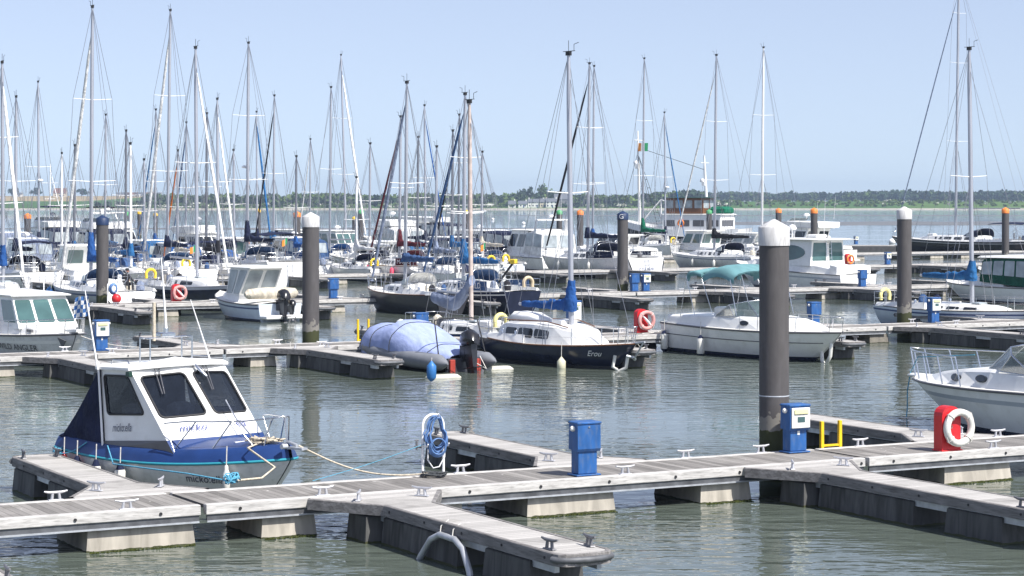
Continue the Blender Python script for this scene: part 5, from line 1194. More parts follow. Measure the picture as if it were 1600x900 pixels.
    # roof
    ol = [V3(-1.62, -1.05, 2.40), V3(-.9, -1.15, 2.43), V3(-.26, -1.19, 2.45), V3(-.07, -.6, 2.49), V3(-.02, 0, 2.51), V3(-.07, .6, 2.49), V3(-.26, 1.19, 2.45), V3(-.9, 1.15, 2.43), V3(-1.62, 1.05, 2.40)]
    mb = MB(); mb.loft([ol, [p + V3(0, 0, .05) for p in ol], [V3(lerp(p.x, -.8, .08), p.y * .9, p.z + .11) for p in ol], [V3(lerp(p.x, -.8, .5), p.y * .45, p.z + .15 - .03 * abs(p.y)) for p in ol]], caps=True, sm=False); ro = mb.build('roof', WHITE, cab)
    for sd in (-1, 1):
        mb = MB(); mb.tube([(-1.2, sd * .95, 2.53), (-1.15, sd * .95, 2.6), (-.6, sd * .97, 2.61), (-.55, sd * .97, 2.55)], .014, 6); mb.build('grab_rail', STEEL, ro)
    MB().box(-.34, -.22, -1.2, -1.12, 2.33, 2.43, .01).build('side_lamp', HGRN, ro)
    # roof rack with lamps and pole
    mb = MB()
    for yy in (-.45, .55):
        for xx in (-.95, -.6): mb.tube([(xx, yy, 2.54), (xx, yy, 3.02)], .017, 6)
    mb.tube([(-.78, -.5, 3.02), (-.78, .6, 3.02)], .017, 6); mb.tube([(-.95, -.45, 3.02), (-.6, -.45, 3.02)], .017, 6); mb.tube([(-.95, .55, 3.02), (-.6, .55, 3.02)], .017, 6); mb.build('roof_rack', STEEL, o)
    MB().tube([(-.8, -.22, 2.96), (-.8, -.22, 3.72)], [.035, .035], 8).build('wooden_pole', ROPE, o)
    MB().tube([(-.75, .05, 3.0), (-.9, .02, 4.6)], [.03, .012], 6).build('aerial', WHITEP, o)
    MB().box(-.9, -.66, -.12, .2, 3.03, 3.12, .02).lathe([(.05, 0), (.05, .1)], 8, (-.78, .05, 3.1)).build('mast_bracket', STEEL, o)
    MB().tube([(-.55, .95, 2.55), (-.75, .62, 3.75)], [.02, .01], 6).build('aerial', WHITEP, o)
    MB().tube([(-.1, .22, 2.52), (.02, .25, 2.44), (.15, .36, 2.28)], [.03, .05, .035], 8).build('horn', STEEL, cab)
    # wipers, hand holds
    for P, u in ((Pl, .42), (Pr, .40)):
        bl = lambda a, b: (P[0] * (1 - a) + P[1] * a) * (1 - b) + (P[3] * (1 - a) + P[2] * a) * b
        nn = (P[1] - P[0]).cross(P[3] - P[0]).normalized() * .045
        MB().tube([bl(u, .97) + nn, bl(u - .1, .62) + nn], .012, 5).tube([bl(u + .08, .97) + nn, bl(u - .06, .62) + nn], .012, 5).build('wiper', CHART, cab)
    # stern tent
    mb = MB(); n = 8; side_l = []; side_r = []; rings = []
    for i in range(n + 1):
        f = i / n; xx = lerp(-1.55, -2.92, f); sag = .07 * math.sin(math.pi * f); zt = lerp(2.42, 1.02, f) - sag; w = lerp(1.03, 1.0, f)
        rings.append([V3(xx + .03, -w - .09 + .1 * f, lerp(.96, .93, f)), V3(xx, -w - .04 + .03 * math.sin(3 * i), lerp(.96, zt, .5)), V3(xx, -w, zt - .05), V3(xx, -w + .12, zt + .02), V3(xx, 0, zt + .05 + .03 * math.sin(i)), V3(xx, w - .12, zt + .02), V3(xx, w, zt - .05), V3(xx, w + .04, lerp(.96, zt, .5)), V3(xx + .03, w + .09 - .1 * f, lerp(.96, .93, f))])
    mb.loft(rings, closed=False); mb.add(rings[-1], [tuple(range(9))[::-1]]); mb.add([V3(-1.2, -1.13, .98), rings[0][0], rings[0][2], V3(-1.47, -1.03, 2.42)], [(0, 1, 2, 3), (3, 2, 1, 0)])
    tent = mb.build('stern_tent', F_NAVY, o)
    MB().tube([(-1.17, -1.17, .9), (-1.5, -1.06, 2.55)], .024, 6).build('tent_pole', WHITEP, o)
    # aerial with the blue and white flag
    ae = MB().tube([(-1.45, -1.1, 2.4), (-1.68, -1.16, 3.5), (-1.78, -1.18, 3.95)], [.022, .016, .01], 6).build('flag_aerial', WHITEP, o)
    mb = MB(); nx, nz = 7, 5; rr = random.Random(3)
    grid = [[V3(-1.70 + .03 * j / nz - i * .052 - .004 * j, -1.17 - .06 * i / nx + .035 * math.sin(i * 1.3 + j * .5), 3.88 - .082 * j - .012 * i - .02 * math.sin(i * .9)) for j in range(nz + 1)] for i in range(nx + 1)]
    for i in range(nx):
        for j in range(nz):
            q = [grid[i][j], grid[i + 1][j], grid[i + 1][j + 1], grid[i][j + 1]]; c = (i + j) % 2; mb.add(q, [(0, 1, 2, 3)], c); mb.add([p + V3(.004, .004, 0) for p in q], [(3, 2, 1, 0)], c)
    mb.build('checked_flag', [mat('flag_blue', (.05, .16, .42), .8), IRISH[1]], ae)
    # rails
    mb = MB(); up = lambda k, s, h: (lambda p: V3(p.x - .05, p.y * s, p.z + h))(gun(k, 1))
    top = [V3(.9, -1.16, 1.52), up(.70, -1, .52), up(.8, -1, .50), up(.9, -1, .48), up(.97, -1, .50), up(1, 0, .52) + V3(.05, 0, 0), up(.97, 1, .50), up(.9, 1, .48), up(.8, 1, .50), up(.70, 1, .52), V3(.9, 1.16, 1.52)]
    mb.tube(top, .016, 6)
    for s in (-1, 1):
        for kt, kb in ((.74, .66), (.86, .80), (.86, .92), (.97, .95)): mb.tube([up(kt, s, .50), up(kb, s, .0)], .014, 6)
    mb.tube([V3(.9, -1.16, 1.52), V3(1.2, -1.14, 1.0)], .012, 5); mb.tube([V3(.9, 1.16, 1.52), V3(1.2, 1.14, 1.0)], .012, 5); mb.build('bow_rail', STEEL, o)
    MB().tube([V3(.80, .34, 1.86), V3(1.1, .38, 1.5), V3(1.75, .42, 1.08)], .016, 6).build('boat_hook', STEEL, o)
    # foredeck clutter: slatted step, ropes, anchor roller
    mb = MB()
    for i in range(7): mb.box(1.95 + i * .09, 2.0 + i * .09, -.32, .3, 1.16 - .02 * i, 1.19 - .02 * i)
    mb.build('slatted_step', WHITEP, o)
    MB().loft([[V3(2.9, -.08, 1.13), V3(2.9, .08, 1.13), V3(3.68, .07, 1.15), V3(3.68, -.07, 1.15)], [V3(2.9, -.08, 1.17), V3(2.9, .08, 1.17), V3(3.68, .07, 1.19), V3(3.68, -.07, 1.19)]], caps=True).tube([(2.95, 0, 1.16), (3.2, 0, 1.26), (3.45, .0, 1.22)], .03, 6).lathe([(.05, -.06), (.05, .06)], 8, (3.3, -.18, 1.2), axis='y').build('anchor_roller', GALV, o)
    # lettering
    MBT = mat('lettering_navy', (.015, .02, .06), .5)
    Ps_ = [rb[0], fb_[0], ft[0], rt[0]]; us = (Ps_[1] - Ps_[0]).normalized(); vsd = (Ps_[3] - Ps_[0]).normalized(); vup = (vsd - us * vsd.dot(us)).normalized()
    wrap_text('side_lettering', 'micko:ella', lambda u, v: Ps_[0] + us * u + vup * v, MBT, cab, .16, .30, .18, shear=.25, off=.03, sx=.72)
    for P, tx, u0 in ((Pl, 'micko', .30), (Pr, 'ella', .52)):
        uu = (P[1] - P[0]).normalized(); w_ = (P[3] - P[0]).normalized(); ww = (w_ - uu * w_.dot(uu)).normalized(); P0 = P[0]
        wrap_text('front_lettering', tx, lambda u, v: P0 + uu * u + ww * v, mat('lettering_blue', (.02, .04, .22), .5), cab, .17, u0, .17, shear=.25, off=.03, sx=.95)
    fn = H.side_fn(-1, 1.2); wrap_text('hull_lettering', 'micko:ella', lambda u, v: fn(u, v) + V3(x0, 0, 0), MBT, ho, .15, .1, .46, shear=.1, off=.014, sx=1.0)
    # outboard on the stern, half hidden
    outboard(o, -3.05, .2, .75, .9, CHARC)
    M = Matrix.Translation(o.location) @ Matrix.Rotation(hd, 4, 'Z')
    return o, H, M, hp
cb, cbH, cbM, hp = cabin_boat()
for k, lb, col, tip in ((.10, 'red fender at the stern of the white and blue cabin boat', REDP, None), (.19, 'navy topped white fender nearest the stern tent of the cabin boat', WHITEF, F_NAVY), (.31, 'navy topped white fender in the middle of the cabin boat side', WHITEF, F_NAVY), (.45, 'navy topped white fender furthest forward on the cabin boat side', WHITEF, F_NAVY)):
    p = hp(k, 1, -1) + V3(0, -.11, -.02); fender(lb, cbM @ p, .52, .11, col, tip, None, .3)
fender('slim pale fender under the bow of the white and blue cabin boat', cbM @ (hp(.86, 1, -1) + V3(0, -.07, -.03)), .5, .07, WHITEF, None, None, .35)
def rope(label, pts, m=ROPE, r=.016, sag=.0, name='mooring_rope', group=None, n=14):
    o = thing(name, label, 'rope', pts[0], 0, group); P = [Vector(p) - Vector(pts[0]) for p in pts]; out = []
    if len(P) == 2: out = [lerp(P[0], P[1], i / n) - V3(0, 0, sag * math.sin(math.pi * i / n)) for i in range(n + 1)]
    else: out = P
    MB().tube(out, r, 6).build('strand', m, o); return o
rope('tan mooring rope from the cabin boat bow to the foot of the hose stand', [cbM @ V3(3.5, 0, 1.22), W(17.85, 35.75, .72)], ROPE, .018, .22)
rope('thin pale blue line from the hose stand down to the walkway edge', [W(17.85, 35.9, 1.25), W(15.7, 36.1, .68)], ROPEB, .006, .03)
rope('tan mooring rope looping from the cabin boat bow down to the turquoise knot', [cbM @ V3(2.6, -.1, 1.24), cbM @ V3(2.75, -.6, 1.16), W(15.3, 36.9, .86), W(14.9, 36.55, .73), W(14.3, 36.36, .74)], ROPE, .02)
rope('pale blue mooring rope along the side of the cabin boat to the turquoise knot', [cbM @ (hp(.33, 1, -1) + V3(0, .08, .24)), cbM @ (hp(.42, 1, -1) + V3(0, -.14, -.05)), W(13.75, 37.3, .80), W(14.2, 36.4, .74)], ROPEB, .014)
rope('pale blue mooring rope at the stern of the cabin boat', [cbM @ (hp(.2, 1, -1) + V3(0, .08, .24)), W(12.95, 42.4, .68)], ROPEB, .013, .06)
o = thing('rope_heap', 'heap of tan rope lying on the blue foredeck of the cabin boat', 'rope', cbM @ V3(2.55, -.05, 1.2)); rr = random.Random(9); mb = MB()
for k in range(5):
    pts = [];
    for i in range(12): a = i * .9 + k; pts.append((rr.uniform(-.35, .35), rr.uniform(-.3, .3), .03 + rr.random() * .07))
    mb.tube(pts, .017, 5)
mb.build('rope_coil', ROPE, o)
rope_heap('orange and turquoise rope bundle at the tip of the finger by the cabin boat stern', W(13.0, 42.6, DZ + .01), ROPEB, 7, .13, 8, .12)

# ------------------------------------------------------------------ covered inflatable
def inflatable():
    TUBE = mat('hypalon_grey', (.19, .20, .22), .55, var=.1); o = thing('inflatable_boat', 'grey inflatable boat under a faded blue cover with black outboard', 'inflatable', W(33.5, 67.7), R(HV + 7))
    L = 6.3
    for s in (1, -1):
        pts = [(-3.15, s * .98, .32), (-2.95, s * .98, .32), (-2.6, s * .98, .33), (-1, s * 1.0, .36), (1.2, s * .95, .46), (2.2, s * .7, .58), (2.85, s * .32, .68), (3.1, 0, .72)]
        mb = MB(); mb.tube(pts, [.03, .15, .285, .29, .29, .28, .27, .26], 16); mb.build('tube', TUBE, o)
    MB().loft([[(-2.7, .72, .0), (-2.7, -.72, .0), (-2.7, -.66, .46), (-2.7, .66, .46)], [(-2.6, .72, .0), (-2.6, -.72, .0), (-2.6, -.66, .46), (-2.6, .66, .46)]], caps=True).build('transom', CHARC, o)
    for yy in (-.52, .52): MB().box(-2.78, -2.69, yy - .10, yy + .10, -.1, .42, .02).build('red_board', mat('transom_red', (.36, .045, .03), .5), o)
    MB().loft([[(-2.8, .8, .15), (-2.8, 0, -.2), (-2.8, -.8, .15)], [(1.5, .75, .25), (1.5, 0, -.1), (1.5, -.75, .25)], [(2.9, .1, .6), (2.9, 0, .5), (2.9, -.1, .6)]], closed=False).build('hull', CHARC, o)
    rr = random.Random(4); rings = []
    prof = [(-2.55, .5, .58, .5), (-2.3, .66, .74, .62), (-1.8, .9, .86, .98), (-1.2, 1.08, 1.02, 1.1), (-.5, 1.15, 1.3, 1.12), (.1, 1.17, 1.52, 1.1), (.5, 1.17, 1.62, 1.1), (1.0, 1.15, 1.46, 1.05), (1.5, 1.12, 1.40, 1.0), (2.1, 1.0, 1.42, .9), (2.6, .8, 1.30, .85), (2.95, .55, 1.2, .7), (3.15, .28, .98, .75)]
    for x, w, zt, zz in prof:
        ring = []
        for j in range(19):
            a = math.pi * j / 18; ca, sa = math.cos(a), math.sin(a); drop = .30 + .07 * math.sin(j * 2 + x * 5) * (1 if j in (0, 18) else .2)
            z = drop + (zt - drop) * sa ** .62 + (.03 * math.sin(x * 3.1 + j * .9) * (1 - sa * .5) + .035 * abs(math.sin(j * 1.57 + x * .8)) * (1 - sa) if 0 < j < 18 else 0); y = w * math.copysign(abs(ca) ** .75, ca) * (1.02 + .02 * math.sin(x * 11))
            ring.append((x + .03 * math.sin(j), y, z))
        rings.append(ring)
    mb = MB(); mb.loft(rings, closed=False, sm=True); mb.add(rings[-1], [tuple(range(19))[::-1]]); mb.loft([[(p[0], p[1] * .985, p[2] - .015) for p in r] for r in rings][::-1], closed=False, sm=True); cov = mb.build('boat_cover', F_LILAC, o)
    for q in (2, 5, 8, 10): MB().tube([(p[0], p[1] * 1.012, p[2] + .012) for p in rings[q]], .014, 5).build('lashing', ROPEK, cov)
    mb = MB(); mb.tube([(r[0][0], r[0][1] * 1.01, r[0][2] + .03) for r in rings], .018, 5); mb.build('hem_rope', ROPEW, cov)
    mb = MB(); mb.tube([(r[18][0], r[18][1] * 1.01, r[18][2] + .03) for r in rings], .018, 5); mb.build('hem_rope', ROPEW, cov)
    mb = MB()
    for s in (1, -1): mb.tube([(-2.55, s * .95, .6), (-2.2, s * .88, 1.72)], .025, 6)
    mb.tube([(-2.2, .88, 1.72), (-2.2, .6, 1.78), (-2.2, -.6, 1.78), (-2.2, -.88, 1.72)], .025, 6); mb.build('frame', RUBBER, o)
    outboard(o, -2.72, 0, .62, 1.25, BLACKH, R(10))
    mb = MB(); mb.tube([(-2.75, -.6, .5), (-3.2, -.55, .1), (-3.3, -.1, .3), (-2.95, .1, .7)], .015, 5); mb.build('line', ROPEW, o)
inflatable()
for s, t in ((32.0, 63.0), (35.2, 65.3)):
    o = thing('docking_float', 'half sunken pale float under the stern of the inflatable boat', 'float', W(s, t, 0), ANG, 'half sunken floats'); MB().box(-.55, .55, -.25, .25, -.25, .11, .08).build('float_body', mat('float_pale', (.5, .49, .42), .7, var=.2), o)
fender('blue fender hanging from the finger beside the covered inflatable boat', W(30.65, 61.15, .72), .62, .15, BLUEF, None, None, .1)
fender('cream fender hanging from the second walkway left of the white capped pile', W(29.55, 69.9, .55), .62, .13, WHITEF, None, None, .3)

# ------------------------------------------------------------------ yachts of the second row
e1, e1H = sailboat('small dark blue sailing yacht with a long white cabin moored right of the covered inflatable', 893, 76.2, 85, 7.8, -1, 9, hull=NAVYH, boot=CHART, stripe=None, cover=F_ROYAL, windows=0, scoop=0, fb=(.86, .72, .90), wheel=False, spread=1, boomz=1.98, bl=2.95, stack=.75, text=None, rake=1.05, B=2.55, trim=WOODM, ladder_=False, decor=False, hood=None)
def erou_extras(o, H):
    fn = H.side_fn(-1, 2.35); wrap_text('hull_lettering', 'Erou', lambda u, v: fn(u, v), WHITEP, o, .19, 0, .46, shear=.2, off=.02, sx=1.1)
    st = [(-2.6, .92, .80, .78, 1.30), (-2.2, .95, .83, .76, 1.44), (-.6, .96, .84, .74, 1.46), (.4, .92, .78, .74, 1.40), (1.3, .78, .6, .76, 1.26), (1.75, .62, .36, .78, .92)]
    mb = MB(); shell(mb, st); c = mb.build('cabin_top', WHITE, o)
    for sd in (1, -1):
        def cp(x, v): 
            for q in range(len(st) - 1):
                if st[q][0] <= x <= st[q + 1][0]: t = (x - st[q][0]) / (st[q + 1][0] - st[q][0]); w = lerp(lerp(st[q][1], st[q][2], v), lerp(st[q + 1][1], st[q + 1][2], v), t); return V3(x, sd * w, lerp(lerp(st[q][3], st[q + 1][3], t), lerp(st[q][4], st[q + 1][4], t) - .06, v))
        for a, b in ((-2.15, -1.5), (-1.42, -.6), (-.52, .25)):
            P = [cp(a, .30), cp(b, .28), cp(b, .78), cp(a, .80)]
            if sd > 0: P = [P[1], P[0], P[3], P[2]]
            mb = MB(); panel_window(mb, P, (0, 0, 0, 0), .1, .014); mb.build('window', GLASS, c)
        MB().tube([V3(-2.3, sd * .72, 1.50), V3(0, sd * .74, 1.53), V3(1.0, sd * .6, 1.36)], .022, 5).build('hand_rail', WOODM, c)
    mb = MB(); mb.loft([[(-2.6, .5, 1.5), (-2.6, -.5, 1.5), (-2.4, -.3, 1.78), (-2.4, .3, 1.78)], [(-1.6, .4, 1.5), (-1.6, -.4, 1.5), (-1.6, -.3, 1.75), (-1.6, .3, 1.75)], [(-.6, .1, 1.48), (-.6, -.1, 1.48), (-.6, -.05, 1.55), (-.6, .05, 1.55)]], caps=True, sm=True); mb.build('upturned_dinghy', WHITE, o)
    mb = MB(); mb.loft([[(-.2, -.35, 1.44), (.35, -.35, 1.42), (.35, -.35, 1.56), (-.2, -.35, 1.58)], [(-.2, .35, 1.44), (.35, .35, 1.42), (.35, .35, 1.56), (-.2, .35, 1.58)]], caps=True); mb.build('forehatch', WHITE, o)
    b = H.pt(1, 1, 1)
    MB().tube([(b.x - .2, 0, .92), (b.x + .45, 0, 1.0)], .04, 6).tube([(b.x + .4, 0, 1.0), (b.x - .05, 0, .45), (b.x - .2, .12, .38)], [.03, .03, .06], 6).tube([(b.x - .05, 0, .45), (b.x - .25, -.2, .5)], [.03, .06], 6).build('bow_anchor', GALV, o)
    MB().tube([(b.x - .75, -.28, .5), (b.x - .8, -.34, .1), (b.x - .55, -.26, -.02), (b.x - .35, -.14, .1), (b.x - .3, -.1, .5)], .06, 8).build('chafe_hose', WHITEF, o)
erou_extras(e1, e1H)
fender('pear shaped cream fender on the side of the dark blue yacht', e1.matrix_basis @ (e1H.pt(.68, 1, -1) + V3(0, -.16, -.35)), .55, .15, mat('fender_cream', (.62, .60, .44), .6), None, None, .5)
rope('pale mooring line from the dark blue yacht bow to the finger tip', [e1.matrix_basis @ V3(3.6, .3, .95), W(39.9, 63.3, .72)], ROPEW, .015, .1)

e2, e2H = sailboat('small white sailing boat with blue topsides and drooping grey sail cover behind the inflatable', 736.5, 83.5, 160, 6.6, -1, 6, hull=ROYAL, stripe=WHITE, boot=WHITE, cover=None, windows=2, scoop=0, fb=(.72, .66, .82), wheel=False, outb=WHITE, mastm=mat('mast_tan', (.50, .42, .38), .5, var=.25, scale=4), ladder_=False, hs=None, boomz=2.15)
mb = MB(); rr = random.Random(2); rings = []
for i in range(17):
    f = i / 16; x = lerp(.45, -2.3, f); z = 2.7 - .95 * math.sin(min(1, f * 1.9) * math.pi / 2) + .45 * max(0, f - .45) ** 1.2; r = .2 + .07 * math.sin(f * 3.1)
    rings.append([(x, r * .7 * math.cos(a) * (1 + .1 * rr.random()), z + r * math.sin(a) * (1 + .15 * rr.random())) for a in [2 * math.pi * j / 12 for j in range(12)]])
mb.loft(rings, caps=True, sm=True); mb.build('sail_cover', F_GREY, e2)
horseshoe(e2, (2.9, -.35, 1.25), PALEY, 1, .26)
sailboat('pale blue hulled sailing yacht with bright blue furled mainsail at the right edge', 1519, 97, 77, 9.6, -1, 4, hull=BLUEH, stripe=MIDNAVY, boot=MIDNAVY, cover=F_BLUE, windows=3, scoop=0, fb=(.95, .88, 1.02), wheel=False, hs=PALEY, trim=CHART, bl=3.3, boomz=2.3, ladder_=False, stack=.55, deckm=CREAM, low=True)

# ------------------------------------------------------------------ third row
s, _ = sailboat('shade-grey hulled sailing yacht with royal blue sail cover and a man in its cockpit', 142, 119.5, 12, 11.6, +1, 2, hull=GREYH, stripe=MIDNAVY, cover=F_ROYAL, genoa=F_WHITE, stack=1.3, hs=None, hood=F_DKBL, spread=2, windows=4, fb=(1.0, .98, 1.25), genoa_r=.10, text=None)  # hull is white; its shaded side is painted in as grey gelcoat
for i, (k, c) in enumerate(((.93, HGRN), (.86, BLUEF), (.70, BLUEF))):
    fender(['dark green fender at the bow of the shade-grey hulled yacht', 'blue fender second from the bow of the shade-grey hulled yacht', 'blue fender amidships on the shade-grey hulled yacht'][i], s.matrix_basis @ (_.pt(k, 1, 1) + V3(0, .2, -.15)), .95, .2, c, None, None, .4)
def man(label, loc, rz):
    o = thing('person', label, 'person', loc, rz); me = bpy.data.meshes.new('body')
    pts = [(0, 0, .0), (0, 0, .18), (.04, 0, .38), (.05, 0, .50), (.10, 0, .60), (.12, 0, .70),  # pelvis, waist, chest, neck, head
           (.03, .2, .44), (.16, .27, .22), (.36, .2, .16), (.44, .17, .16), (.03, -.2, .44), (.16, -.27, .22), (.36, -.2, .16), (.44, -.17, .16),
           (.05, .1, -.02), (.42, .14, .02), (.44, .14, -.4), (.56, .14, -.44), (.05, -.1, -.02), (.42, -.14, .02), (.44, -.14, -.4), (.56, -.14, -.44)]
    ed = [(0, 1), (1, 2), (2, 3), (3, 4), (4, 5), (2, 6), (6, 7), (7, 8), (8, 9), (2, 10), (10, 11), (11, 12), (12, 13), (0, 14), (14, 15), (15, 16), (16, 17), (0, 18), (18, 19), (19, 20), (20, 21)]
    rad = [.15, .15, .17, .07, .085, .08, .085, .06, .045, .045, .085, .06, .045, .045, .1, .075, .055, .05, .1, .075, .055, .05]
    me.from_pydata(pts, ed, []); b = bpy.data.objects.new('body', me); sc.collection.objects.link(b); b.parent = o
    md = b.modifiers.new('skin', 'SKIN'); 
    for i, v in enumerate(me.skin_vertices[0].data): v.radius = (rad[i], rad[i]); v.use_root = i == 0
    b.modifiers.new('sub', 'SUBSURF').levels = 1; b.modifiers['sub'].render_levels = 2; me.materials.append(JACKET)
    MB().ball((.125, 0, .69), .105, 12, 0, 1.2).ball((.225, 0, .69), .025).build('face', SKIN, o); MB().lathe([(.108, .70), (.115, .76), (.085, .82), (.02, .84)], 12, (.115, 0, 0)).build('cap', JACKET, o)
    for s in (1, -1): MB().ball((.47, .17 * s, .16), .045, 8).build('hand', SKIN, o)
man('man in black jacket and cap sitting in the shade-grey yacht behind the navy capped pile', s.matrix_basis @ V3(-3.6, -.4, 1.35), s.rotation_euler.z + R(-60))
sailboat('navy hulled sailing yacht with grey lower sides behind the pink lifebuoy', 308, 117, 75, 10.2, -1, 3, hull=GREYH, stripe=NAVYH, stripe_w=.42, boot=CHART, cover=None, genoa=F_WHITE, hs=YEL, windows=2, scoop=0, fb=(1.25, 1.15, 1.35), ladder_=False, outb=BLACKH, spread=1)
sailboat('white sailing yacht with royal blue sail bundle at the left picture edge', 5, 117, 98, 9.6, -1, 0, cover=F_ROYAL, genoa=F_WHITE, stack=.8, genoa_r=.1, ladder_=False, spread=2)
sailboat('charcoal hulled sailing yacht moored right of the third row blue pedestal', 633, 113.2, 130, 8.4, +1, 5, hull=CHARC, boot=CHART, cover=F_DKBL, genoa=F_GREY, genoa_r=.085, hood=F_WHITE, scoop=0, fb=(1.05, 1.0, 1.2), wheel=False, windows=2, stack=.1, boomz=2.7, dodger=None, spread=1, hs=None)
o_ = bpy.data.objects['sailing_yacht.006'] if 'sailing_yacht.006' in bpy.data.objects else None
s, H_ = sailboat('navy hulled sailing yacht with blue lettered dodgers and steel blue sprayhood', 724, 116, 148, 10.2, +1, 5, hull=NAVYH, stripe=WHITE, stripe_w=.05, cover=F_BLUE, genoa=F_DKBL, hood=F_DKBL, dodger=F_DKBL, dtext='IDLEWILD', hs=mat('horseshoe_tan', (.62, .50, .34), .7), scoop=0, fb=(1.15, 1.05, 1.3), stack=1.0, spread=2, ladder_=False)
MB().tube([(-4.2, .9, 1.6), (-4.9, .5, 2.6)], .06, 6).build('danbuoy_pole', RUBBER, s); MB().box(-5.2, -4.75, .4, .62, 2.55, 2.8, .04).build('danbuoy_flag', YEL, s)

# ------------------------------------------------------------------ fourth row and beyond: yachts
SB = sailboat
SB('white sailing yacht with broad white stern and dark bimini frame at the left', 24, 143.5, 152, 11.2, +1, 0, cover=F_NAVY, bimini=F_NAVY, hood=F_NAVY, scoop=.2, fb=(1.25, 1.05, 1.3), fenders=2, solar=False)
SB('slim masted sailing yacht with navy sail cover and radar at the far left', 61, 187, 128, 10, -1, 3, cover=F_NAVY, radar=True, hood=F_DKBL, ladder_=False)
SB('white yacht stern with solar panel and white ring left of the blue sail cover', 96, 168, 240, 9.5, +1, -5, cover=None, hood=F_NAVY, solar=True, scoop=.3, hs=WHITEF, mastm=WHITEP)
SB('low masted sailing boat behind the navy capped pile at the left', 164, 182, 180, 8.6, +1, 2, cover=F_BLUE, hood=F_BLUE)
SB('tall masted white yacht with long navy sail cover and white rolled genoa left of centre', 261, 152, 18, 12, +1, 0, cover=F_NAVY, genoa=F_WHITE, genoa_r=.11, hood=F_DKBL, spread=2, hs=YEL, mastlean=-.4, fenders=3, flag=IRISH)
SB('white sailing yacht with short royal blue sail cover left of the tall yacht', 242, 184, 172, 9.4, +1, 4, cover=F_ROYAL, hood=F_NAVY, genoa=F_BLUE, genoa_r=.06)
SB('small sailing yacht with a thin mast left of the navy hulled yacht mast', 290, 190, 192, 8.4, +1, 1, cover=F_NAVY, hood=F_NAVY, genoa=F_DKBL, genoa_r=.06)
SB('white yacht with white genoa and navy bimini behind the grey fishing boat', 341, 151, 155, 9.2, -1, -2, cover=F_BLACK, genoa=F_WHITE, bimini=F_NAVY, hood=F_NAVY, ladder_=False, hs=YEL)
SB('large white yacht with high round transom and blue sprayhood behind the fishing boat', 386, 154, 68, 13, +1, 2, cover=F_NAVY, bimini=F_NAVY, hood=F_DKBL, scoop=.15, fb=(1.65, 1.35, 1.5), spread=2, stack=1.2, radar=True, hs=None, fenders=2, flag=IRISH)
SB('white yacht with bright blue sail cover and black rolled genoa behind the orange capped pile', 427, 190, 150, 9.8, +1, 3, cover=F_BLUE, genoa=F_BLACK, hood=F_BLUE)
SB('blue genoa sailing yacht in the distance left of centre', 402, 222, 175, 9.0, -1, 0, cover=F_NAVY, genoa=F_BLUE, genoa_r=.11, ladder_=False)
SB('distant small sailing yacht above the white capped pile', 484, 226, 218, 7.8, +1, 0, cover=F_WHITE, genoa=F_WHITE, genoa_r=.06)
SB('white yacht with blue sheer stripe and bright yellow horseshoe right of the white capped pile', 515, 187, 137, 9.6, +1, 8, hull=WHITE, stripe=NAVYH, stripe_w=.16, cover=None, hood=F_ROYAL, hs=YEL, dodger=None, fb=(1.1, 1.05, 1.3), fenders=2)
SB('tall leaning masted yacht with long white rolled genoa above the green capped pile', 541, 226, 85, 12, -1, 0, cover=None, genoa=F_WHITE, genoa_r=.12, spread=2, ladder_=False, mastlean=-1.0)
s, H_ = SB('grey white sailing yacht with maroon sprayhood maroon dodger and red fenders', 624, 157, 183, 10, +1, 7, hull=LIGHTG, cover=F_MAROON, hood=F_MAROON, dodger=F_MAROON, dtext='MAGIC', genoa=F_MAROON, genoa_r=.08, scoop=0, fb=(1.3, 1.15, 1.4), stack=.9, mastm=ALU)
for k, lb in ((.78, 'long red fender near the bow of the maroon hooded yacht'), (.38, 'long red fender aft on the maroon hooded yacht')): fender(lb, s.matrix_basis @ (H_.pt(k, 1, 1) + V3(0, .18, -.05)), 1.05, .16, mat('fender_pink', (.65, .06, .12), .5), None, None, .3)
SB('white yacht with navy sail cover and blue rolled genoa below the wooded shore', 665, 192, 165, 10.4, -1, 0, cover=F_NAVY, genoa=F_ROYAL, genoa_r=.06, hood=F_BLUE, spread=1, ladder_=False)
SB('sailing yacht with two crossed spreaders and dark rolled genoa near the middle', 716, 172, 180, 10.2, +1, 2, hull=WHITE, cover=None, genoa=F_BLACK, hood=F_DKBL, spread=2, mastm=DARKALU)
SB('white and teal striped yacht with navy lettered dodger and Irish flag', 706, 158, 205, 9.8, +1, 0, hull=WHITE, stripe=MIDNAVY, stripe_w=.25, cover=F_BLUE, hood=None, dodger=F_NAVY, dtext='SHANNON', flag=IRISH, hs=YEL, scoop=0, fb=(1.2, 1.1, 1.3), mastm=DARKALU)
SB('white sailing yacht with wide rounded transom and lettered navy dodger right of centre', 918, 168.5, 100, 13.2, +1, 7, hull=LIGHTG, stripe=None, cover=F_NAVY, genoa=F_BLACK, genoa_r=.09, hood=F_NAVY, bimini=None, dodger=F_NAVY, dtext='LITTLE\nBEAR', text='LITTLE BEAR', scoop=.25, fb=(1.55, 1.35, 1.5), spread=2, fenders=3, windows=4, mastm=ALU)
SB('white yacht with bright blue sail cover behind the lettered yacht', 926, 199, 104, 11, +1, 0, cover=F_ROYAL, hood=F_NAVY, spread=2, genoa=None)
SB('white yacht with bright green sail cover and yellow horseshoe in front of the trawler', 1004, 217, 92, 11, +1, 4, cover=F_GREEN, hood=F_WHITE, hs=YEL, scoop=0, fb=(1.55, 1.3, 1.5), spread=2, stack=1.1, fenders=2)
SB('slim sailing yacht with blue rolled genoa beside the trawler mast', 1040, 238, 176, 9.4, -1, 0, cover=F_NAVY, genoa=F_BLUE, genoa_r=.06, ladder_=False, radar=True)
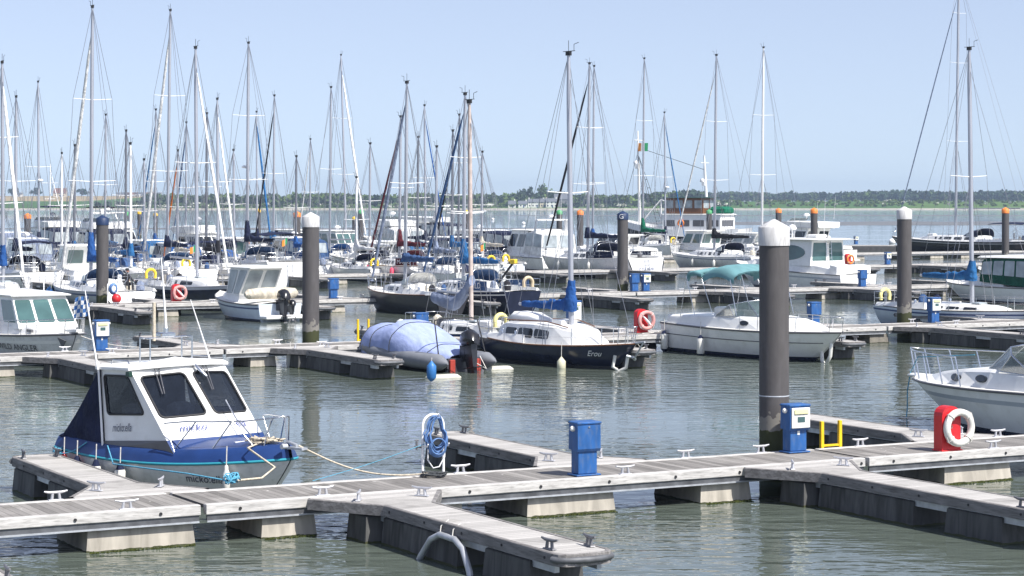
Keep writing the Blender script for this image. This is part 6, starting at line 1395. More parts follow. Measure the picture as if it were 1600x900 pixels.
SB('grey white yacht with black sail bag and navy sprayhood left of the thick capped pile', 1116, 183, 87, 12.4, +1, 8, hull=LIGHTG, stripe=MIDNAVY, stripe_w=.05, cover=F_BLACK, genoa=F_WHITE, genoa_r=.07, hood=F_NAVY, scoop=1.1, fb=(1.25, 1.15, 1.4), spread=2, windows=3, bimini=None, fenders=2)
SB('white sailing yacht with bare white boom behind the thick white capped pile', 1190, 200, 75, 12.6, +1, 0, cover=None, spread=2, hood=F_WHITE, mastm=WHITEP)
SB('large black sailing yacht on the breakwater with very tall mast at the right', 1493, 236, -40, 20, +1, 12, hull=BLACKH, stripe=WHITE, stripe_w=.03, cover=None, hood=F_NAVY, genoa=F_GREY, genoa_r=.07, spread=3, fb=(1.6, 1.5, 1.9), windows=4, scoop=.6, B=5.2, mastm=ALU, boomz=5.0, bl=8.5, bimini=F_NAVY)
SB('white sailing yacht with small mast at the far left behind the bimini frames', -14, 166, 215, 9, +1, 0, cover=F_BLUE, hood=F_BLUE)
SB('short masted white yacht with grey canopy between the tall yacht and the navy hulled yacht', 277, 158, 236, 8.2, +1, -2, cover=F_BEIGE, hood=F_GREY, genoa=F_ORANGE, genoa_r=.06, hs=ORANGE)
SB('low white sailing boat with blue bundle behind the man in black', 205, 146, 225, 8.4, -1, 3, cover=F_BLUE, hood=F_DKBL, ladder_=False, mastm=WHITEP)

# ------------------------------------------------------------------ motor boats
def sport_cruiser(label, loc, L, sign, jit, bimini=None, rake=1.7, fb=(1.05, 1.1, 1.25), ports=2, B=None, canopy=None, canopy_skirt=None, toe=None, px=0, d=0, hull=None, arch=True, stripe=None, group=None, screen=True, rails=True):
    o, H, ho = motorbase(label, px, d, L, sign, B, hull, fb, jit, loc=loc, rake=rake, stripe=stripe, toe=toe, group=group, rails=rails)
    B = H.B; x = lambda f: f * L; z = lambda f: H.zs(f + .5)
    st = [(x(-.46), B * .44, B * .42, z(-.46) - .05, z(-.46) + .30), (x(-.1), B * .45, B * .41, z(-.1) - .05, z(-.1) + .42), (x(.02), B * .44, B * .38, z(.02) - .05, z(.02) + .46), (x(.16), B * .40, B * .31, z(.16) - .05, z(.16) + .40), (x(.30), B * .30, B * .2, z(.30) - .05, z(.30) + .26), (x(.40), B * .19, B * .08, z(.4) - .05, z(.4) + .1)]
    mb = MB(); shell(mb, st); cs = mb.build('coachroof', WHITE, o)
    for side in (1, -1):
        for i in range(ports):
            f = .05 + i * .13; xx = x(f); k = H.xk(xx)
            def cp(q):
                for a in range(len(st) - 1):
                    if st[a][0] <= q <= st[a + 1][0]:
                        t = (q - st[a][0]) / (st[a + 1][0] - st[a][0]); return lerp(lerp(st[a][1], st[a + 1][1], t), lerp(st[a][2], st[a + 1][2], t), .5), lerp(lerp(st[a][3], st[a + 1][3], t), lerp(st[a][4], st[a + 1][4], t), .55)
            y_, z_ = cp(xx); y2, z2 = cp(xx + .1); n_ = V3(-(y2 - y_) / .1 * 1.0, 1, .28).normalized(); n_.y *= side; e1_ = V3(1, (y2 - y_) / .1 * side, 0).normalized(); e2_ = n_.cross(e1_).normalized()
            c = V3(xx, y_ * side, z_); mb = MB()
            rings = [[c + n_ * dd + e1_ * (.22 * s_ * math.cos(a)) + e2_ * (.095 * s_ * math.sin(a)) for a in [2 * math.pi * j / 20 for j in range(20)]] for dd, s_ in ((-.05, 1), (.03, 1), (.035, .8))]
            mb.loft(rings, caps=True); mb.build('porthole', GLASS, cs)
    if screen:
        zb = z(0) + .44; P0 = V3(x(.10), 0, zb); mb = MB(); fr = MB(); w = B * .40
        lo = [V3(x(-.14), w, z(-.14) + .38), V3(x(-.02), w * .97, zb), V3(x(.08), w * .6, zb), V3(x(.115), 0, zb + .02), V3(x(.08), -w * .6, zb), V3(x(-.02), -w * .97, zb), V3(x(-.14), -w, z(-.14) + .38)]
        hi = [V3(x(-.135), w * .97, z(-.14) + .48), V3(x(-.06), w * .92, zb + .42), V3(x(.0), w * .55, zb + .56), V3(x(.02), 0, zb + .6), V3(x(.0), -w * .55, zb + .56), V3(x(-.06), -w * .92, zb + .42), V3(x(-.135), -w * .97, z(-.14) + .48)]
        mb.loft([[a, b] for a, b in zip(lo, hi)], closed=False); mb.loft([[a * .995 + V3(0, 0, 0), b * .995] for a, b in zip(lo, hi)][::-1], closed=False)
        so_ = mb.build('windscreen', SCREEN, o)
        fr.tube(hi, .022, 5); fr.tube(lo, .018, 5)
        for a, b in zip(lo, hi): fr.tube([a, b], .014, 5)
        fr.build('screen_frame', STEEL, so_)
        MB().box(x(-.06), x(-.0), -w * .7, -w * .2, zb - .1, zb + .22, .04).build('dashboard', WHITE, o)
        MB().box(x(-.2), x(-.13), -w * .7, -w * .2, zb - .5, zb + .3, .05).build('helm_seat', WHITE, o)
    return o, H, ho
SCREEN = mat('tinted_screen', (.10, .14, .15), .06, var=.3, alpha=.55)
# white cruiser with the teal canopy
o, H, ho = sport_cruiser('white cruiser with teal bimini canopy moored right of centre behind the thick pile', W(46.85, 66.2), 8.9, -1, 4, rake=1.5, fb=(1.12, 1.05, 1.12), B=3.0, toe=CHART)
mb = MB(); rings = []
for i in range(9):
    f = i / 8; xx = lerp(-2.0, -.1, f); zz = 2.93 + .34 * math.sin(math.pi * (f * .8 + .1)); rings.append([V3(xx, 1.22 * c, zz + dz_) for c, dz_ in ((-1.02, -.32), (-1, -.1), (-.85, .02), (-.5, .1), (0, .13), (.5, .1), (.85, .02), (1, -.1), (1.02, -.32))])
mb.loft(rings, closed=False, sm=True); mb.loft([[p - V3(0, 0, .03) for p in r] for r in rings][::-1], closed=False, sm=True); bo = mb.build('bimini_canopy', F_TEAL, o)
mb = MB(); mb.tube([(-2.9, -1.24, 2.75), (-2.8, -1.22, 2.98), (-2.5, -1.2, 3.04), (-2.0, -1.2, 2.95)], .085, 8); mb.tube([(-2.9, 1.24, 2.75), (-2.8, 1.22, 2.98), (-2.5, 1.2, 3.04), (-2.0, 1.2, 2.95)], .085, 8); mb.tube([(-2.8, -1.22, 2.98), (-2.88, 0, 3.12), (-2.8, 1.22, 2.98)], .1, 8); mb.build('rolled_canopy', F_TEAL, bo)
mb = MB()
for sd in (1, -1):
    for a, b in (((-2.85, 2.9), (-2.3, 1.45)), ((-2.85, 2.9), (-3.2, 1.35)), ((-1.9, 2.85), (-1.2, 1.5)), ((-.2, 2.85), (.2, 1.55))): MB().tube([(a[0], sd * 1.33, a[1]), (b[0], sd * 1.35, b[1])], .015, 5).build('canopy_leg', STEEL, bo)
for k, lb in ((.05, 'white fender with navy ends at the stern of the teal canopied cruiser'), (.32, 'white fender with navy ends amidships on the teal canopied cruiser')): fender(lb, o.matrix_basis @ (H.pt(k, 1, -1) + V3(0, -.13, -.3)), .78, .14, WHITEF, F_NAVY, None, .5)
mb = MB(); H.rail(mb, .016, 0, f=.62, k0=.02, k1=.97, n=20, out=.006); mb.build('side_moulding', CHART, o)
whip(o, (-.6, 1.2, 1.6), 2.9, 0.0)
MB().tube([(3.35, .0, .5), (3.5, -.1, .05), (3.8, -.2, -.1), (4.0, -.15, .25), (4.0, -.1, .7)], .07, 8).build('chafe_hose', WHITEF, o)
# white cruiser at the right edge
o, H, ho = sport_cruiser('white motor cruiser with two oval portholes cut by the right picture edge', W(37.0, 40.85), 8.7, +1, 1, rake=2.1, fb=(1.25, 1.15, 1.12), B=3.1, stripe=GREYH, rails=False)
mb = MB(); top = []; 
for k in (.62, .72, .82, .9, .965):
    p = H.pt(k, 1, 1); q = p + V3(.22, -.12, .72); top.append(q); mb.tube([p + V3(0, -.1, 0), q], .02, 6)
    mb.tube([V3(p.x, -p.y + .1, p.z), V3(q.x, -q.y, q.z)], .02, 6)
mb.tube(top + [V3(4.55, 0, 1.86)] + [V3(p.x, -p.y, p.z) for p in top[::-1]], .022, 6); mb.build('tall_bow_rail', STEEL, o)
MB().box(3.85, 4.5, -.16, .16, 1.10, 1.19, .03).build('bow_platform', WHITE, o)
M_ = o.matrix_basis
rope('blue bow line hanging from the white motor cruiser at the right edge', [M_ @ V3(4.55, .0, 1.22), M_ @ V3(4.62, .05, .7), M_ @ V3(4.66, .02, .25), M_ @ V3(4.62, .08, .02)], ROPEB, .016)
rope('blue line running back along the rail of the white motor cruiser', [M_ @ V3(4.4, .1, 1.25), M_ @ V3(3.2, .9, 1.72), M_ @ V3(.6, 1.3, 1.95)], ROPEB, .012)

# pilothouse boat at the left edge
o, H, ho = motorbase('white pilothouse fishing boat with grey hull lettering at the left picture edge', 0, 0, 9.0, -1, 3.0, LIGHTG, (1.0, 1.0, 1.2), 4, loc=W(22.5, 77.2), rake=1.0, rails=True, stripe=WHITE, platform=False)
fn = H.side_fn(-1, .2); wrap_text('hull_lettering', 'WILD ANGLER', fn, mat('lettering_dark', (.04, .04, .05), .5), ho, .21, .35, .52, shear=.1, off=.02, sx=1.25)
mb = MB(); shell(mb, [(-3.8, 1.3, 1.2, .9, 1.25), (1.1, 1.25, 1.15, .9, 1.4), (2.2, 1.0, .85, .95, 1.38), (3.3, .5, .3, 1.1, 1.3)]); mb.build('coachroof', WHITE, o)
deckhouse(o, -2.6, 1.9, -2.8, .9, 1.25, 2.35, 1.28, 1.12, 1.1, 1.0, side_win=3, front_win=3, glass=GLASSG, win_lo=.18, win_hi=.88, over=.22)
mb = MB(); mb.tube([(-2.6, -.9, 2.45), (-2.6, -.9, 2.95), (-1.0, -.9, 2.95), (-1.0, -.9, 2.45)], .02, 5).tube([(-2.6, .9, 2.45), (-2.6, .9, 2.95), (-1.0, .9, 2.95), (-1.0, .9, 2.45)], .02, 5).tube([(-2.6, -.9, 2.95), (-2.6, .9, 2.95)], .02, 5); mb.build('roof_rack', WHITEP, o)
MB().loft([[(3.7, -.14, 1.2), (3.7, .14, 1.2), (4.75, .1, 1.25), (4.75, -.1, 1.25)], [(3.7, -.14, 1.3), (3.7, .14, 1.3), (4.75, .1, 1.35), (4.75, -.1, 1.35)]], caps=True).build('bow_roller', WHITE, o)
MB().loft([[(4.0, -.46, 1.05), (4.2, -.36, .7), (4.45, -.34, .95)], [(4.0, -.5, 1.05), (4.2, -.4, .7), (4.45, -.38, .95)]], caps=True).build('anchor_plate', DARKCL, o)
MB().torus((-.9, -1.40, 1.28), .31, .075, (0, 1, 0), 26, 8).build('ring_on_cabin', ORANGE, o)
MB().box(.2, .8, -1.05, -.98, 1.16, 1.28, .01).box(2.1, 2.6, -.92, -.84, 1.16, 1.26, .01).build('vent', CHART, o)

# grey outboard fishing boat with a beige rolled dinghy
o, H, ho = motorbase('grey fishing boat with black outboards and a beige dinghy rolled across its stern', 0, 0, 5.9, +1, 2.5, BLUEH, (.85, .88, 1.22), 8, loc=W(39.95, 99.6), rake=.8, platform=False, rails=False, stripe=MIDNAVY, wt=.95)
mb = MB(); shell(mb, [(-.7, 1.0, .95, .85, 1.25), (1.0, .9, .8, .9, 1.3), (2.0, .5, .35, 1.0, 1.2)]); mb.build('coachroof', WHITE, o)
deckhouse(o, -.7, .8, -1.6, .35, 1.2, 2.5, .98, .92, .85, .86, glass=CLEARV, side_win=2, front_win=2, rear_win=2, win_lo=.05, win_hi=.93, over=.16)
mb = MB(); mb.tube([(-2.2, 1.5, 1.28), (-2.2, 1.3, 1.3), (-2.15, .4, 1.32), (-2.15, -.6, 1.32), (-2.2, -1.25, 1.3), (-2.2, -1.4, 1.28)], [.1, .25, .28, .28, .24, .1], 12); mb.build('rolled_dinghy', F_BEIGE, o)
MB().box(-3.55, -2.9, -1.1, 1.1, .12, .32, .05).build('swim_platform', WHITE, o)
MB().box(-2.95, -2.6, -.85, -.45, .3, .95, .06).build('stern_seat', WHITE, o)
outboard(o, -3.1, .12, .80, 1.25, BLACKH); outboard(o, -3.1, -.42, .6, .75, BLACKH)

# canopied pilot boat at the right behind the pale blue yacht
o, H, ho = motorbase('white motorboat with clear and bottle green canopy and grey outboard near the right edge', 1565, 124, 8.6, +1, 2.9, WHITE, (.95, .95, 1.1), 6, rake=1.4, rails=True, toe=CHART)
mb = MB(); shell(mb, [(-1.2, 1.2, 1.1, .85, 1.3), (1.2, 1.05, .9, .9, 1.38), (3.0, .45, .3, 1.0, 1.15)]); mb.build('coachroof', WHITE, o)
canvas_box(o, -3.9, .6, 1.25, 1.2, .9, 1.2, 2.55, 2.5, F_DGREEN, split=.36, wins=5)
MB().loft([[(-4.0, 1.1, 2.58), (.9, 1.05, 2.55), (.9, -1.05, 2.55), (-4.0, -1.1, 2.58)], [(-4.0, 1.0, 2.68), (.7, .95, 2.66), (.7, -.95, 2.66), (-4.0, -1.0, 2.68)]], caps=True).build('hard_top', WHITE, o)
outboard(o, -4.45, .5, .95, 1.3, CHARC)

# large white cruiser behind the thick pile
o, H, ho = motorbase('large white motor cruiser with dark oval side window right of the thick white capped pile', 1243, 143, 11.2, +1, 3.7, WHITE, (1.1, 1.3, 1.7), 9, rake=1.9, rails=True, stripe=GREYH)
st = [(-4.6, 1.6, 1.5, 1.0, 1.5), (-3.0, 1.65, 1.5, 1.05, 1.7), (.8, 1.6, 1.4, 1.2, 2.05), (3.0, 1.2, .8, 1.4, 1.95), (4.4, .5, .25, 1.55, 1.7)]
mb = MB(); shell(mb, st); mb.build('coachroof', WHITE, o)
dh = deckhouse(o, -2.9, 2.4, -2.9, .6, 1.6, 3.25, 1.6, 1.42, 1.35, 1.2, side_win=0, front_win=3, rear_win=2, door=True, glass=GLASSG, win_lo=.2, win_hi=.9, over=.5)
for sd in (1, -1):
    def q(u, v): return lerp(lerp(V3(-2.9, 1.6 * sd, 1.6), V3(2.4, 1.35 * sd, 1.6), u), lerp(V3(-2.9, 1.42 * sd, 3.25), V3(.6, 1.2 * sd, 3.25), u), v)
    mb = MB(); pts = [q(.52 + .34 * math.cos(a) * (1 if math.cos(a) > 0 else 1.15), .50 + .30 * math.sin(a)) for a in [2 * math.pi * j / 24 for j in range(24)]]; off = V3(0, .03 * sd, 0)
    mb.loft([[p - off for p in pts], [p + off for p in pts]], caps=True); mb.build('oval_window', GLASSG, dh)
MB().loft([[(-5.2, 1.55, .5), (-5.2, -1.55, .5), (-5.2, -1.55, 1.6), (-5.2, 1.55, 1.6)], [(-4.6, 1.6, .5), (-4.6, -1.6, .5), (-4.6, -1.55, 1.7), (-4.6, 1.55, 1.7)]], caps=True).build('stern_coaming', WHITE, o)
mb = MB()
for y in (-.25, .2): mb.tube([(-3.1, y, 1.3), (-2.95, y, 3.2)], .022, 5)
for i in range(6): mb.tube([(-3.08 + .02 * i, -.25, 1.5 + i * .3), (-3.08 + .02 * i, .2, 1.5 + i * .3)], .02, 5)
mb.build('ladder', STEEL, dh)
mb = MB(); mb.lathe([(.26, 0), (.3, .1), (.2, .28), (.04, .34)], 12, (.0, .3, 3.9)); mb.tube([(0, .3, 3.4), (0, .3, 3.95)], .06, 6); mb.build('radar_dome', WHITEP, dh); whip(o, (-1.6, -1.0, 3.35), 2.6, -.05); whip(o, (-1.0, 1.1, 3.35), 1.8, -.02)
MB().box(-2.4, -1.5, -.5, .5, 3.4, 3.62, .06).build('hatch', WHITE, dh)

def cruiser(label, px, d, L, sign, house=None, fly=False, canopy=None, arch=False, jit=0.0, hull=None, stripe=None, radar=True, fb=None, glass=None, dz=0.0, cols=None, mast=0.0, side_win=2, cloth_win=3, B=None, dinghy=False):
    o, H, ho = motorbase(label, px, d, L, sign, B, hull, fb, jit, stripe=stripe)
    B = H.B; z0 = H.zs(.45); x = lambda f: f * L
    mb = MB(); shell(mb, [(x(-.46), B * .44, B * .4, z0 - .15, z0 + .25), (x(.0), B * .44, B * .4, z0 - .1, z0 + .5), (x(.2), B * .36, B * .28, z0, z0 + .5), (x(.38), B * .16, B * .1, z0 + .15, z0 + .35)]); mb.build('coachroof', WHITE, o)
    hh = house or 1.5; zt = z0 + .2 + hh
    dh = deckhouse(o, x(-.18), x(.16), x(-.24), x(.05), z0 + .2, zt, B * .42, B * .38, B * .34, B * .32, side_win=side_win, front_win=3, rear_win=2, glass=glass or random.choice([GLASS, GLASS, GLASSG, CLEARV]), win_lo=.3, win_hi=.85, over=.25)
    if canopy: canvas_box(o, x(-.47), x(-.19), B * .43, B * .42, z0 + .1, z0 + .2, zt - .15, zt, canopy, wins=cloth_win, split=.38)
    if fly:
        mb = MB(); shell(mb, [(x(-.34), B * .36, B * .38, zt + .1, zt + .62), (x(-.1), B * .37, B * .39, zt + .1, zt + .7), (x(.02), B * .3, B * .3, zt + .1, zt + .72), (x(.08), B * .2, B * .14, zt + .1, zt + .45)]); fo = mb.build('flybridge', WHITE, o)
        mb = MB(); mb.loft([[(x(.0), w, zt + .7), (x(-.03), w * .95, zt + 1.0)] for w in (B * .3, B * .15, -B * .15, -B * .3)], closed=False); mb.loft([[(x(.0) - .02, w, zt + .7), (x(-.03) - .02, w * .95, zt + 1.0)] for w in (-B * .3, -B * .15, B * .15, B * .3)], closed=False); mb.build('flybridge_screen', SCREEN, fo)
        if fly is not True:
            mb = MB(); zt2 = zt + 1.9; mb.loft([[V3(lerp(x(-.3), x(-.02), i / 5), B * .34 * c, zt2 + .15 * (1 - c * c) + .08 * math.sin(math.pi * i / 5)) for c in (-1, -.7, 0, .7, 1)] for i in range(6)], closed=False, sm=True); mb.loft([[V3(lerp(x(-.3), x(-.02), i / 5), B * .34 * c, zt2 - .03 + .15 * (1 - c * c) + .08 * math.sin(math.pi * i / 5)) for c in (1, .7, 0, -.7, -1)] for i in range(6)], closed=False, sm=True)
            b2 = mb.build('flybridge_bimini', fly, fo); mb = MB()
            for sd in (1, -1):
                for xx in (x(-.3), x(-.02)): mb.tube([(x(-.17), sd * B * .36, zt + .6), (xx, sd * B * .34, zt2)], .02, 5)
            mb.build('bimini_frame', STEEL, b2)
    if arch:
        za = (zt if not fly else zt + .6) + .9; mb = MB()
        for sd in (1, -1): mb.loft([[(x(-.32) - .25, sd * B * .42, z0 + .3 if not fly else zt + .3), (x(-.32) + .25, sd * B * .42, z0 + .3 if not fly else zt + .3), (x(-.32) + .25, sd * B * .38, z0 + .3 if not fly else zt + .3)], [(x(-.36) - .15, sd * B * .36, za), (x(-.36) + .2, sd * B * .36, za), (x(-.36) + .2, sd * B * .33, za)]], caps=True)
        mb.box(x(-.36) - .15, x(-.36) + .2, -B * .36, B * .36, za - .05, za + .08, .03); ao = mb.build('radar_arch', WHITE, o)
    else: za = zt + .1 if not fly else zt + 1.0
    if radar:
        mb = MB(); xx = x(-.36) if arch else x(-.1); mb.lathe([(.05, 0), (.28, .05), (.3, .16), (.2, .26), (.03, .3)], 12, (xx, 0, za + .15)); mb.tube([(xx, 0, za - .05), (xx, 0, za + .2)], .05, 6); mb.build('radar_dome', WHITEP, o)
        whip(o, (x(-.3), -B * .3, za - .1), 2.2, -.1); whip(o, (x(-.3), B * .3, za - .1), 1.6, -.1)
    if mast: MB().tube([(x(-.05), 0, zt), (x(-.05) - .1, 0, zt + mast)], [.07, .04], 7).tube([(x(-.05), -.8, zt + mast * .7), (x(-.05), .8, zt + mast * .7)], .025, 5).tube([(x(-.05), -.5, zt + mast * .45), (x(-.05), .5, zt + mast * .45)], .03, 5).tube([(x(-.05), 0, zt + mast * .92), (x(-.3), 0, zt + .8)], .03, 5).build('signal_mast', WHITEP, o)
    if dinghy: mb = MB(); mb.tube([(x(-.5) - .5, -.9, 1.0), (x(-.5) - .5, .9, 1.0)], .22, 10); mb.build('dinghy', F_WHITE, o)
    return o
CR = cruiser
CR('white pilothouse cruiser with wheelhouse windows left of the navy capped pile', 121, 143, 9.6, +1, 1.55, jit=-4, glass=GLASSG, radar=False)
CR('motor yacht with navy canopies and white signal masts at the far left', 74, 205, 13, +1, 1.7, fly=F_NAVY, canopy=F_NAVY, mast=6.0, hull=MIDNAVY, jit=4)
CR('white flybridge cruiser with black bimini behind the navy capped pile', 150, 196, 12.5, +1, 1.7, fly=F_BLACK, arch=True, canopy=F_NAVY, jit=-4)
CR('grey white domed cruiser at the far left edge', 8, 190, 11, +1, 1.6, canopy=F_GREY, jit=0, radar=False)
CR('white flybridge motor yacht with cream cushions right of the left navy pile', 186, 214, 11.5, -1, 1.6, fly=True, arch=True, jit=5, canopy=F_ROYAL)
CR('grey white motor cruiser with slanted windows right of the yellow horseshoe', 583, 177, 9.2, +1, 1.25, jit=26, hull=LIGHTG, radar=False, glass=GLASS, fb=(.95, 1.05, 1.4))
CR('big white cruiser with white enclosed cockpit above the grey cruiser', 607, 207, 11.5, +1, 1.9, canopy=F_WHITE, fly=True, jit=-4)
CR('white flybridge motor yacht with dark saloon windows in front of the wooded shore', 640, 238, 13.5, +1, 1.8, fly=True, arch=True, jit=30, canopy=F_NAVY, side_win=3)
CR('white cruiser with dark framed canopy above the yellow horseshoe', 535, 208, 10, -1, 1.6, canopy=F_BLACK, jit=4, radar=True)
CR('white motor cruiser with black and navy enclosed cockpit near the middle', 735, 189, 11.5, +1, 1.75, canopy=F_NAVY, jit=18, radar=True)
CR('white cruiser with white canopied square stern right of the Irish flag', 826, 184, 11, +1, 1.9, canopy=F_WHITE, arch=True, jit=0, B=4.0, cloth_win=2)
CR('low white cruiser with small wheelhouse behind the canopied square stern', 795, 214, 10, +1, 1.2, jit=14, radar=False)
CR('white flybridge cruiser with radar behind the thick white capped pile', 1246, 208, 12, +1, 1.7, fly=True, jit=10, radar=True)
CR('pale motor cruiser behind the black sail bag', 1168, 214, 10, +1, 1.3, jit=12, radar=False)
CR('white day cruiser with low screen at the lower right behind the canopied boat', 1597, 141, 8.5, +1, 1.0, jit=0, radar=False)
CR('white motor cruiser with navy cockpit cloth behind the tall leaning mast', 472, 218, 10.5, -1, 1.5, canopy=F_NAVY, jit=8, radar=True)

for a in (('white cruiser with a blue cockpit cover in the gap right of the green capped pile', 222, 176, 9.5, +1, dict(canopy=F_BLUE, house=1.3, radar=False, jit=3)),
          ('white angling boat with tall wheelhouse left of the outboard fishing boat', 356, 172, 8.0, +1, dict(house=1.7, glass=GLASSG, radar=False, jit=-5)),
          ('white cruiser with steel blue cockpit cover just left of the white capped pile', 452, 176, 9.8, +1, dict(canopy=F_DKBL, house=1.5, radar=True, jit=2)),
          ('grey cockpit tent cruiser beside the left picture edge', 36, 172, 9.6, +1, dict(canopy=F_GREY, house=1.5, jit=-2)),
          ('navy topped cruiser between the maroon hooded yacht and the Irish flag', 694, 184, 10.0, +1, dict(canopy=F_NAVY, house=1.4, jit=3, radar=False)),
          ('white fast cruiser with low dark windows left of the trawler', 958, 206, 10.5, +1, dict(house=1.2, jit=8, radar=False)),
          ('white fishing cruiser with green glass behind the black sail bag yacht', 1090, 212, 9.5, +1, dict(house=1.6, glass=GLASSG, jit=8, radar=False)),
          ('white cruiser with radar above the navy hulled yacht mast', 318, 188, 10.5, -1, dict(house=1.6, fly=True, jit=6)),
          ('white cruiser with royal blue cover low behind the yellow horseshoe at the left', 268, 172, 9.0, +1, dict(canopy=F_ROYAL, house=1.2, radar=False, jit=-4))):
    CR(*a[:5], **a[5])
SB('white sailing yacht with navy sprayhood lying left of the maroon hooded yacht', 556, 160, 300, 8.6, +1, 2, cover=F_WHITE, hood=F_NAVY, mastm=WHITEP, topz=7.5, hs=YEL)
SB('white sloop with orange genoa edge and steel blue hood behind the charcoal hulled yacht', 681, 150, 150, 9.0, +1, -1, cover=F_GREY, hood=F_DKBL, topz=9.5, genoa=None, scoop=0)

for a in (('dark masted yacht with bright blue cover left of the navy capped pile', 116, 151, 228, 9.0, +1, dict(cover=F_BLUE, hood=F_DKBL, mastm=DARKALU, fenders=2)),
          ('dark masted yacht with navy hood and white hull right of the navy capped pile', 196, 163, 205, 9.6, +1, dict(cover=F_NAVY, hood=F_NAVY, mastm=DARKALU, stripe=MIDNAVY)),
          ('yacht with pale blue hull and steel blue hood among white yachts at the left', 226, 158, 250, 8.6, -1, dict(hull=BLUEH, cover=F_DKBL, hood=F_DKBL, ladder_=False)),
          ('dark masted yacht with black sail bag behind the navy hulled yacht', 322, 161, 178, 9.8, +1, dict(cover=F_BLACK, hood=F_NAVY, mastm=DARKALU, bimini=F_NAVY)),
          ('yacht with a long navy cover just above the grey fishing boat roof', 366, 168, 235, 9.2, -1, dict(cover=F_NAVY, hood=F_ROYAL, ladder_=False)),
          ('yacht with royal blue hood and teal stripe behind the white capped pile', 462, 166, 245, 9.4, +1, dict(cover=F_ROYAL, hood=F_ROYAL, stripe=TEAL, mastm=DARKALU)),
          ('navy striped yacht with white sail bag left of the red rolled genoa', 577, 170, 225, 9.0, +1, dict(cover=F_WHITE, hood=F_NAVY, stripe=NAVYH, jit=4)),
          ('dark masted yacht with navy bimini right of the maroon hooded yacht', 652, 168, 215, 9.4, +1, dict(cover=F_NAVY, bimini=F_NAVY, hood=F_NAVY, mastm=DARKALU, jit=4)),
          ('yacht with grey hull and beige cover below the navy cockpit enclosure', 752, 171, 238, 9.0, +1, dict(hull=GREYH, cover=F_BEIGE, hood=F_DKBL, jit=5))):
    SB(*a[:6], **a[6])

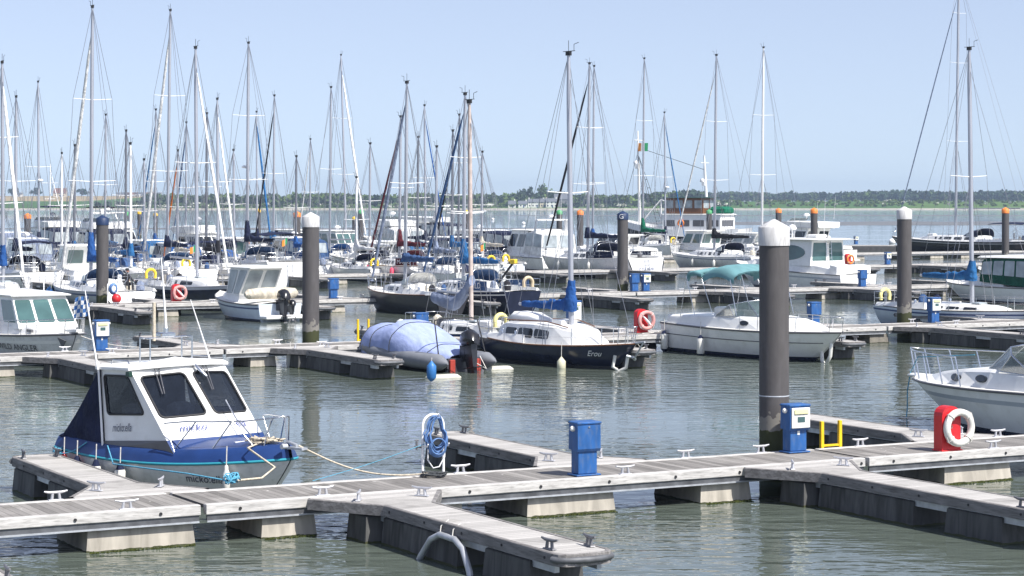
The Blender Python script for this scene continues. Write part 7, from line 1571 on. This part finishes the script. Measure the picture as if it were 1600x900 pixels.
# old trawler
def trawler():
    o, H, ho = motorbase('old white and black trawler with wooden wheelhouse and green roof', 1064, 262, 17, +1, 5.4, BLACKH, (1.9, 1.7, 3.0), 30, rake=1.2, boot=REDP, stripe=BLACKH, rails=False, platform=False, name='trawler', flare=(.05, .3), wt=.75)
    MB().loft([[V3(p.x, p.y * .98, p.z) for p in [H.pt(i / 14, 1, s) for i in range(15)]] + [] for s in (1,)] + [[V3(p.x, p.y * .97, p.z + .75) for p in [H.pt(i / 14, 1, 1) for i in range(15)]]], closed=False).loft([[V3(p.x, p.y * .97, p.z + .75) for p in [H.pt(i / 14, 1, -1) for i in range(15)]], [V3(p.x, p.y * .98, p.z) for p in [H.pt(i / 14, 1, -1) for i in range(15)]]], closed=False).build('bulwark', WHITEP, o)
    deckhouse(o, -6.2, 1.5, -6.2, 1.5, 1.7, 4.2, 2.0, 1.95, wall=WHITEP, side_win=4, front_win=2, rear_win=1, glass=CHART, win_lo=.45, win_hi=.75, over=.15)
    deckhouse(o, -3.8, 1.2, -3.8, 1.3, 4.35, 6.2, 1.75, 1.75, wall=WOODM, side_win=4, front_win=4, rear_win=2, glass=CLEARV, win_lo=.35, win_hi=.85, over=.3, roofm=HGRN, name='wheelhouse')
    def mastf(x, z0, z1, nm):
        mb = MB(); mb.tube([(x, 0, z0), (x + .3, 0, z1)], [.2, .1], 8); mb.tube([(x + .2, -1.1, z1 * .92), (x + .2, 1.1, z1 * .92)], .05, 5); mb.box(x + .1, x + .5, -.3, .3, z1 * .68, z1 * .72); mb.lathe([(.3, 0), (.34, .2), (.2, .4)], 10, (x + .5, 0, z1 * .72)); return mb.build(nm, WHITEP, o)
    mastf(5.6, 2.0, 14.4, 'foremast'); mastf(-3.4, 6.0, 11.3, 'signal_mast')
    mb = MB(); mb.tube([(5.9, 0, 12.4), (-3.1, 0, 9.6)], .03, 4); mb.tube([(5.8, 0, 12), (8.3, 0, 3.6)], .03, 4)
    for sd in (1, -1): mb.tube([(5.8, 0, 11.5), (4.3, sd * 2.4, 2.4)], .03, 4); mb.tube([(5.8, 0, 11.5), (3.5, sd * 2.4, 2.4)], .03, 4)
    for i in range(9): f = i / 9; mb.tube([lerp(V3(5.8, 0, 11.5), V3(4.3, -2.4, 2.4), f), lerp(V3(5.8, 0, 11.5), V3(3.5, -2.4, 2.4), f)], .03, 4)
    mb.build('rigging', ROPEK, o)
    mb = MB(); kind = IRISH[::-1]
    for q in range(3): mb.loft([[(5.8 - (q + f) * .45, .1 * math.sin(q + f), 12.9), (5.8 - (q + f) * .45, .1 * math.sin(q + f) + .1, 11.9)] for f in (0, .5, 1)], closed=False, mi=q); mb.loft([[(5.8 - (q + f) * .45, .03 + .1 * math.sin(q + f), 12.9), (5.8 - (q + f) * .45, .03 + .1 * math.sin(q + f) + .1, 11.9)] for f in (1, .5, 0)], closed=False, mi=q)
    mb.build('ensign', kind, o)
    mb = MB(); mb.tube([(6.5, -1, 2.6), (3.2, -1, 6.0), (1.8, -1, 5.6)], .09, 6).tube([(3.2, -1, 6.0), (3.2, -1, 3.0)], .09, 6); mb.build('gantry', WHITEP, o)
    mb = MB(); mb.box(-6.5, -4.2, -1.2, 1.2, 4.2, 5.2, .3); mb.build('covered_gear', F_GREEN, o)
    fnc = H.side_fn(1, 6.4); wrap_text('registration', 'ON 2', lambda u, v: fnc(u, v), WHITEP, ho, .6, .2, 1.2, off=.03)
    MB().torus((-1, 2.02, 3.2), .36, .09, (0, 1, 0), 20, 7).build('ring_on_cabin', ORANGE, o)
trawler()
# bright dinghies on the black yacht deck and small craft on the water
for px, d, lb in ((818, 560, 'small white mooring buoy left of the white radar pole'), (1394, 300, 'round white mooring buoy beside the white capped pile at the right'), (1293, 330, 'round white mooring buoy right of the orange capped pile behind the cruiser'), (770, 700, 'tiny white mooring buoy far out near the mudbank')):
    o = thing('mooring_buoy', lb, 'buoy', atd(px, d), 0, 'white mooring buoys'); MB().ball((0, 0, .25), .5, 12, 0, .9).build('buoy_body', WHITEP, o); MB().tube([(0, 0, .6), (0, 0, .95)], .05, 6).build('eye', STEEL, o)
for p0, p1, lb in ((W(41.3, 102.7, 1.1), W(37.5, 104.0, .7), 'white bow line of the grey outboard fishing boat'), (W(22.8, 73.2, 1.2), W(24.8, 71.9, .7), 'white bow line of the pilothouse boat at the left edge'), (W(46.0, 70.3, 1.1), W(44.2, 70.3, .7), 'white stern line of the teal canopied cruiser')):
    rope(lb, [p0, p1], ROPEW, .016, .12)

# ------------------------------------------------------------------ air
HAZE = 0.00016
if HAZE:
    m = bpy.data.materials.new('air'); m.use_nodes = True; n = m.node_tree.nodes; n.clear()
    ou = n.new('ShaderNodeOutputMaterial'); pv = n.new('ShaderNodeVolumePrincipled'); pv.inputs['Color'].default_value = (.62, .78, 1.0, 1); pv.inputs['Density'].default_value = HAZE; pv.inputs['Anisotropy'].default_value = .2
    m.node_tree.links.new(pv.outputs[0], ou.inputs['Volume'])
    tag(MB().box(-1900, 1900, -200, 4400, -2.2, 45).build('haze', m), 'thin summer haze over the estuary', 'haze', kind='stuff')
